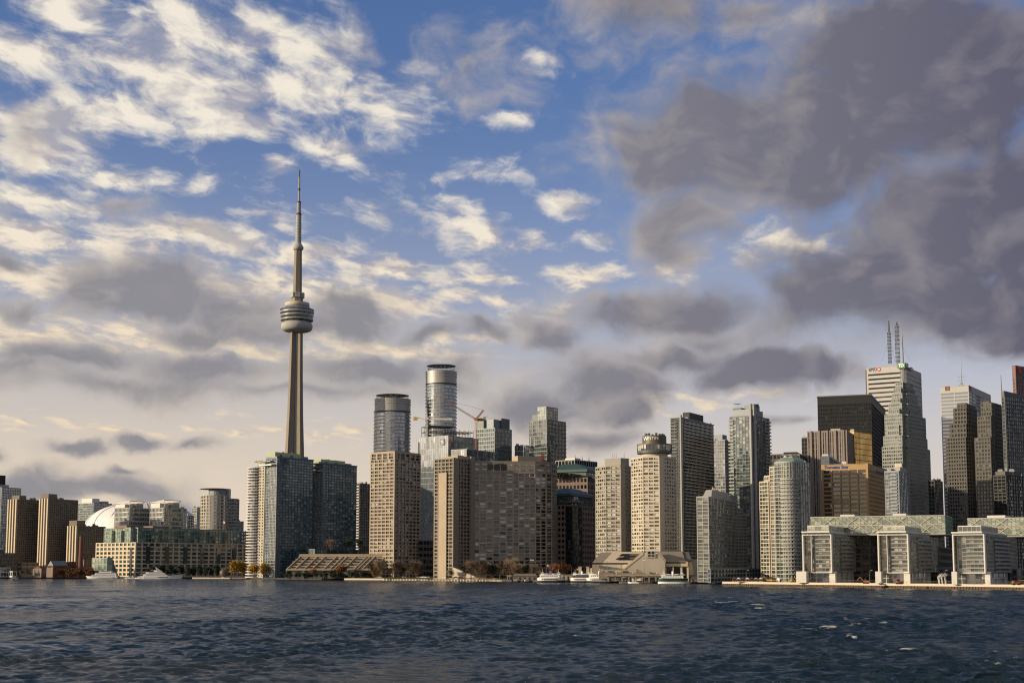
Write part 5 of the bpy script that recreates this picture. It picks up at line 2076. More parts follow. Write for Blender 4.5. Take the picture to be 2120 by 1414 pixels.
b = Bld('white_bank_tower', 'white marble bank tower with dark window bands and red roundel signs', 'office', 1795, 1868, 1906, 764, 1900, yaw=32)
BM = b
b.body(44, bay=80, sp=.62, pw=.06, d=.5, wall=W['marble'], glass=G['deep'], top=1, z1=b.z(770))
facade(b.root, b.poly(), b.z(770) + 1.1, b.z(757), 1, bay=3, sp=.97, pw=.05, d=.5, wall=W['marble'], glass=G['deep'], wall_name='crown_wall', top=.6)
b.box('dark_corner', W['darkstone'], 1.0, 1.05, .0, .06, b.z0, b.z(760))
b.box('rooftop_box', W['lightgrey'], .1, .7, .2, .7, b.z(757) + .6, b.z(750.5))
b.box('window_rig', W['lightgrey'], .75, .98, .05, .2, b.z(757) + .6, b.z(754.5))
def mast_tower(root_b, x, ytip, ymid, ybase, Y, w, name, lab=None):
    p = at(x, ybase, Y)
    zb, zm, zt = zp(ybase, Y, x), zp(ymid, Y, x), zp(ytip, Y, x)
    m = MB()
    lattice(m, (p.x, Y, zb), (p.x, Y, zm), w, .34, 20)
    m.tube((p.x, Y, zm), (p.x, Y, zt), w * .42, w * .26, 6)
    nb = 9
    for i in range(nb):
        z = zb + (zm - zb) * (i + .5) / nb
        m.box(p.x - w * .95, p.x + w * .95, Y - .5, Y + .5, z, z + 1.0)
    return m.build(name, W['dgrey'], root_b.root)
mast_tower(b, 1842.5, 664, 688, 753, 1935, 3.0, 'antenna_mast')
mast_tower(b, 1859, 667, 674, 753, 1945, 3.6, 'antenna_mast')
m = MB()
p = at(1870, 752, 1940)
m.tube((p.x, 1940, zp(757, 1940)), (p.x, 1940, zp(680, 1940, 1870)), .9, .25, 6)
m.build('whip_antenna', W['lightgrey'], b.root)
m = MB()
for (xa, ya, xb, yb) in ((1842, 698, 1826, 748), (1859, 698, 1847, 735), (1859, 698, 1884, 748), (1842, 698, 1852, 748)):
    p, q = at(xa, ya, 1936), at(xb, yb, 1930)
    m.tube(p, q, .12, .12, 3)
m.build('guy_wire', W['dgrey'], b.root)
b.clutter(8, z=b.z(757), mat='lightgrey', u=(.05, .9), v=(.05, .9), h=(1, 4), s=(1, 4))
wht, red_, navy = paint('sign_white', (.8, .8, .78)), paint('sign_red', (.50, .02, .02)), paint('sign_navy', (.012, .02, .09))
p, t, nr, mx, my = frame(b, 'L', 1806.5, 765.5, .65)
text('BMO', (p, t, nr), 9.4 * my, navy, b.root, .05, .15, sx=.80 * mx / my, bold=.0, spacing=1.08)
for face, x, y in (('L', 1819.7, 764.6), ('R', 1887, 764.8)):
    p, t, nr, mx, my = frame(b, face, x, y, .65)
    rx = 3.9 * mx
    sg = plate('roundel_sign', (p, t, nr), ngon(0, 0, rx, 4.2 * my), .3, red_, b.root)
    s = 1
    plate('emblem', (p, t, nr), [(a * rx * .55, c * 4.2 * my * .55) for a, c in ((-1, -.75), (1, -.75), (1, .2), (.5, .8), (0, .2), (-.5, .8), (-1, .2))], .2, wht, sg, .31)
    plate('emblem_bar', (p, t, nr), rect(-rx * .5, rx * .5, -4.2 * my * .32, -4.2 * my * .2), .1, red_, sg, .52)
p, t, nr, mx, my = frame(b, 'R', 1881.3, 765.5, .65)
text('BMO', (p, t, nr), 7.6 * my, navy, b.root, .05, .15, sx=.42 * mx / my, bold=.02)

def setback_tower():
    """the stepped stone and glass tower: stacked tiers, narrower as they rise, each with notched corners"""
    Y = 1490.0
    b = Bld('setback_tower', 'grey-green stepped stone tower with a green sign cube on its mast', 'office', 1820, 1874, 1931, 924, Y, yaw=38)
    tiers = [(1820, 1874, 1931, 924, 1.6), (1823, 1873.5, 1925, 902, None), (1826, 1873, 1921, 858, None), (1834, 1873, 1911, 835, None), (1842, 1872.5, 1903, 815, None), (1851, 1872, 1892.5, 792, None)]
    zprev = 1.6
    d0 = 0
    for i, (xl, xc, xr, y, _) in enumerate(tiers):
        th = R(38)
        Yc = Y + d0
        c, s = math.cos(th), math.sin(th)
        C = at(xc, y, Yc)
        tl, tr = tx(xl, y), tx(xr, y)
        a = (C.x - tl * Yc) / (c + tl * s)
        bb = (tr * Yc - C.x) / (s - tr * c)
        C.z = 0
        dl, dr = Vector((-c, s, 0)), Vector((s, c, 0))
        cu, cv = (.12, .12) if i < 3 else (.16, .16)
        P = lambda u, v: tuple((C + dl * (a * u) + dr * (bb * v))[:2])
        # cross-shaped plan with notched corners
        poly = [P(cu, cv), P(0, cv), P(0, 1 - cv), P(cu, 1 - cv), P(cu, 1), P(1 - cu, 1), P(1 - cu, 1 - cv), P(1, 1 - cv), P(1, cv), P(1 - cu, cv), P(1 - cu, 0), P(cu, 0)]
        z1 = zp(y, Yc, xc)
        nf = max(3, int((z1 - zprev) / 3.9))
        facade(b.root, poly, zprev, z1, nf, bay=2.6, sp=.44, pw=.26, d=.3, wall=W['stone'], glass=G['teal'], wall_name='tier_wall', top=.9)
        # glazed notch columns at the corner
        if i < 5:
            e = .045
            for (u, v) in ((cu - e, cv - e),):
                q = [P(u, v), P(u, v + .06), P(u + .06, v + .06), P(u + .06, v)]
                m = MB()
                m.prism(q, zprev, z1 - 2)
                m.build('corner_glazing', G['pale'], b.root)
        if i < 5:            # the middle bays climb on above the shoulders
            ny = tiers[i + 1][3]
            cu = cv = .27
            poly = [P(cu, cv), P(.03, cv), P(.03, 1 - cv), P(cu, 1 - cv), P(cu, .97), P(1 - cu, .97), P(1 - cu, 1 - cv), P(.97, 1 - cv), P(.97, cv), P(1 - cu, cv), P(1 - cu, .03), P(cu, .03)]
            zs = z1 + (zp(ny, Yc, xc) - z1) * .5
            facade(b.root, poly, z1, zs, max(1, int((zs - z1) / 3.9)), bay=2.6, sp=.44, pw=.26, d=.3, wall=W['stone'], glass=G['teal'], wall_name='shoulder_wall', top=.9)
        zprev = z1
        d0 += (2.5, 3.5, 6.0, 6.0, 6.0, 0)[i]
    cx, cy = at(1870, 785, Y + 40).x, Y + 40
    m = MB()
    lattice(m, (cx, cy, zp(795, Y + 40)), (cx, cy, zp(763, Y + 40)), 4.6, .35, 9)
    m.build('sign_mast', W['lightgrey'], b.root)
    th = R(38)
    z0_, z1_ = zp(763.2, cy), zp(752.6, cy)
    hw = 4.6
    a1, a2 = Vector((math.cos(th), -math.sin(th), 0)), Vector((math.sin(th), math.cos(th), 0))
    m = MB()
    q = Vector((cx, cy, 0))
    m.prism([tuple((q + a1 * sx * hw + a2 * sy * hw)[:2]) for sx, sy in ((-1, -1), (1, -1), (1, 1), (-1, 1))], z0_, z1_)
    cube = m.build('sign_cube', paint('sign_green', (.012, .14, .025)), b.root)
    zc = (z0_ + z1_) / 2
    for nr, t in ((-a2, a1), (a1, a2)):
        text('TD', (q + nr * hw + Vector((0, 0, zc)), t, nr), (z1_ - z0_) * .86, wht, cube, .05, .12, sx=1.0, spacing=.86, bold=.18)
    m = MB()
    m.tube((cx, cy, z1_), (cx, cy, zp(690, cy, 1870)), .7, .2, 6)
    m.build('spire', W['lightgrey'], b.root)


setback_tower()

b = Bld('ribbed_tower', 'pinkish stone tower with close vertical ribs in front of the black tower', 'office', 1672, 1752, 1770, 893, 1500, yaw=22)
b.body(26, bay=2.6, sp=.06, pw=.58, d=.6, wall=W['rib'], glass=G['dark'], top=1.5)
for k in range(5):
    b.box('broad_rib', W['rib'], .05 + k * .21, .09 + k * .21, -.028, -.014, b.z0, b.z1 + 1.8)
b.box('rooftop_box', W['lightgrey'], .2, .45, .2, .6, b.z1 + .4, b.z(884))
b = Bld('gold_tower', 'gold mirrored office tower glowing beside the ribbed stone tower', 'office', 1745, 1768, 1804, 894, 1545, yaw=42)
b.body(26, bay=2.6, sp=.12, pw=.1, d=.15, wall=W['ochre'], glass=G['gold'])

b = Bld('newspaper_building', 'tan concrete newspaper office with deep window bays and blue lettering', 'office', 1704, 1794, 1850, 960, 1150, yaw=26)
NB = b
b.body(26, bay=7.4, sp=.34, pw=.13, d=1.3, wall=W['ochre'], glass=G['bronze'], mode='window', ed={0: dict(bay=4.6, sp=.4, pw=.32)}, z1=b.z(972), top=.3)
facade(b.root, b.poly(), b.z(972) + .3, b.z(960), 1, bay=500, sp=.96, pw=.05, d=1.3, wall=W['ochre'], glass=G['dark'], wall_name='crown_wall', top=.4)
b.box('rooftop_edge', W['tan'], .1, .8, .1, .8, b.z(960) + .4, b.z(957.5))
blue_ = paint('sign_bright_blue', (.02, .08, .42))
p, t, nr, mx, my = frame(b, 'L', 1731, 967, 1.4)
text('Toronto Star', (p, t, nr), 9.2 * my, blue_, b.root, .05, .2, sx=.96 * mx / my, bold=.02, spacing=1.04)
p, t, nr, mx, my = frame(b, 'R', 1823, 978, 1.4)
text('Toronto Star', (p, t, nr), 7.6 * my, blue_, b.root, .05, .2, sx=.42 * mx / my, bold=.0)
b = Bld('condo_tower', 'white-roofed glass block just behind the newspaper office roof', 'condominium', 1700, 1716, 1772, 946, 1330, yaw=12)
b.body(40, bay=4, sp=.22, pw=.12, d=.3, wall=W['bluegrey'], glass=G['teal'])
b.box('penthouse', W['white'], .1, .9, .0, .9, b.z1 + 1.25, b.z(940))
b.clutter(5, z=b.z(940), mat='white')
b = Bld('condo_tower', 'slim teal glass condominium against the right side of the newspaper office', 'condominium', 1832, 1860, 1878, 977, 1105, yaw=38)
b.body(32, bay=3.2, sp=.22, pw=.1, d=.3, wall=W['bluegrey'], glass=G['teal'])
b.balconies('L', .1, .6, 32, b.z0, b.z1, 1.2, W['bluegrey'])
b.box('upper_storey', W['lightgrey'], .0, .6, .2, .95, b.z1 + .4, b.z(967))
b.clutter(4, z=b.z(967), mat='ivory', u=(.1, .5), v=(.3, .9))

b = Bld('white_bank_tower', 'white bank tower with a red square sign and a tall rooftop mast', 'office', 1948, 2005, 2050, 811, 1750, yaw=32)
CB = b
b.body(52, bay=19, sp=.36, pw=.06, d=.4, wall=W['marble'], glass=G['silver'], top=.4)
facade(b.root, b.poly(), b.z1 + .4, b.z(798), 1, bay=3, sp=.95, pw=.07, d=.4, wall=W['marble'], glass=G['silver'], wall_name='crown_wall', top=.4)
b.mast(.45, .25, b.z(798), b.z(725) - b.z(798), .7, 'antenna_mast', 'bluegrey')
for dz in (11, 16):
    p = b.pt(.45, .25, b.z(798) + dz)
    m = MB()
    m.tube(p - Vector((5, 0, 0)), p + Vector((5, 0, 0)), .25, .25, 4)
    m.build('antenna_bar', W['bluegrey'], b.root)
m = MB()
p = b.pt(.45, .25, b.z(798))
for sx in (-5, 5):
    m.tube(p + Vector((sx, 0, 0)), p + Vector((0, 0, 9)), .35, .35, 4)
m.build('mast_leg', W['bluegrey'], b.root)
for face, x, y, w in (('L', 1961.3, 804.4, 9.2), ('R', 2009.5, 803.8, 4.4)):
    p, t, nr, mx, my = frame(b, face, x, y, .55)
    w_, h_ = w * mx / 2, 4.5 * my
    sg = plate('square_sign', (p, t, nr), rect(-w_, w_, -h_, h_), .3, paint('sign_maroon', (.13, .012, .012)), b.root)
    gold = paint('sign_gold', (.62, .40, .06))
    plate('emblem', (p, t, nr), [(-w_ * .75, -h_ * .8), (-w_ * .2, -h_ * .68), (w_ * .4, -h_ * .45), (w_ * .8, -h_ * .1), (w_ * .8, h_ * .02), (w_ * .3, -h_ * .28), (-w_ * .4, -h_ * .6)], .1, gold, sg, .31)
    text('CIBC', (p + Vector((0, 0, h_ * .42)), t, nr), h_ * .58, gold, sg, .31, .06, sx=mx / my * w / 9.6)

def notched(name, label, xl, xc, xr, tiers, Y, yaw, nf_h, wall, glass):
    b = Bld(name, label, 'office', xl, xc, xr, tiers[0][3], Y, yaw=yaw, group='twin dark stone stepped towers')
    zprev = 1.6
    for i, (a0, c0, r0, y) in enumerate(tiers):
        Yc = Y + i * 2.6
        th = R(yaw)
        c, s = math.cos(th), math.sin(th)
        C = at(c0, y, Yc)
        tl, tr = tx(a0, y), tx(r0, y)
        a = (C.x - tl * Yc) / (c + tl * s)
        bb = (tr * Yc - C.x) / (s - tr * c)
        C.z = 0
        dl, dr = Vector((-c, s, 0)), Vector((s, c, 0))
        P = lambda u, v: tuple((C + dl * (a * u) + dr * (bb * v))[:2])
        q = .14
        poly = [P(q, 0), P(0, q), P(0, 1 - q), P(q, 1), P(1 - q, 1), P(1, 1 - q), P(1, q), P(1 - q, 0)]
        z1 = zp(y, Yc, c0)
        facade(b.root, poly, zprev, z1, max(2, int((z1 - zprev) / nf_h)), bay=2.9, sp=.42, pw=.38, d=.35, wall=wall, glass=glass, wall_name='tier_wall', top=.9)
        zprev = z1
    b.box('rooftop_box', wall, .35, .65, .3, .7, zprev + .3, zprev + 3.5)
    return b


notched('stepped_tower', 'brown stone stepped office tower overlapping the white bank tower, left of the pair', 1955, 2014, 2040, [(1955, 2006, 2026, 906), (1963, 2006, 2025, 878), (1971, 2005, 2024, 845), (1979, 2004, 2021, 838)], 1470, 34, 3.9, W['darkstone'], G['deep'])
notched('stepped_tower', 'brown stone stepped office tower next to the slanted glass tower, right of the pair', 2013, 2056, 2086, [(2013, 2056, 2088, 906), (2019, 2056, 2086, 862), (2027, 2056, 2082, 835)], 1440, 36, 3.9, W['darkstone'], G['dark'])

b = Bld('slanted_tower', 'dark teal glass tower with a slanting roof edge and needle at the right edge', 'condominium', 2074, 2080, 2190, 822, 1400, yaw=58)
b.body(46, bay=3.4, sp=.2, pw=.14, d=.3, wall=W['dgrey'], glass=G['glossdark'])
b.balconies('R', .05, .5, 46, b.z0, b.z1, 1.3, W['dgrey'])
zt = b.z(809)
m = MB()
base4 = [b.pt(u, v, b.z1 + .4) for u, v in ((-.02, -.01), (-.02, 1.01), (1.02, 1.01), (1.02, -.01))]
top4 = [b.pt(-.02, -.01, zt), b.pt(-.02, 1.01, b.z1 + 1), b.pt(1.02, 1.01, b.z1 + 1), b.pt(1.02, -.01, zt)]
m.mesh(base4 + top4, [(0, 1, 5, 4), (1, 2, 6, 5), (2, 3, 7, 6), (3, 0, 4, 7), (4, 5, 6, 7)])
m.build('slanting_roof', W['dgrey'], b.root)
b.mast(1.05, .0, b.z(840), b.z(775) - b.z(840), .8, 'needle', 'dgrey')
b = Bld('red_tower', 'dark red granite bank tower with a glowing red letter sign at the right edge', 'office', 2096, 2102, 2170, 760, 1880, yaw=52)
b.body(60, bay=4, sp=.42, pw=.44, d=.4, wall=W['red'], glass=G['bronze'], z1=b.z(778), top=.4)
facade(b.root, b.poly(), b.z(778) + .4, b.z(757), 1, bay=500, sp=.96, pw=.02, d=.4, wall=W['red'], glass=G['dark'], wall_name='crown_wall', top=.4)
p, t, nr, mx, my = frame(b, 'R', 2110, 766, .6)
so = text('S', (p, t, nr), 15 * my, paint('sign_bright_red', (.75, .06, .03)), b.root, .05, .3, sx=.95 * mx / my, bold=.35)

b = Bld('unfinished_block', 'narrow concrete tower under construction in the gap beside the setback tower', 'construction site', 1922, 1934, 1951, 996, 1500, yaw=36)
b.body(26, bay=4, sp=.2, pw=.16, d=.3, wall=W['darkstone'], glass=G['deep'])
for i in range(6):
    b.mast(.1 + .15 * i, .1 + .3 * (i % 3), b.z1 + .4, rnd.uniform(2, 5), .3, 'bare_column', 'darkstone')
b = Bld('dark_block', 'dark glass hotel block with strips of white windows at the right edge', 'hotel', 2057, 2082, 2190, 985, 1230, yaw=48)
b.body(30, bay=3.4, sp=.3, pw=.2, d=.3, wall=W['black'], glass=G['deep'], ed={0: dict(bay=4.2)})
for v in (.12, .4):
    m = MB()
    for k in range(6, 28):
        if (k * 7 + int(v * 10)) % 3 == 0:
            continue
        z = b.z0 + (b.z1 - b.z0) * k / 30
        p = b.pt(0, v, z + 1.2)
        m.obox(p - b.dl * .5, b.dr * 1.5, b.dl * .3, (0, 0, 2.0))
    o = m.build('white_panel', W['white'], b.root)
    o['kind'] = 'stuff'
b.box('upper_storey', W['darkstone'], .1, .9, .02, .5, b.z1 + .4, b.z(975))
b.clutter(5, z=b.z(975), mat='dgrey', u=(.2, .8), v=(.05, .45))

# ================================================================ pier pavilions and the glass bridges
def truss_bridge(label, xl, xc, xr, y, yb, Y, yaw, boxes):
    b = Bld('bridge_building', label, 'bridge building', xl, xc, xr, y, Y, yaw=yaw, group='glass bridge buildings with diagonal trusses')
    zb = b.z(yb)
    zm = (b.z1 + zb) / 2
    facade(b.root, b.poly(), zb, b.z1, 4, bay=2.6, sp=.1, pw=.06, d=.15, wall=W['green'], glass=G['pale'], top=.5, ed={0: dict(), 3: dict()})
    m = MB()
    m.prism(b.poly(-.002, 1.002, -.01, 1.01), zb - .9, zb - .05)
    m.build('soffit', W['grey'], b.root)
    n = max(4, int(b.a / 8.5))
    d = MB()
    off = -b.dr * .55
    for i in range(n):
        u0, u1 = i / n, (i + 1) / n
        um = (u0 + u1) / 2
        for (za, zc) in ((zb, zm), (zm, b.z1)):
            up = (i % 2 == 0)
            d.tube(b.pt(u0, 0, za) + off, b.pt(u1, 0, zc) + off, .34, .34, 4)
            d.tube(b.pt(u1, 0, za) + off, b.pt(u0, 0, zc) + off, .34, .34, 4) if i % 2 else None
    for z in (zb, zm, b.z1):
        d.tube(b.pt(0, 0, z) + off, b.pt(1, 0, z) + off, .3, .3, 4)
    d.build('truss', W['ivory'], b.root)
    for u in (.12, .22, .33, .44, .6, .75, .88):
        m = MB()
        p = b.pt(u, 0, zm - (1.2 if int(u * 100) % 2 else 5.5))
        m.obox(p - b.dl * 5, b.dl * 10, -b.dr * 1.8, (0, 0, .35)) if False else m.prism([tuple((p + b.dl * s * 4.5 - b.dr * q)[:2]) for s, q in ((1, 1.9), (-1, 1.9), (-1, .2), (1, .2))], p.z, p.z + .4)
        m.build('balcony', W['lightgrey'], b.root)
    for (xa, xb_, yt) in boxes:
        ua = (b.C.x - tx(xa, y) * Y) / b.a / (b.dl.x * -1 + tx(xa, y) * b.dl.y)
        ub = (b.C.x - tx(xb_, y) * Y) / b.a / (b.dl.x * -1 + tx(xb_, y) * b.dl.y)
        b.box('rooftop_plant_room', W['white'], min(ua, ub), max(ua, ub), .25, .7, b.z1 + .4, b.z(yt))
    return b


truss_bridge('long glass bridge building with crossing truss bars spanning two pavilions', 1678, 1956, 1971, 1067, 1104, 985, 21.5, ((1733, 1763, 1060.5), (1843, 1871, 1060)))
truss_bridge('shorter shaded glass bridge building with truss bars at the right edge', 2003, 2230, 2262, 1070, 1107, 930, 26, ((2036, 2074, 1062),))
b = Bld('bridge_pier_block', 'shaded brown lower office block under the left glass bridge', 'office', 1765, 1800, 1832, 1107, 1020, yaw=30)
b.body(7, bay=6, sp=.4, pw=.25, d=.6, wall=W['darkstone'], glass=G['bronze'])


def pavilion(label, xl, xc, xr, y, Y, yaw, cap, up, feet, ybase, left_boxes, frame_only):
    b = Bld('waterfront_pavilion', label, 'pavilion', xl, xc, xr, y, Y, yaw=yaw, z0=2.75, group='white-framed glass pavilions on the pier')
    zg = b.z(ybase)
    z5 = 2.75 + (ybase and 7.2)
    g = G['pale'] if not frame_only else G['teal']
    b.body(9, z0=z5, bay=3.0, sp=.14, pw=.06, d=.25, wall=W['celadon'], glass=G['cream'] if not frame_only else G['neutral'], ed={0: dict(bay=3.4, sp=.16, pw=.08), 3: dict(bay=2.4, sp=.10, pw=.06)}, top=.4)
    # white picture frame round the sunny front
    for nm, u0, u1, za, zb_ in (('front_frame', -.012, .03, z5 - .5, b.z1 + 1.0), ('front_frame', .97, 1.012, z5 - .5, b.z1 + 1.0)):
        b.box(nm, W['white'], u0, u1, -.045, -.0055, za, zb_)
    b.box('front_frame', W['white'], .03, .97, -.045, -.0055, b.z1 + .45, b.z1 + 1.0)
    b.box('front_frame', W['white'], .03, .97, -.045, -.0055, z5 - .5, z5 - .05)
    if not frame_only:
        b.box('front_fin', W['white'], .69, .705, -.04, -.0055, z5, b.z1 + .4)
    t0, t1 = (.02, .66) if not frame_only else (.05, .62)
    b.balconies('L', t0, t1, 9, z5, b.z1, 1.7, W['grey'], thick=.25, railh=.45)
    b.balconies('R', .22, .7, 9, z5, b.z1, 1.3, W['grey'], thick=.25, railh=.9)
    # white boxed bays stepping down the left side
    fh = (b.z1 - z5) / 9
    for k in range(2, 9):
        m = MB()
        p = b.pt(1.0, .06, z5 + k * fh + .3)
        m.prism([tuple((p + b.dl * s + b.dr * q)[:2]) for s, q in ((.3, -1.2), (.3, 3.5), (2.1, 3.5), (2.1, -1.2))][::-1], p.z, p.z + fh * .55)
        m.build('side_bay', W['white'], b.root)  # boxed bay
    # set-back white cap and glass top storey
    c0, c1, cy0 = cap
    facade(b.root, b.poly(.12, 1.06, .03, .8), b.z1 + .8, b.z(cy0 + 3.4), 1, bay=3, sp=.08, pw=.1, d=.2, wall=W['white'], glass=G['room'], wall_name='cap_storey_wall', top=.2)
    b.box('cap_band', W['white'], .1, 1.09, .0, .82, b.z(cy0 + 3.4) + .2, b.z(cy0))
    facade(b.root, b.poly(.22, .95, .08, .6), b.z(cy0) + .3, b.z(up), 1, bay=2.6, sp=.06, pw=.05, d=.15, wall=W['white'], glass=g, wall_name='top_storey_wall', top=.6)
    # base: glass lobby between white blocks
    facade(b.root, b.poly(-.05, 1.03, .02, .6), 2.75, z5 - .55, 2, bay=4, sp=.08, pw=.07, d=.2, wall=W['white'], glass=G['ice'], wall_name='lobby_wall', top=.0)
    for xa, xb_ in feet:
        tl, tr = tx(xa, ybase), tx(xb_, ybase)
        Yb = b.C.y - 3
        m = MB()
        dw = (tr - tl) * Yb * .42
        m.prism([(tl * (Yb + dw), Yb + dw), (tr * Yb, Yb), (tr * Yb + 3, Yb + 7), (tl * (Yb + dw) + 3, Yb + 7 + dw)], 2.75, z5 + .6)
        m.build('base_block', W['white'], b.root)
    b.box('paving', W['quay'], -.2, 1.2, -.01, .6, 2.5, 2.765)
    return b


pavilion('white-framed glass pavilion on the pier, nearest the stepped condominium', 1664, 1723, 1784, 1109, 960, 26, (0, 0, 1099), 1088, ((1648, 1669), (1717, 1729)), 1187, True, False)
pavilion('middle white-framed glass pavilion on the pier under the end of the long bridge', 1820, 1882, 1943, 1109, 905, 28, (0, 0, 1099), 1089.5, ((1812, 1824), (1871, 1884)), 1190, True, False)
pavilion('white-framed glass pavilion nearest the right edge, dark panes behind a bold frame', 1975, 2040, 2103, 1109, 855, 30, (0, 0, 1100), 1088.5, ((1970, 1981), (2039, 2050)), 1192, True, True)
b = Bld('low_building', 'low red-brown building with yellowish windows between two pier pavilions', 'office', 1925, 1942, 1985, 1134, 985, yaw=20)
b.body(5, bay=5, sp=.4, pw=.15, d=.4, wall=W['darkstone'], glass=G['bronze'])
b.box('roof_box', W['red'], .1, .9, .1, .9, b.z1 + .4, b.z(1133))
b = Bld('low_building', 'dark low shed wall at the right edge behind the promenade', 'shed', 2096, 2105, 2190, 1180, 880, yaw=50)
b.body(2, bay=6, sp=.3, pw=.1, d=.3, wall=W['dgrey'], glass=G['deep'])

# ================================================================ trees and planting
def leaf_mat(name, a, b_, rough=.9, trans=.0):
    m, t, b = new_mat(name)
    g = t.n('ShaderNodeNewGeometry')
    inf = t.n('ShaderNodeObjectInfo')
    n1 = t.noise(g.outputs['Position'], .9, 3, .6)
    f = t.m('ADD', t.m('MULTIPLY', t.m('SUBTRACT', n1, .5), 2.2), t.m('MULTIPLY_ADD', inf.outputs['Random'], .4, .3), clamp=True)
    t.l(t.mix(f, a + (1,), b_ + (1,)), b.inputs['Base Color'])
    b.inputs['Roughness'].default_value = rough
    return m


TREE = dict(
    bare=leaf_mat('bare_twigs', (.10, .068, .045), (.22, .155, .10)),
    rust=leaf_mat('rusty_leaves', (.14, .055, .022), (.24, .11, .04)),
    gold=leaf_mat('golden_autumn_leaves', (.22, .12, .018), (.42, .25, .04)),
    dark=leaf_mat('dark_evergreen_leaves', (.012, .022, .010), (.035, .05, .022)),
    bark=leaf_mat('tree_bark', (.05, .04, .03), (.11, .085, .06)),
)


def limb_mesh(m, p, d, L, r, lev, tips, R_):
    q = p + d * L
    m.tube(p, q, r, r * .6, 4)
    tips.append(q)
    if lev == 0:
        return
    for _ in range(R_.choice((2, 3, 3))):
        a = Vector((R_.uniform(-1, 1), R_.uniform(-1, 1), R_.uniform(-.1, .9))).normalized()
        nd = (d * .75 + a * .75).normalized()
        limb_mesh(m, p + d * L * R_.uniform(.55, 1), nd, L * R_.uniform(.6, .8), r * .55, lev - 1, tips, R_)


def make_tree(kind, seed, h, w, n, name, label, cat, group):
    """a tapered trunk with forking limbs, and a crown of small leaf or twig faces spread round the limbs' tips"""
    R_ = random.Random(seed)
    root = empty(name, (0, -50, -50))
    tag(root, label, cat, group)
    m = MB()
    tips = []
    o = Vector((0, -50, -50))
    limb_mesh(m, o, Vector((R_.uniform(-.06, .06), R_.uniform(-.06, .06), 1)).normalized(), h * .34, h * .028, 3, tips, R_)
    m.build('trunk', TREE['bark'], root)
    m = MB()
    cl = [t for t in tips if t.z > o.z + h * .33] or tips
    for i in range(n):
        c = R_.choice(cl)
        v = Vector((R_.gauss(0, 1), R_.gauss(0, 1), R_.gauss(0, .8)))
        p = c + v * (h * .075)
        f = Vector(((p.x - o.x) / (w / 2), (p.y - o.y) / (w / 2), (p.z - o.z - h * .6) / (h * .42)))
        if f.length > 1.0 + R_.uniform(-.2, .12):
            p = o + Vector((f.x * w / 2, f.y * w / 2, f.z * h * .42)) / f.length * R_.uniform(.7, 1.0) + Vector((0, 0, h * .6))
        if kind in ('bare', 'rust') and R_.random() < (.85 if kind == 'bare' else .3):
            d = ((p - o - Vector((0, 0, h * .35))).normalized() + Vector((R_.gauss(0, .4), R_.gauss(0, .4), R_.gauss(.2, .4)))).normalized()
            s = d.orthogonal().normalized() * R_.uniform(.05, .11)
            L = R_.uniform(.9, 2.0)
            m.quad(p - s, p + s, p + d * L + s * .4, p + d * L - s * .4)
        else:
            a = Vector((R_.gauss(0, 1), R_.gauss(0, 1), R_.gauss(0, 1))).normalized() * R_.uniform(.28, .6)
            b_ = a.orthogonal().normalized() * R_.uniform(.25, .5)
            m.quad(p - a - b_ * .3, p + b_, p + a + b_ * .2, p - b_)
    m.build('crown', TREE[kind], root)
    return root


bpy.context.view_layer.update()
PROTO = {}
for kind, h, w, n in (('bare', 15, 13, 1100), ('bare', 13, 14, 1000), ('gold', 14, 16, 2400), ('rust', 11, 9, 700), ('dark', 12, 8, 900)):
    PROTO.setdefault(kind, []).append(make_tree(kind, len(PROTO) * 7 + h, h, w, n, {'bare': 'bare_tree', 'gold': 'autumn_tree', 'rust': 'autumn_tree', 'dark': 'evergreen_tree'}[kind], 'tree', 'tree', 'trees along the waterfront'))
bpy.context.view_layer.update()
USED = {}


def tree(kind, x, Y, hpx, label, wide=1.0, z=None):
    k = USED.get(kind, 0)
    USED[kind] = k + 1
    src = PROTO[kind][k % len(PROTO[kind])]
    h0 = {'bare': (15, 13), 'gold': (14,), 'rust': (11,), 'dark': (12,)}[kind][k % len(PROTO[kind])]
    p = at(x, 1195, Y)
    s = hpx * Y / FPX / h0 * 1.18
    loc = (p.x, Y, 1.55 if z is None else z)
    rz = rnd.uniform(0, 6.28)
    if k < len(PROTO[kind]):
        o = src
        o.location, o.rotation_euler = loc, (0, 0, rz)
        o.scale = (s * wide, s * wide, s)
    else:
        o = copy_tree(src, loc, rz, (s * wide, s * wide, s))
    o['label'] = label
    return o


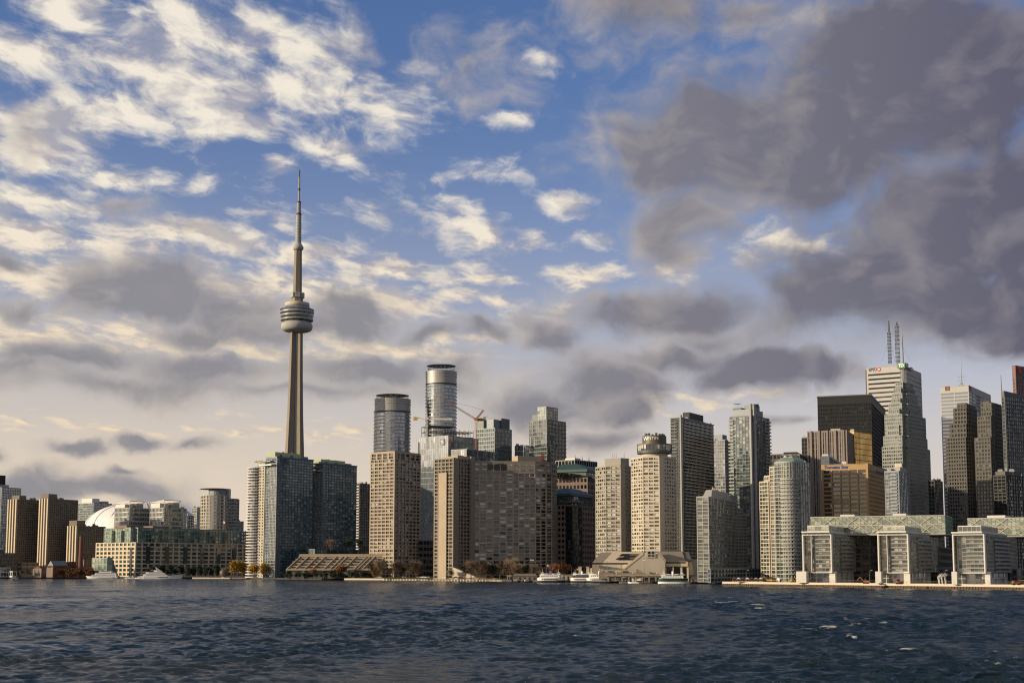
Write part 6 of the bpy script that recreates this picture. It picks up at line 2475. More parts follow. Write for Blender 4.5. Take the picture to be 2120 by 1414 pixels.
LEFTG = 'trees along the waterfront'
for x, Y, h, lab in (
        (484, 1690, 40, 'large golden autumn tree beside the brown globe on the left shore'),
        (502, 1700, 36, 'golden autumn tree just left of the white curved tower'),
        (527, 1660, 32, 'round golden autumn tree at the foot of the white curved tower'),
        (545, 1655, 33, 'golden autumn tree close to the taller blue tower'),
        (774, 1500, 17, 'small yellow tree at the corner of the stone landing below the tan tower')):
    tree('gold', x, Y, h, lab, 1.05)
for x, Y, h, lab in (
        (792, 1500, 38, 'bare brown tree in front of the left half of the tan tower'),
        (812, 1490, 40, 'bare brown tree below the corner of the tan tower'),
        (770, 1530, 30, 'bare brown tree at the right end of the terraced block'),
        (848, 1480, 36, 'rounded bare tree in front of the dark car park'),
        (862, 1490, 34, 'bare tree with a pale trunk between car park and parked cars'),
        (928, 1415, 22, 'small bare tree at the left foot of the wide taupe block'),
        (975, 1400, 36, 'bare tree with a wide crown beside the concrete ramp, leftmost on the lawn'),
        (993, 1395, 40, 'tall bare tree on the lawn, second from the ramp'),
        (1008, 1400, 33, 'bare tree on the lawn, third from the ramp'),
        (1036, 1385, 40, 'broad bare tree in the middle of the lawn'),
        (1056, 1380, 40, 'tall bare tree on the right part of the lawn'),
        (1074, 1375, 36, 'bare tree above the dock sheds'),
        (1108, 1350, 28, 'bare tree behind the tall floodlight mast'),
        (1128, 1345, 28, 'bare tree behind the white ferry with the blue funnel'),
        (1264, 1245, 30, 'bare tree in front of the left hall of the conference building'),
        (1248, 1250, 26, 'smaller bare tree at the left corner of the conference building'),
        (1480, 1110, 22, 'bare tree in front of the long low parking podium'),
        (48, 1815, 16, 'small bare tree between the kiosk and the pink pavilion'),
        (58, 1815, 15, 'small bare tree right beside the pink gabled pavilion'),
        (684, 1672, 24, 'bare tree on top of the green podium between the blue towers')):
    o = tree('bare', x, Y, h, lab, 1.1)
    if x == 684:
        o.location.z = zp(1140, 1690)
for x, Y, h, lab in (
        (142, 1795, 20, 'rust-leaved tree in front of the brick theatre wall'),
        (156, 1795, 22, 'rust-leaved tree beside the foot of the brick chimney'),
        (183, 1790, 22, 'rust-leaved tree left of the green glass pavilion'),
        (1150, 1345, 34, 'reddish tree in front of the brown granite office, left of two'),
        (1166, 1340, 36, 'reddish tree in front of the brown granite office, right of two'),
        (706, 1535, 30, 'rusty tree in front of the middle of the terraced block'),
        (648, 1535, 22, 'low rusty tree in front of the left part of the terraced block')):
    tree('rust', x, Y, h, lab)
for i, (x, Y, h, lab) in enumerate((
        (318, 1770, 26, 'dark evergreen tree behind the stern of the large white yacht'),
        (335, 1775, 28, 'dark evergreen tree behind the middle of the large white yacht'),
        (352, 1772, 29, 'dark evergreen tree behind the masts of the large white yacht'),
        (371, 1770, 26, 'dark evergreen tree behind the bow of the large white yacht'),
        (389, 1765, 22, 'dark evergreen shrub just past the bow of the large white yacht'),
        (412, 1760, 25, 'dark bushy tree on the shore left of the brown globe'),
        (430, 1755, 24, 'dark bushy tree second from the brown globe'),
        (447, 1750, 27, 'dark bushy tree close to the brown globe'),
        (598, 1530, 17, 'dark bush below the left end of the terraced block'),
        (618, 1530, 16, 'dark bush second from the left end of the terraced block'),
        (636, 1528, 15, 'dark bush between fins of the terraced block'),
        (668, 1528, 18, 'dark bush below the middle fins of the terraced block'),
        (690, 1525, 20, 'dark bush beside the rusty tree of the terraced block'),
        (728, 1520, 17, 'dark bush below the right fins of the terraced block'),
        (748, 1515, 16, 'dark bush near the stone landing'),
        (827, 1495, 30, 'dark evergreen between the bare trees of the tan tower'),
        (962, 1402, 36, 'dark conifer at the foot of the ramp beside the lawn'),
        (1018, 1398, 34, 'dark conifer among the bare trees on the lawn'),
        (1088, 1372, 30, 'dark conifer at the right end of the lawn'),
        (744, 1675, 26, 'dark roof garden tree on the green podium, right of two'),
        (722, 1675, 24, 'dark roof garden tree on the green podium, left of two'))):
    o = tree('dark', x, Y, h, lab, 1.4 if h < 25 else 1.0)
    if Y == 1675:
        o.location.z = zp(1140, 1690)

for k, x in enumerate(range(594, 768, 9)):
    o = tree('dark', x + rnd.uniform(-3, 3), 1522 + rnd.uniform(-6, 6), rnd.uniform(9, 15), 'low dark bush in the hedge row along the water below the terraced block', 1.5)
    o['group'] = 'bushes below the terraced block'
for k, x in enumerate(range(306, 452, 8)):
    o = tree('dark', x + rnd.uniform(-3, 3), 1788 + rnd.uniform(-6, 6), rnd.uniform(15, 24), 'dark tree in the back row along the foot of the long tan warehouse', 1.2)
    o['group'] = 'trees at the foot of the warehouse'
for k, x in enumerate(range(984, 1112, 10)):
    o = tree('bare', x + rnd.uniform(-4, 4), 1416 + rnd.uniform(-6, 6), rnd.uniform(22, 31), 'bare tree in the back row along the foot of the wide taupe block', 1.1)
    o['group'] = 'back row of trees at the wide taupe block'
for k, x in enumerate(range(782, 868, 13)):
    o = tree('bare', x + rnd.uniform(-4, 4), 1512 + rnd.uniform(-6, 6), rnd.uniform(20, 30), 'bare tree in the back row at the foot of the tan tower and car park', 1.0)
    o['group'] = 'back row of trees at the tan tower'
for k, x in enumerate(range(120, 196, 12)):
    o = tree('rust', x + rnd.uniform(-4, 4), 1798 + rnd.uniform(-3, 3), rnd.uniform(12, 18), 'low rust-leaved tree in the row along the left quay in front of the brick buildings', 1.2)
    o['group'] = 'rust-leaved row on the left quay'

# dark roof garden on the granite office
gm_ = MB()
R_ = random.Random(5)
for i in range(1500):
    x = R_.uniform(1143, 1226)
    f = (x - 1143) / 83
    Y = 1626 + R_.uniform(-4, 10)
    top = 978 + 10 * f * f
    y = R_.uniform(top, 990)
    p = at(x, y, Y)
    a = Vector((R_.gauss(0, 1), R_.gauss(0, 1), R_.gauss(0, 1))).normalized() * .8
    b_ = a.orthogonal().normalized() * .6
    gm_.quad(p - a, p + b_, p + a, p - b_)
go = gm_.build('roof_garden_hedge', TREE['dark'], None, org=tuple(at(1185, 988, 1626)))
tag(go, 'dark green roof garden planting on the terrace of the higher granite office', 'hedge')


# ================================================================ boats
def hull(m, L, B, z0, z1, rake=.12, sheer=.0, n=12, blunt=False):
    """a ship's hull along x, bow at +x"""
    vs = []
    st = []
    for i in range(n + 1):
        f = i / n
        x = -L / 2 + L * f
        w = 1.0
        if f > .62:
            w = math.cos((f - .62) / .38 * math.pi / 2) ** (.55 if blunt else .8)
        if blunt and f < .38:
            w = math.cos((.38 - f) / .38 * math.pi / 2) ** .55
        w = max(w, .04)
        if f < .1 and not blunt:
            w *= .9
        rk = rake * L * max(0, (f - .7) / .3) ** 2
        zt = z1 + sheer * max(0, (f - .5) * 2) ** 2
        st.append((x, w * B / 2, rk, zt))
    for x, w, rk, zt in st:
        vs += [(x, -w * .72, z0), (x + rk, -w, zt), (x + rk, w, zt), (x, w * .72, z0)]
    fs = []
    for i in range(n):
        a, b_ = i * 4, (i + 1) * 4
        fs += [(a, b_, b_ + 1, a + 1), (a + 1, b_ + 1, b_ + 2, a + 2), (a + 2, b_ + 2, b_ + 3, a + 3)]
    fs += [(0, 1, 2, 3), (n * 4 + 3, n * 4 + 2, n * 4 + 1, n * 4)]
    m.mesh(vs, fs)


BW = plain_mat('white_boat_paint', (.78, .77, .74), .35)
BD = plain_mat('dark_boat_paint', (.02, .025, .035), .4)
BG = plain_mat('green_boat_paint', (.018, .06, .042), .4)
BB = plain_mat('blue_boat_paint', (.03, .10, .30), .4)
BR = plain_mat('rusty_boat_trim', (.22, .10, .05), .6)
BT = plain_mat('tan_canvas', (.45, .38, .27), .8)


def deckhouse(m, x0, x1, w, z0, z1, slope=0.0):
    m.prism([(x0, -w / 2), (x1, -w / 2), (x1, w / 2), (x0, w / 2)], z0, z1, [(x0 + slope * .3, -w / 2 * .96), (x1 - slope, -w / 2 * .96), (x1 - slope, w / 2 * .96), (x0 + slope * .3, w / 2 * .96)])


def window_row(root, x0, x1, w, z, h, n, name='window'):
    """evenly spaced side windows, each its own part, on both sides"""
    ww = (x1 - x0) / n
    for s in (-1, 1):
        for i in range(n):
            m = MB()
            x = x0 + i * ww
            m.box(x + ww * .15, x + ww * .85, s * w / 2 - .04, s * w / 2 + .04, z, z + h)
            m.build(name, BD, root)


def place(root, x, Y, rz, z=0.0):
    p = at(x, 1200, Y)
    root.location = (p.x, Y, z)
    root.rotation_euler = (0, 0, rz)


def ferry(label, L, B, colours, x, Y, rz, funnel, kind=0):
    root = empty('ferry_boat', (0, 0, 0))
    tag(root, label, 'ferry', 'island ferries at the docks')
    m = MB()
    hull(m, L, B, -1.2, 1.7, .03, .3, 14, True)
    m.build('hull', colours[0], root)
    m = MB()
    hull(m, L * .985, B * .985, 1.7, 4.3, .02, .2, 14, True)
    m.build('main_deck', colours[1], root)
    window_row(root, -L * .30, L * .30, B * .985, 2.5, .9, 9)
    m = MB()
    hull(m, L * .90, B * .97, 4.3, 4.65, .0, .0, 14, True)
    m.build('upper_deck', BW, root)
    m = MB()
    deckhouse(m, -L * .38, L * .36, B * .86, 4.65, 6.6, .6)
    m.build('cabin', colours[2], root)
    window_row(root, -L * .34, L * .30, B * .85, 5.4, .7, 8)
    m = MB()
    hull(m, L * .84, B * .97, 6.65, 6.9, .0, .0, 14, True)
    m.build('boat_deck', BW, root)
    for s in (-1, 1):                      # wheelhouse at either end
        m = MB()
        deckhouse(m, s * L * .30 - 1.5, s * L * .30 + 1.5, 3.4, 6.9, 9.0, .3)
        wh = m.build('wheelhouse', BW, root)
        m = MB()
        deckhouse(m, s * L * .30 - 1.54, s * L * .30 + 1.42, 3.46, 7.8, 8.5, .1)
        m.build('wheelhouse_window', BD, wh)
        m = MB()
        m.tube((s * L * .30, 0, 9), (s * L * .30, 0, 12.2), .12, .06, 5)
        m.tube((s * L * .30, -1, 11), (s * L * .30, 1, 11), .06, .06, 4)
        m.build('mast', BW, root)
    m = MB()
    m.lathe([(.95, 6.9), (.9, 10.2), (.8, 10.3)], 0, 0, 14)
    m.lathe([(.97, 8.9), (.95, 9.8)], 0, 0, 14, cap=False)
    m.build('funnel', funnel, root)
    for xx in (-L * .14, L * .13):
        m = MB()
        for s in (-1, 1):
            hull_ = MB()
            hull(hull_, 3.4, 1.1, 7.3, 8.1, .1, .2, 8)
            m2 = MB()
            m2.v, m2.f, m2.uv = [(a + xx, b_ + s * B * .38, c) for a, b_, c in hull_.v], hull_.f, hull_.uv
            m2.build('lifeboat', BW, root)
    m = MB()
    for s in (-1, 1):
        for i in range(17):
            xx = -L * .40 + i * L * .05
            m.tube((xx, s * B * .47, 6.9), (xx, s * B * .47, 7.9), .04, .04, 3)
        m.tube((-L * .40, s * B * .47, 7.9), (L * .40, s * B * .47, 7.9), .05, .05, 3)
    for xx in (-L * .40, L * .40):
        m.tube((xx, -B * .47, 7.9), (xx, B * .47, 7.9), .05, .05, 3)
    m.build('railing', BW, root)
    place(root, x, Y, rz)
    return root


ferry('white ferry with a blue funnel and dark waterline, moored by the floodlight mast', 25, 9, (BD, BW, BW), 1140, 1272, R(-12), BB)
ferry('white ferry with dark upper windows, moored in the middle of the ferry docks', 22, 8.5, (BD, BW, BD), 1205, 1246, R(-22), BW)
ferry('white ferry with its bow turned out, right of the middle ferry', 24, 8.8, (BD, BW, BW), 1241, 1228, R(158), BW)
ferry('green and white vehicle ferry below the conference building', 25, 9, (BW, BG, BW), 1393, 1168, R(-8), BW)


def cruise_boat():
    root = empty('dinner_cruise_boat', (0, 0, 0))
    tag(root, 'white three-decked dinner cruise boat in front of the green glass pavilion', 'boat')
    L, B = 38, 9
    m = MB()
    hull(m, L, B, -1, 2.6, .08, 1.0, 14)
    m.build('hull', BW, root)
    m = MB()
    hull(m, L * 1.003, B * 1.01, .5, 1.0, .06, .0, 14)
    m.build('waterline_stripe', BD, root)
    for k, (x0, x1, z) in enumerate(((-L * .47, L * .38, 2.6), (-L * .45, L * .26, 5.2), (-L * .30, L * .12, 7.7))):
        m = MB()
        deckhouse(m, x0, x1, B * (.92 - k * .05), z, z + 2.3, 1.6)
        m.build('cabin', BW, root)
        m = MB()
        deckhouse(m, x0 + 1.5, x1 - 2.0, B * (.93 - k * .05), z + .8, z + 1.7, .5)
        m.build('window_band', BD, root)
        m = MB()
        m.box(x0 - .6, x1 - 1, -B * .47, B * .47, z + 2.32, z + 2.5)
        m.build('deck', BW, root)
    m = MB()
    m.tube((2, 0, 10), (1, 0, 14.5), .14, .06, 5)
    m.tube((1.3, -1.2, 12.5), (1.3, 1.2, 12.5), .07, .07, 4)
    m.build('mast', BW, root)
    place(root, 213, 1772, R(180))


cruise_boat()


def yacht():
    root = empty('motor_yacht', (0, 0, 0))
    tag(root, 'large white motor yacht with a long raked bow and dark hull windows', 'yacht')
    L, B = 51, 10
    m = MB()
    hull(m, L, B, -1, 3.6, .07, 2.3, 18)
    m.build('hull', BW, root)
    window_row(root, -L * .05, L * .20, B * .985, 1.5, .9, 9)
    for k, (x0, x1, z, sl) in enumerate(((-L * .42, L * .20, 3.6, 3.0), (-L * .36, L * .12, 6.2, 3.6), (-L * .16, L * .05, 8.6, 2.6))):
        m = MB()
        deckhouse(m, x0, x1, B * (.84 - k * .1), z, z + 2.3, sl)
        m.build('cabin', BW, root)
        m = MB()
        deckhouse(m, x0 + 4, x1 - 1.0, B * (.85 - k * .1), z + .9, z + 1.8, sl * .4)
        m.build('window_band', BD, root)
        m = MB()
        m.box(x0 - 4, x1 - sl * .9, -B * (.45 - k * .05), B * (.45 - k * .05), z + 2.32, z + 2.55)
        m.build('deck', BW, root)
    m = MB()
    m.tube((-4, 0, 10.8), (-6.5, 0, 15), .5, .2, 5)
    m.tube((-6, -1.8, 13.5), (-6, 1.8, 13.5), .14, .14, 4)
    m.tube((-1, 0, 10.8), (-5.6, 0, 14), .25, .2, 4)
    m.build('radar_mast', BW, root)
    m = MB()
    for s in (-1, 1):
        m.tube((L * .20, s * B * .42, 4.4 + 1), (L * .5, s * .5, 6.8), .06, .06, 3)
    m.tube((L * .5, -.5, 6.8), (L * .5, .5, 6.8), .06, .06, 3)
    m.build('railing', BW, root)
    place(root, 332, 1765, R(3))


yacht()


def small_boat(label, x, Y, rz, L, canopy, sail=False, colour=None):
    root = empty('small_boat', (0, 0, 0))
    tag(root, label, 'boat', 'small boats moored along the shore')
    m = MB()
    hull(m, L, L * .3, -.4, 1.1, .1, .5, 10)
    m.build('hull', colour or BW, root)
    m = MB()
    deckhouse(m, -L * .25, L * .18, L * .22, 1.1, 2.6, .7)
    m.build('cabin', BW, root)
    m = MB()
    deckhouse(m, -L * .2, L * .12, L * .225, 1.7, 2.2, .2)
    m.build('window_band', BD, root)
    if canopy:
        m = MB()
        m.box(-L * .42, -L * .2, -L * .12, L * .12, 2.7, 2.9)
        for sx in (-.41, -.21):
            for sy in (-.11, .11):
                m.tube((L * sx, L * sy, 1.1), (L * sx, L * sy, 2.7), .06, .06, 4)
        m.build('canopy', BT, root)
    m = MB()
    m.tube((0, 0, 2.6), (0, 0, 8 if sail else 4.4), .09, .05, 4)
    m.build('mast', BW, root)
    place(root, x, Y, rz)


small_boat('small white boat with a tan canopy between the cruise boat and the yacht, leftmost', 254, 1775, R(10), 9, True)
small_boat('small white cabin boat, second of those between cruise boat and yacht', 265, 1772, R(186), 8, False)
small_boat('small white boat, third of those between cruise boat and yacht', 275, 1770, R(4), 9, True)
small_boat('small white cabin boat close to the stern of the large yacht', 286, 1768, R(178), 8, False)
small_boat('small tug boat with a dark hull beside the floodlight mast', 1091, 1288, R(15), 9, False, True, BD)
small_boat('dark work boat tied up left of the tug', 1068, 1300, R(5), 8, False, False, BD)
small_boat('white launch between the ferries and the conference building', 1292, 1200, R(8), 8, True)
small_boat('white water taxi in front of the stair ramps', 1312, 1192, R(175), 9, False)
small_boat('small sailing boat with a bare mast at the left marina', 30, 1790, R(20), 8, False, True)

# ================================================================ parked cars
def make_car(col, name='parked_car'):
    root = empty(name, (0, 0, 0))
    tag(root, 'car', 'car', 'cars parked on the shore road')
    m = MB()
    prof = [(-2.2, .35), (2.2, .35), (2.25, .8), (1.3, .95), (.7, 1.42), (-1.0, 1.45), (-1.7, 1.0), (-2.25, .92)]
    n = len(prof)
    vs = [(x, -.85, z) for x, z in prof] + [(x, .85, z) for x, z in prof]
    m.mesh(vs, [tuple(range(n)), tuple(range(2 * n - 1, n - 1, -1))] + [((i + 1) % n, i, n + i, n + (i + 1) % n) for i in range(n)])
    m.build('body', col, root)
    for s in (-1, 1):
        m = MB()
        m.quad((-.95, s * .86, 1.36), (.62, s * .86, 1.34), (1.1, s * .86, 1.0), (-1.5, s * .86, 1.0))
        m.build('side_window', BD, root)
        for x in (-1.4, 1.4):
            m = MB()
            m.tube((x, s * .74, .33), (x, s * .9, .33), .33, .33, 10)
            m.build('wheel', BD, root)
    for x0, x1, nm in ((.76, 1.27, 'windscreen'), (-1.06, -1.64, 'rear_window')):
        m = MB()
        z0, z1 = (1.40, 1.0)
        m.quad((x0 + .03 * (1 if x0 > 0 else -1), -.7, z0), (x1 + .03 * (1 if x0 > 0 else -1), -.75, z1), (x1 + .03 * (1 if x0 > 0 else -1), .75, z1), (x0 + .03 * (1 if x0 > 0 else -1), .7, z0))
        m.build(nm, BD, root)
    return root


CC = dict(white=BW, silver=plain_mat('silver_car_paint', (.45, .46, .47), .3, .5), dark=plain_mat('dark_car_paint', (.03, .035, .05), .3), red=plain_mat('red_car_paint', (.30, .03, .02), .3))
CARS = {k: make_car(v) for k, v in CC.items()}
bpy.context.view_layer.update()
used = set()
for x, Y, c, lab in ((779, 1478, 'silver', 'silver car parked beside the small yellow tree'), (786, 1476, 'white', 'white car parked below the tan tower, next to the silver one'), (838, 1450, 'white', 'white car parked alone in front of the bare trees by the car park'),
                     (866, 1442, 'silver', 'silver car parked at the left end of the row below the car park'), (874, 1441, 'white', 'white car second in the row below the car park'), (880, 1440, 'white', 'white car third in the row below the car park'), (887, 1440, 'silver', 'silver car fourth in the row below the car park'), (894, 1439, 'dark', 'dark car at the right end of the row below the car park'),
                     (920, 1428, 'white', 'white car at the foot of the blank concrete pier'), (932, 1424, 'dark', 'dark car right of the white one at the concrete pier'), (944, 1420, 'dark', 'dark car in front of the pale ramp wall'), (953, 1418, 'red', 'red car beside the ramp wall'), (1275, 1205, 'silver', 'silver car on the ferry dock below the left hall'), (1300, 1205, 'white', 'white car on the ferry dock by the gallery'), (1333, 1204, 'red', 'red car on the ferry dock by the gallery')):
    p = at(x, 1195, Y)
    loc = (p.x, Y, 3.15 if x < 1000 else 1.6)
    if c in used:
        o = copy_tree(CARS[c], loc, rnd.uniform(-.4, .4))
    else:
        o = CARS[c]
        o.location, o.rotation_euler = loc, (0, 0, rnd.uniform(-.4, .4))
        used.add(c)
    o['label'] = lab

# ================================================================ poles, flags, small structures
POLE = plain_mat('pole_grey_paint', (.16, .155, .145), .5)
def lamp_post():
    root = empty('street_lamp', (0, 0, 0))
    tag(root, 'lamp', 'street lamp', 'street lamps along the shore')
    m = MB()
    m.tube((0, 0, 0), (0, 0, 8), .14, .08, 6)
    m.tube((0, 0, 8), (1.3, 0, 8.5), .07, .06, 5)
    m.build('pole', POLE, root)
    m = MB()
    m.box(1.0, 2.0, -.2, .2, 8.35, 8.6)
    m.build('lamp_head', BW, root)
    return root
L0 = lamp_post()
bpy.context.view_layer.update()
for i, (x, Y, lab) in enumerate(((138, 1785, 'street lamp in front of the brick theatre'), (161, 1783, 'street lamp at the foot of the brick chimney'), (431, 1745, 'street lamp left of the brown globe on the pier'), (726, 1510, 'street lamp between the terraced block and the stone landing'),
                             (842, 1452, 'street lamp beside the lone white car'), (962, 1405, 'street lamp at the end of the ramp wall'), (1660, 965, 'street lamp left of the nearest pier pavilion'), (1800, 915, 'street lamp between the first two pier pavilions'), (1955, 862, 'street lamp between the last two pier pavilions'), (1545, 1040, 'street lamp on the promenade behind the tents'))):
    p = at(x, 1195, Y)
    loc = (p.x, Y, 2.75 if x > 1496 else 1.6)
    o = L0 if i == 0 else copy_tree(L0, loc, 0)
    o.location = loc
    o['label'] = lab

def pole(label, x, Y, ytop, r=.25, head=True, z0=1.6, name='floodlight_mast'):
    p = at(x, 1195, Y)
    root = empty(name, (p.x, Y, z0))
    tag(root, label, 'mast')
    zt = zp(ytop, Y, x)
    m = MB()
    m.tube((p.x, Y, z0), (p.x, Y, zt), r, r * .5, 6)
    m.build('pole', POLE, root)
    if head:
        m = MB()
        for i in range(-2, 3):
            m.box(p.x + i * .7 - .28, p.x + i * .7 + .28, Y - .4, Y + .1, zt - .3, zt + .5)
        m.box(p.x - 1.7, p.x + 1.7, Y + .1, Y + .25, zt - .1, zt + .1)
        m.build('lamp_head', BW, root)
    return root
pole('tall floodlight mast on the dock beside the small tug', 1101.5, 1296, 1159)
pole('tall thin mast in front of the left hall of the conference building', 1258, 1215, 1160, .2)
pole('tall thin lamp mast in front of the conference building gable', 1334, 1186, 1160, .2)
pole('slim grey pole standing between the ferries', 1183, 1262, 1171, .16, False, 1.6, 'dock_pole')
pole('slim pole at the right end of the ferry docks', 1452, 1150, 1176, .2, False, 1.6, 'dock_pole')

FR = paint('flag_red', (.50, .025, .02))
def flag(label, x, y, Y, w, z0, on=None):
    p = at(x, y, Y)
    root = empty('flagpole', (p.x, Y, z0))
    tag(root, label, 'flag', 'red and white flags')
    m = MB()
    m.tube((p.x, Y, z0), (p.x, Y, p.z + w * .35), .10, .06, 5)
    m.build('pole', POLE, root)
    h = w * .5
    segs = 9
    def wav(f):
        return Vector((p.x + w * f, Y + math.sin(f * 6) * w * .06, p.z - h / 2 - w * .12 * f * f + math.sin(f * 7) * w * .03))
    for (f0, f1, mt, nm) in ((0, .26, FR, 'red_band'), (.26, .74, wht, 'white_band'), (.74, 1, FR, 'red_band')):
        m = MB()
        for i in range(4):
            a, b_ = wav(f0 + (f1 - f0) * i / 4), wav(f0 + (f1 - f0) * (i + 1) / 4)
            m.quad(a, b_, b_ + Vector((0, 0, h)), a + Vector((0, 0, h)))
        m.build(nm, mt, root)
    c = wav(.5) + Vector((0, -w * .02 - .05, h / 2))
    leaf = [(0, .48), (.09, .28), (.2, .34), (.16, .08), (.3, .2), (.34, .12), (.46, .12), (.4, -.04), (.44, -.1), (.2, -.26), (.22, -.34), (.03, -.3), (.03, -.46)]
    leaf = leaf + [(-a, b_) for a, b_ in leaf[::-1] if a > 0]
    plate('leaf_emblem', (c, Vector((1, 0, 0)), Vector((0, -1, 0))), [(a * h * .8, b_ * h * .8) for a, b_ in leaf][::-1], .03, FR, root)


flag('red and white maple leaf flag flying above the tan warehouse roof', 460, 1081, 1890, 5.2, zp(1094, 1890))
flag('red and white flag above the trees left of the ferries', 1131, 1170, 1330, 2.6, 1.6)
for x, Y, lab in ((1193, 1236, 'red and white flag on the dock, left of the tan pillars'), (1238, 1222, 'red and white flag between the two middle ferries'), (1273, 1196, 'red and white flag in front of the left hall'), (1307, 1190, 'red and white flag by the stair ramps'), (1357, 1180, 'red and white flag left of the green and white ferry')):
    flag(lab, x, 1178 if x < 1260 else 1186, Y, 2.2, 1.6)

# tan gateway pillars of the ferry terminal
for x, lab in ((1201, 'tan ferry terminal pillar, leftmost of four'), (1217, 'tan ferry terminal pillar, second of four'), (1224, 'tan ferry terminal pillar, third of four'), (1235, 'tan ferry terminal pillar, rightmost of four')):
    p = at(x, 1195, 1262)
    root = empty('gateway_pillar', (p.x, 1262, 1.6))
    tag(root, lab, 'pillar', 'tan pillars at the ferry terminal')
    m = MB()
    m.box(p.x - 1.2, p.x + 1.2, 1261, 1263.4, 1.6, zp(1175, 1262))
    m.build('shaft', W['cream'], root)
    m = MB()
    m.box(p.x - 1.6, p.x + 2.4 * (x in (1217,)) + 1.6, 1260.7, 1263.7, zp(1175, 1262), zp(1172.5, 1262))
    m.build('cap', W['tan'], root)


def shed(label, x0, x1, ytop, Y, mat, roof, pitched=True):
    a, b_ = at(x0, 1195, Y), at(x1, 1195, Y)
    root = empty('dock_shed', ((a.x + b_.x) / 2, Y + 4, 1.6))
    tag(root, label, 'shed', 'low sheds on the ferry docks')
    zt = zp(ytop, Y)
    ze = 1.6 + (zt - 1.6) * (.62 if pitched else .92)
    m = MB()
    m.box(a.x, b_.x, Y, Y + 9, 1.6, ze)
    m.build('wall', mat, root)
    n = max(2, int((b_.x - a.x) / 4))
    for i in range(n):
        x = a.x + (b_.x - a.x) * (i + .3) / n
        m = MB()
        m.box(x, x + 1.5, Y - .06, Y + .02, 1.9, 1.6 + (ze - 1.6) * .72)
        m.build('doorway', BD, root)
    m = MB()
    if pitched:
        m.mesh([(a.x - .5, Y - .7, ze), (b_.x + .5, Y - .7, ze), (b_.x + .5, Y + 9.5, ze), (a.x - .5, Y + 9.5, ze), (a.x + 2, Y + 4.4, zt), (b_.x - 2, Y + 4.4, zt)], [(0, 1, 5, 4), (1, 2, 5), (2, 3, 4, 5), (3, 0, 4), (3, 2, 1, 0)])
    else:
        m.box(a.x - .5, b_.x + .5, Y - .8, Y + 9.5, ze, zt)
    m.build('roof', roof, root)


shed('brown pitched-roof dock shed below the last bare trees of the lawn', 1062, 1112, 1187, 1318, W['brown'], W['brown'])
shed('small tan flat hut at the right end of the lawn', 1050, 1059, 1190, 1335, W['tan'], W['tan'], False)
shed('tan flat-roofed ticket shed behind the first white ferry', 1163, 1190, 1188, 1290, W['tan'], W['blue'], False)
shed('dark shed between the second and third ferries', 1186, 1200, 1192, 1270, W['brown'], W['dgrey'], False)
shed('dark dock shed left of the conference building stairs', 1258, 1290, 1193, 1212, W['darkstone'], W['dgrey'], False)
shed('dark dock shed right of the green and white ferry', 1430, 1462, 1193, 1165, W['brown'], W['dgrey'])

# brown globe on the pier
p = at(463, 1195, 1700)
gl = empty('globe_dome', (p.x, 1700, 1.6))
tag(gl, 'brown ribbed globe standing on the pier beside the golden tree', 'globe')
m = MB()
r_ = 8.6 * 1700 / FPX
m.lathe([(.6, 2.0)] + [(r_ * math.cos(R(a)), 2.4 + r_ + r_ * math.sin(R(a))) for a in range(-75, 90, 15)] + [(.05, 2.4 + 2 * r_)], p.x, 1700, 20)
m.build('sphere', plain_mat('brown_globe_metal', (.11, .085, .07), .5), gl, True)
m = MB()
m.lathe([(2.4, 1.6), (2.2, 3.2)], p.x, 1700, 16)
m.build('plinth', W['grey'], gl)
for k in range(4):
    a = R(45 * k)
    m = MB()
    prev = None
    for i in range(25):
        t = 2 * math.pi * i / 24
        q = Vector((p.x + r_ * 1.01 * math.cos(t) * math.cos(a), 1700 + r_ * 1.01 * math.cos(t) * math.sin(a), 2.4 + r_ + r_ * 1.01 * math.sin(t)))
        if prev:
            m.tube(prev, q, .1, .1, 3)
        prev = q
    m.build('meridian_rib', POLE, gl)

# ================================================================ construction gear on the promenade
YEL = plain_mat('excavator_yellow', (.50, .30, .03), .5)
ORG = plain_mat('machine_orange', (.33, .10, .03), .5)


def excavator(label, x, Y, rz, col, cat='excavator', name='excavator'):
    root = empty(name, (0, 0, 0))
    tag(root, label, cat, 'construction machines on the promenade')
    for s in (-1, 1):
        m = MB()
        prof = [(-1.7, .0), (1.7, .0), (2.0, .4), (1.7, .8), (-1.7, .8), (-2.0, .4)]
        vs = [(a, s * 1.1 - .25, z) for a, z in prof] + [(a, s * 1.1 + .25, z) for a, z in prof]
        m.mesh(vs, [tuple(range(6)), tuple(range(11, 5, -1))] + [((i + 1) % 6, i, 6 + i, 6 + (i + 1) % 6) for i in range(6)])
        m.build('track', BD, root)
    m = MB()
    deckhouse(m, -2.1, 1.5, 2.5, .9, 2.0, .2)
    m.build('body', col, root)
    m = MB()
    deckhouse(m, .1, 1.5, 1.1, 2.0, 3.2, .3)
    m.build('cab', BD, root)
    m = MB()
    m.tube((1.4, .7, 1.6), (3.6, .7, 4.2), .3, .24, 5)
    m.tube((3.6, .7, 4.2), (5.6, .7, 2.2), .24, .18, 5)
    m.build('arm', col, root)
    m = MB()
    m.prism([(5.2, .2), (6.2, .2), (6.2, 1.2), (5.2, 1.2)], 1.2, 2.3, [(5.4, .2), (5.9, .2), (5.9, 1.2), (5.4, 1.2)])
    m.build('bucket', BD, root)
    place(root, x, Y, rz, 2.76)


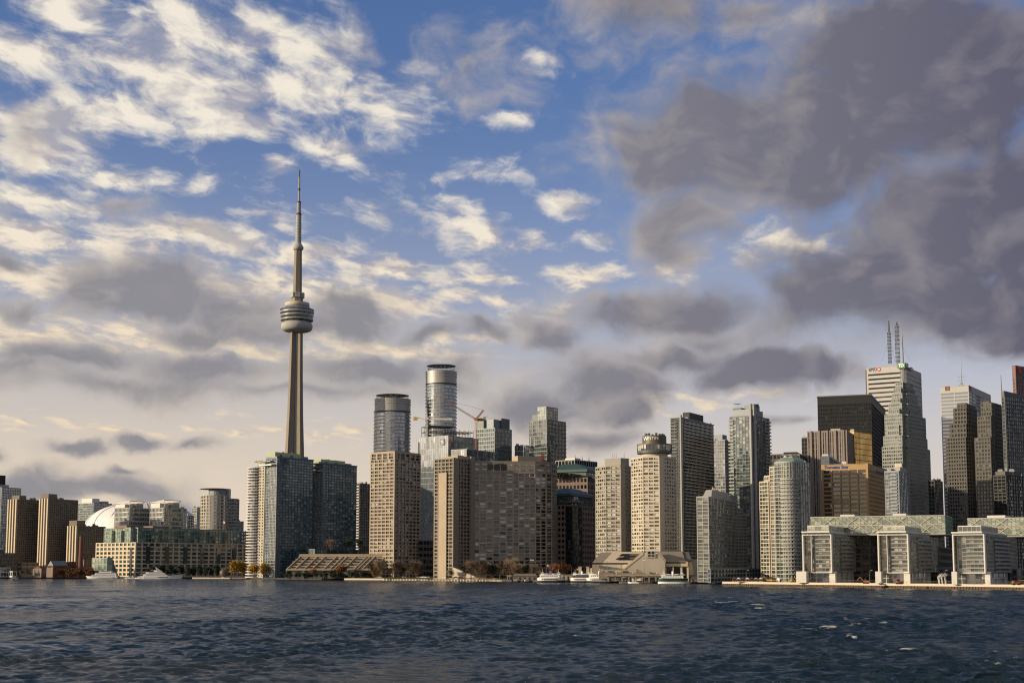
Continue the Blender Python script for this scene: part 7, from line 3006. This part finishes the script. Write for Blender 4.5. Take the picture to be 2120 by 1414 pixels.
excavator('yellow excavator on the promenade beside the white domed tent', 1592, 1000, R(170), YEL)
excavator('yellow excavator with its arm to the right, by the coloured market stalls', 1602, 996, R(10), YEL)
excavator('orange excavator with raised arm between the first two pavilions', 1793, 897, R(160), ORG)
excavator('small yellow excavator left of the first pavilion base', 1642, 978, R(20), YEL)
excavator('small orange digger in front of the middle pavilion lobby', 1862, 868, R(190), ORG)
root = empty('telehandler', (0, 0, 0))
tag(root, 'orange and yellow telehandler at the right edge of the promenade', 'telehandler')
m = MB()
deckhouse(m, -2.4, 2.2, 2.2, .8, 2.0, .4)
m.build('body', ORG, root)
m = MB()
deckhouse(m, -1.2, .3, 1.1, 2.0, 3.0, .3)
m.build('cab', BD, root)
m = MB()
m.obox((-2.3, .5, 2.1), (8.6, 0, .5), (0, .5, 0), (0, 0, .5))
m.build('boom', YEL, root)
for sx in (-1.6, 1.5):
    for sy in (-1, 1):
        m = MB()
        m.tube((sx, sy * .8, .6), (sx, sy * 1.2, .6), .6, .6, 12)
        m.build('wheel', BD, root)
place(root, 2104, 812, R(5), 2.76)

def tent(label, x, Y, w, col, dome=False):
    p = at(x, 1195, Y)
    root = empty('market_tent', (p.x, Y, 2.76))
    tag(root, label, 'tent', 'small tents and stalls on the promenade')
    m = MB()
    if dome:
        m.lathe([(w / 2 * math.cos(R(a)), 2.76 + .62 * w * math.sin(R(a))) for a in range(0, 90, 15)] + [(.05, 2.76 + .62 * w)], p.x, Y, 16)
        m.build('canopy', col, root, True)
        m = MB()
        m.box(p.x - .5, p.x + .5, Y - w / 2 - .05, Y - w / 2 + .4, 2.76, 4.6)
        m.build('doorway', BD, root)
    else:
        c = 2.76
        m.mesh([(p.x - w / 2, Y - w / 2, c + 2.2), (p.x + w / 2, Y - w / 2, c + 2.2), (p.x + w / 2, Y + w / 2, c + 2.2), (p.x - w / 2, Y + w / 2, c + 2.2), (p.x, Y, c + 3.4)], [(0, 1, 4), (1, 2, 4), (2, 3, 4), (3, 0, 4), (3, 2, 1, 0)])
        m.build('canopy', col, root)
        m = MB()
        for sx in (-1, 1):
            for sy in (-1, 1):
                m.tube((p.x + sx * w * .46, Y + sy * w * .46, c), (p.x + sx * w * .46, Y + sy * w * .46, c + 2.2), .07, .07, 4)
        m.build('frame', POLE, root)
        m = MB()
        m.box(p.x - w * .4, p.x + w * .4, Y - w * .3, Y + w * .2, c, c + 1.0)
        m.build('counter', BT, root)


tent('white domed tent on the promenade beside the excavators', 1614, 1004, 5.5, BW, True)
tr_ = paint('tent_red', (.24, .06, .045))
for i, (x, col, lab) in enumerate(((1520, tr_, 'red-roofed market stall at the left end of the promenade'), (1529, BW, 'white market stall second from the left end of the promenade'), (1538, tr_, 'red-roofed market stall third from the left end of the promenade'), (1547, BW, 'white market stall fourth from the left end of the promenade'), (1556, tr_, 'red-roofed market stall fifth from the left end of the promenade'), (1565, BT, 'tan market stall sixth from the left end of the promenade'), (1575, BW, 'white market stall nearest the yellow excavators'))):
    tent(lab, x, 1012 - i, 3.0, col)

# wire fence along the promenade
fn = empty('site_fence', (SP[-2].x, SP[-2].y + 8, 2.75))
tag(fn, 'low wire site fence running along the promenade in front of the pavilions', 'fence')
FQ = cut(1640, 2200)
m = MB()
for a, b_ in zip(FQ, FQ[1:]):
    L = (b_ - a).length
    t = (b_ - a) / L
    nr = Vector((-t.y, t.x, 0))
    for k in range(int(L / 3)):
        p = a + t * (k * 3) + nr * 9
        m.tube((p.x, p.y, 2.75), (p.x, p.y, 4.6), .06, .06, 4)
    for z in (3.1, 4.5):
        p, q = a + nr * 9, b_ + nr * 9
        m.tube((p.x, p.y, z), (q.x, q.y, z), .05, .05, 4)
m.build('fence_panel_mesh', POLE, fn)
# white steel canopy sculpture between the pavilions
p = at(1953, 1195, 905)
sc_ = empty('steel_tree_sculpture', (p.x, 905, 2.75))
tag(sc_, 'white branching steel canopy sculpture between the middle and right pavilions', 'sculpture')
R_ = random.Random(3)
for i in range(9):
    m = MB()
    base = Vector((p.x - 3 + i * .7, 905 + (i % 3) * 1.4, 2.75))
    mid = base + Vector((-.6 + R_.uniform(-.4, .4), 0, 4.2))
    m.tube(base, mid, .16, .13, 5)
    for k in range(4):
        m.tube(mid, mid + Vector((R_.uniform(-1.2, 3.4), R_.uniform(-2, 2), R_.uniform(1.4, 2.6))), .11, .07, 4)
    m.build('branch', BW, sc_)

# airliner far off in the evening sky
Y = 9000.0
p = at(1527, 836.5, Y)
ap = empty('airliner', tuple(p))
tag(ap, 'tiny airliner flying low over the tallest dark blue tower', 'aeroplane')
def airliner(p):
    g = plain_mat('airliner_grey_paint', (.30, .30, .33), .4)
    S = 1.25
    m = MB()
    prof = [(-18, .2), (-15, 1.2), (-8, 1.9), (8, 1.9), (14, 1.5), (17, .7), (18, .1)]
    n = 12
    vs, fs = [], []
    for x, r in prof:
        for i in range(n):
            a = 2 * math.pi * i / n
            vs.append(p + Vector((x, r * math.cos(a), r * math.sin(a))) * S)
    for k in range(len(prof) - 1):
        for i in range(n):
            fs.append((k * n + i, k * n + (i + 1) % n, (k + 1) * n + (i + 1) % n, (k + 1) * n + i))
    m.mesh(vs, fs)
    m.build('fuselage', g, ap)
    def wing_(name, pts, th):
        m = MB()
        vs = [p + Vector(q) * S for q in pts] + [p + (Vector(q) + Vector(th)) * S for q in pts]
        k = len(pts)
        m.mesh(vs, [tuple(range(k)), tuple(range(2 * k - 1, k - 1, -1))] + [((i + 1) % k, i, k + i, k + (i + 1) % k) for i in range(k)])
        m.build(name, g, ap)
    for s in (-1, 1):
        wing_('wing', [(4, s * 1.5, -.6), (-2, s * 17, 1.2), (-4, s * 17, 1.2), (-3, s * 1.5, -.6)], (0, 0, .5))
        wing_('tailplane', [(-14, s * .5, .8), (-17, s * 6, 1.2), (-18.4, s * 6, 1.2), (-17.5, s * .5, .8)], (0, 0, .3))
        m = MB()
        m.tube(p + Vector((4, s * 6, -1.6)) * S, p + Vector((0, s * 6, -1.6)) * S, 1.1, .9, 10)
        m.build('engine', g, ap)
    wing_('tail_fin', [(-13, -.2, 1.4), (-17.5, -.2, 1.4), (-19.5, -.2, 6.5), (-17.5, -.2, 6.5)], (0, .4, 0))
airliner(p)

# mooring piles along the ferry docks and the left marina
def mooring(x, Y, h):
    p = at(x, 1200, Y)
    root = empty('mooring_pile', (p.x, Y, -1.5))
    tag(root, 'weathered timber mooring pile standing in the water at the edge of the docks', 'mooring pile', 'mooring piles along the docks')
    m = MB()
    m.tube((p.x, Y, -1.5), (p.x, Y, h), .32, .28, 8)
    m.build('post', W['oldquay'], root)
    m = MB()
    m.tube((p.x, Y, h), (p.x, Y, h + .25), .34, .1, 8)
    m.build('cap', BW if rnd.random() < .4 else BD, root)
for x in (1046, 1060, 1078, 1101, 1112, 1168, 1176, 1184, 1222, 1262, 1271, 1284, 1301, 1325, 1340, 1352, 1428, 1440, 1455, 1470, 1484):
    f = [i for i in range(len(SHORE) - 1) if SHORE[i][0] <= x <= SHORE[i + 1][0]][0]
    (xa, ya), (xb, yb) = SHORE[f], SHORE[f + 1]
    q = shore_pt(x, ya + (yb - ya) * (x - xa) / (xb - xa))
    mooring(x, q.y - rnd.uniform(1.5, 5), rnd.uniform(2.2, 3.4))
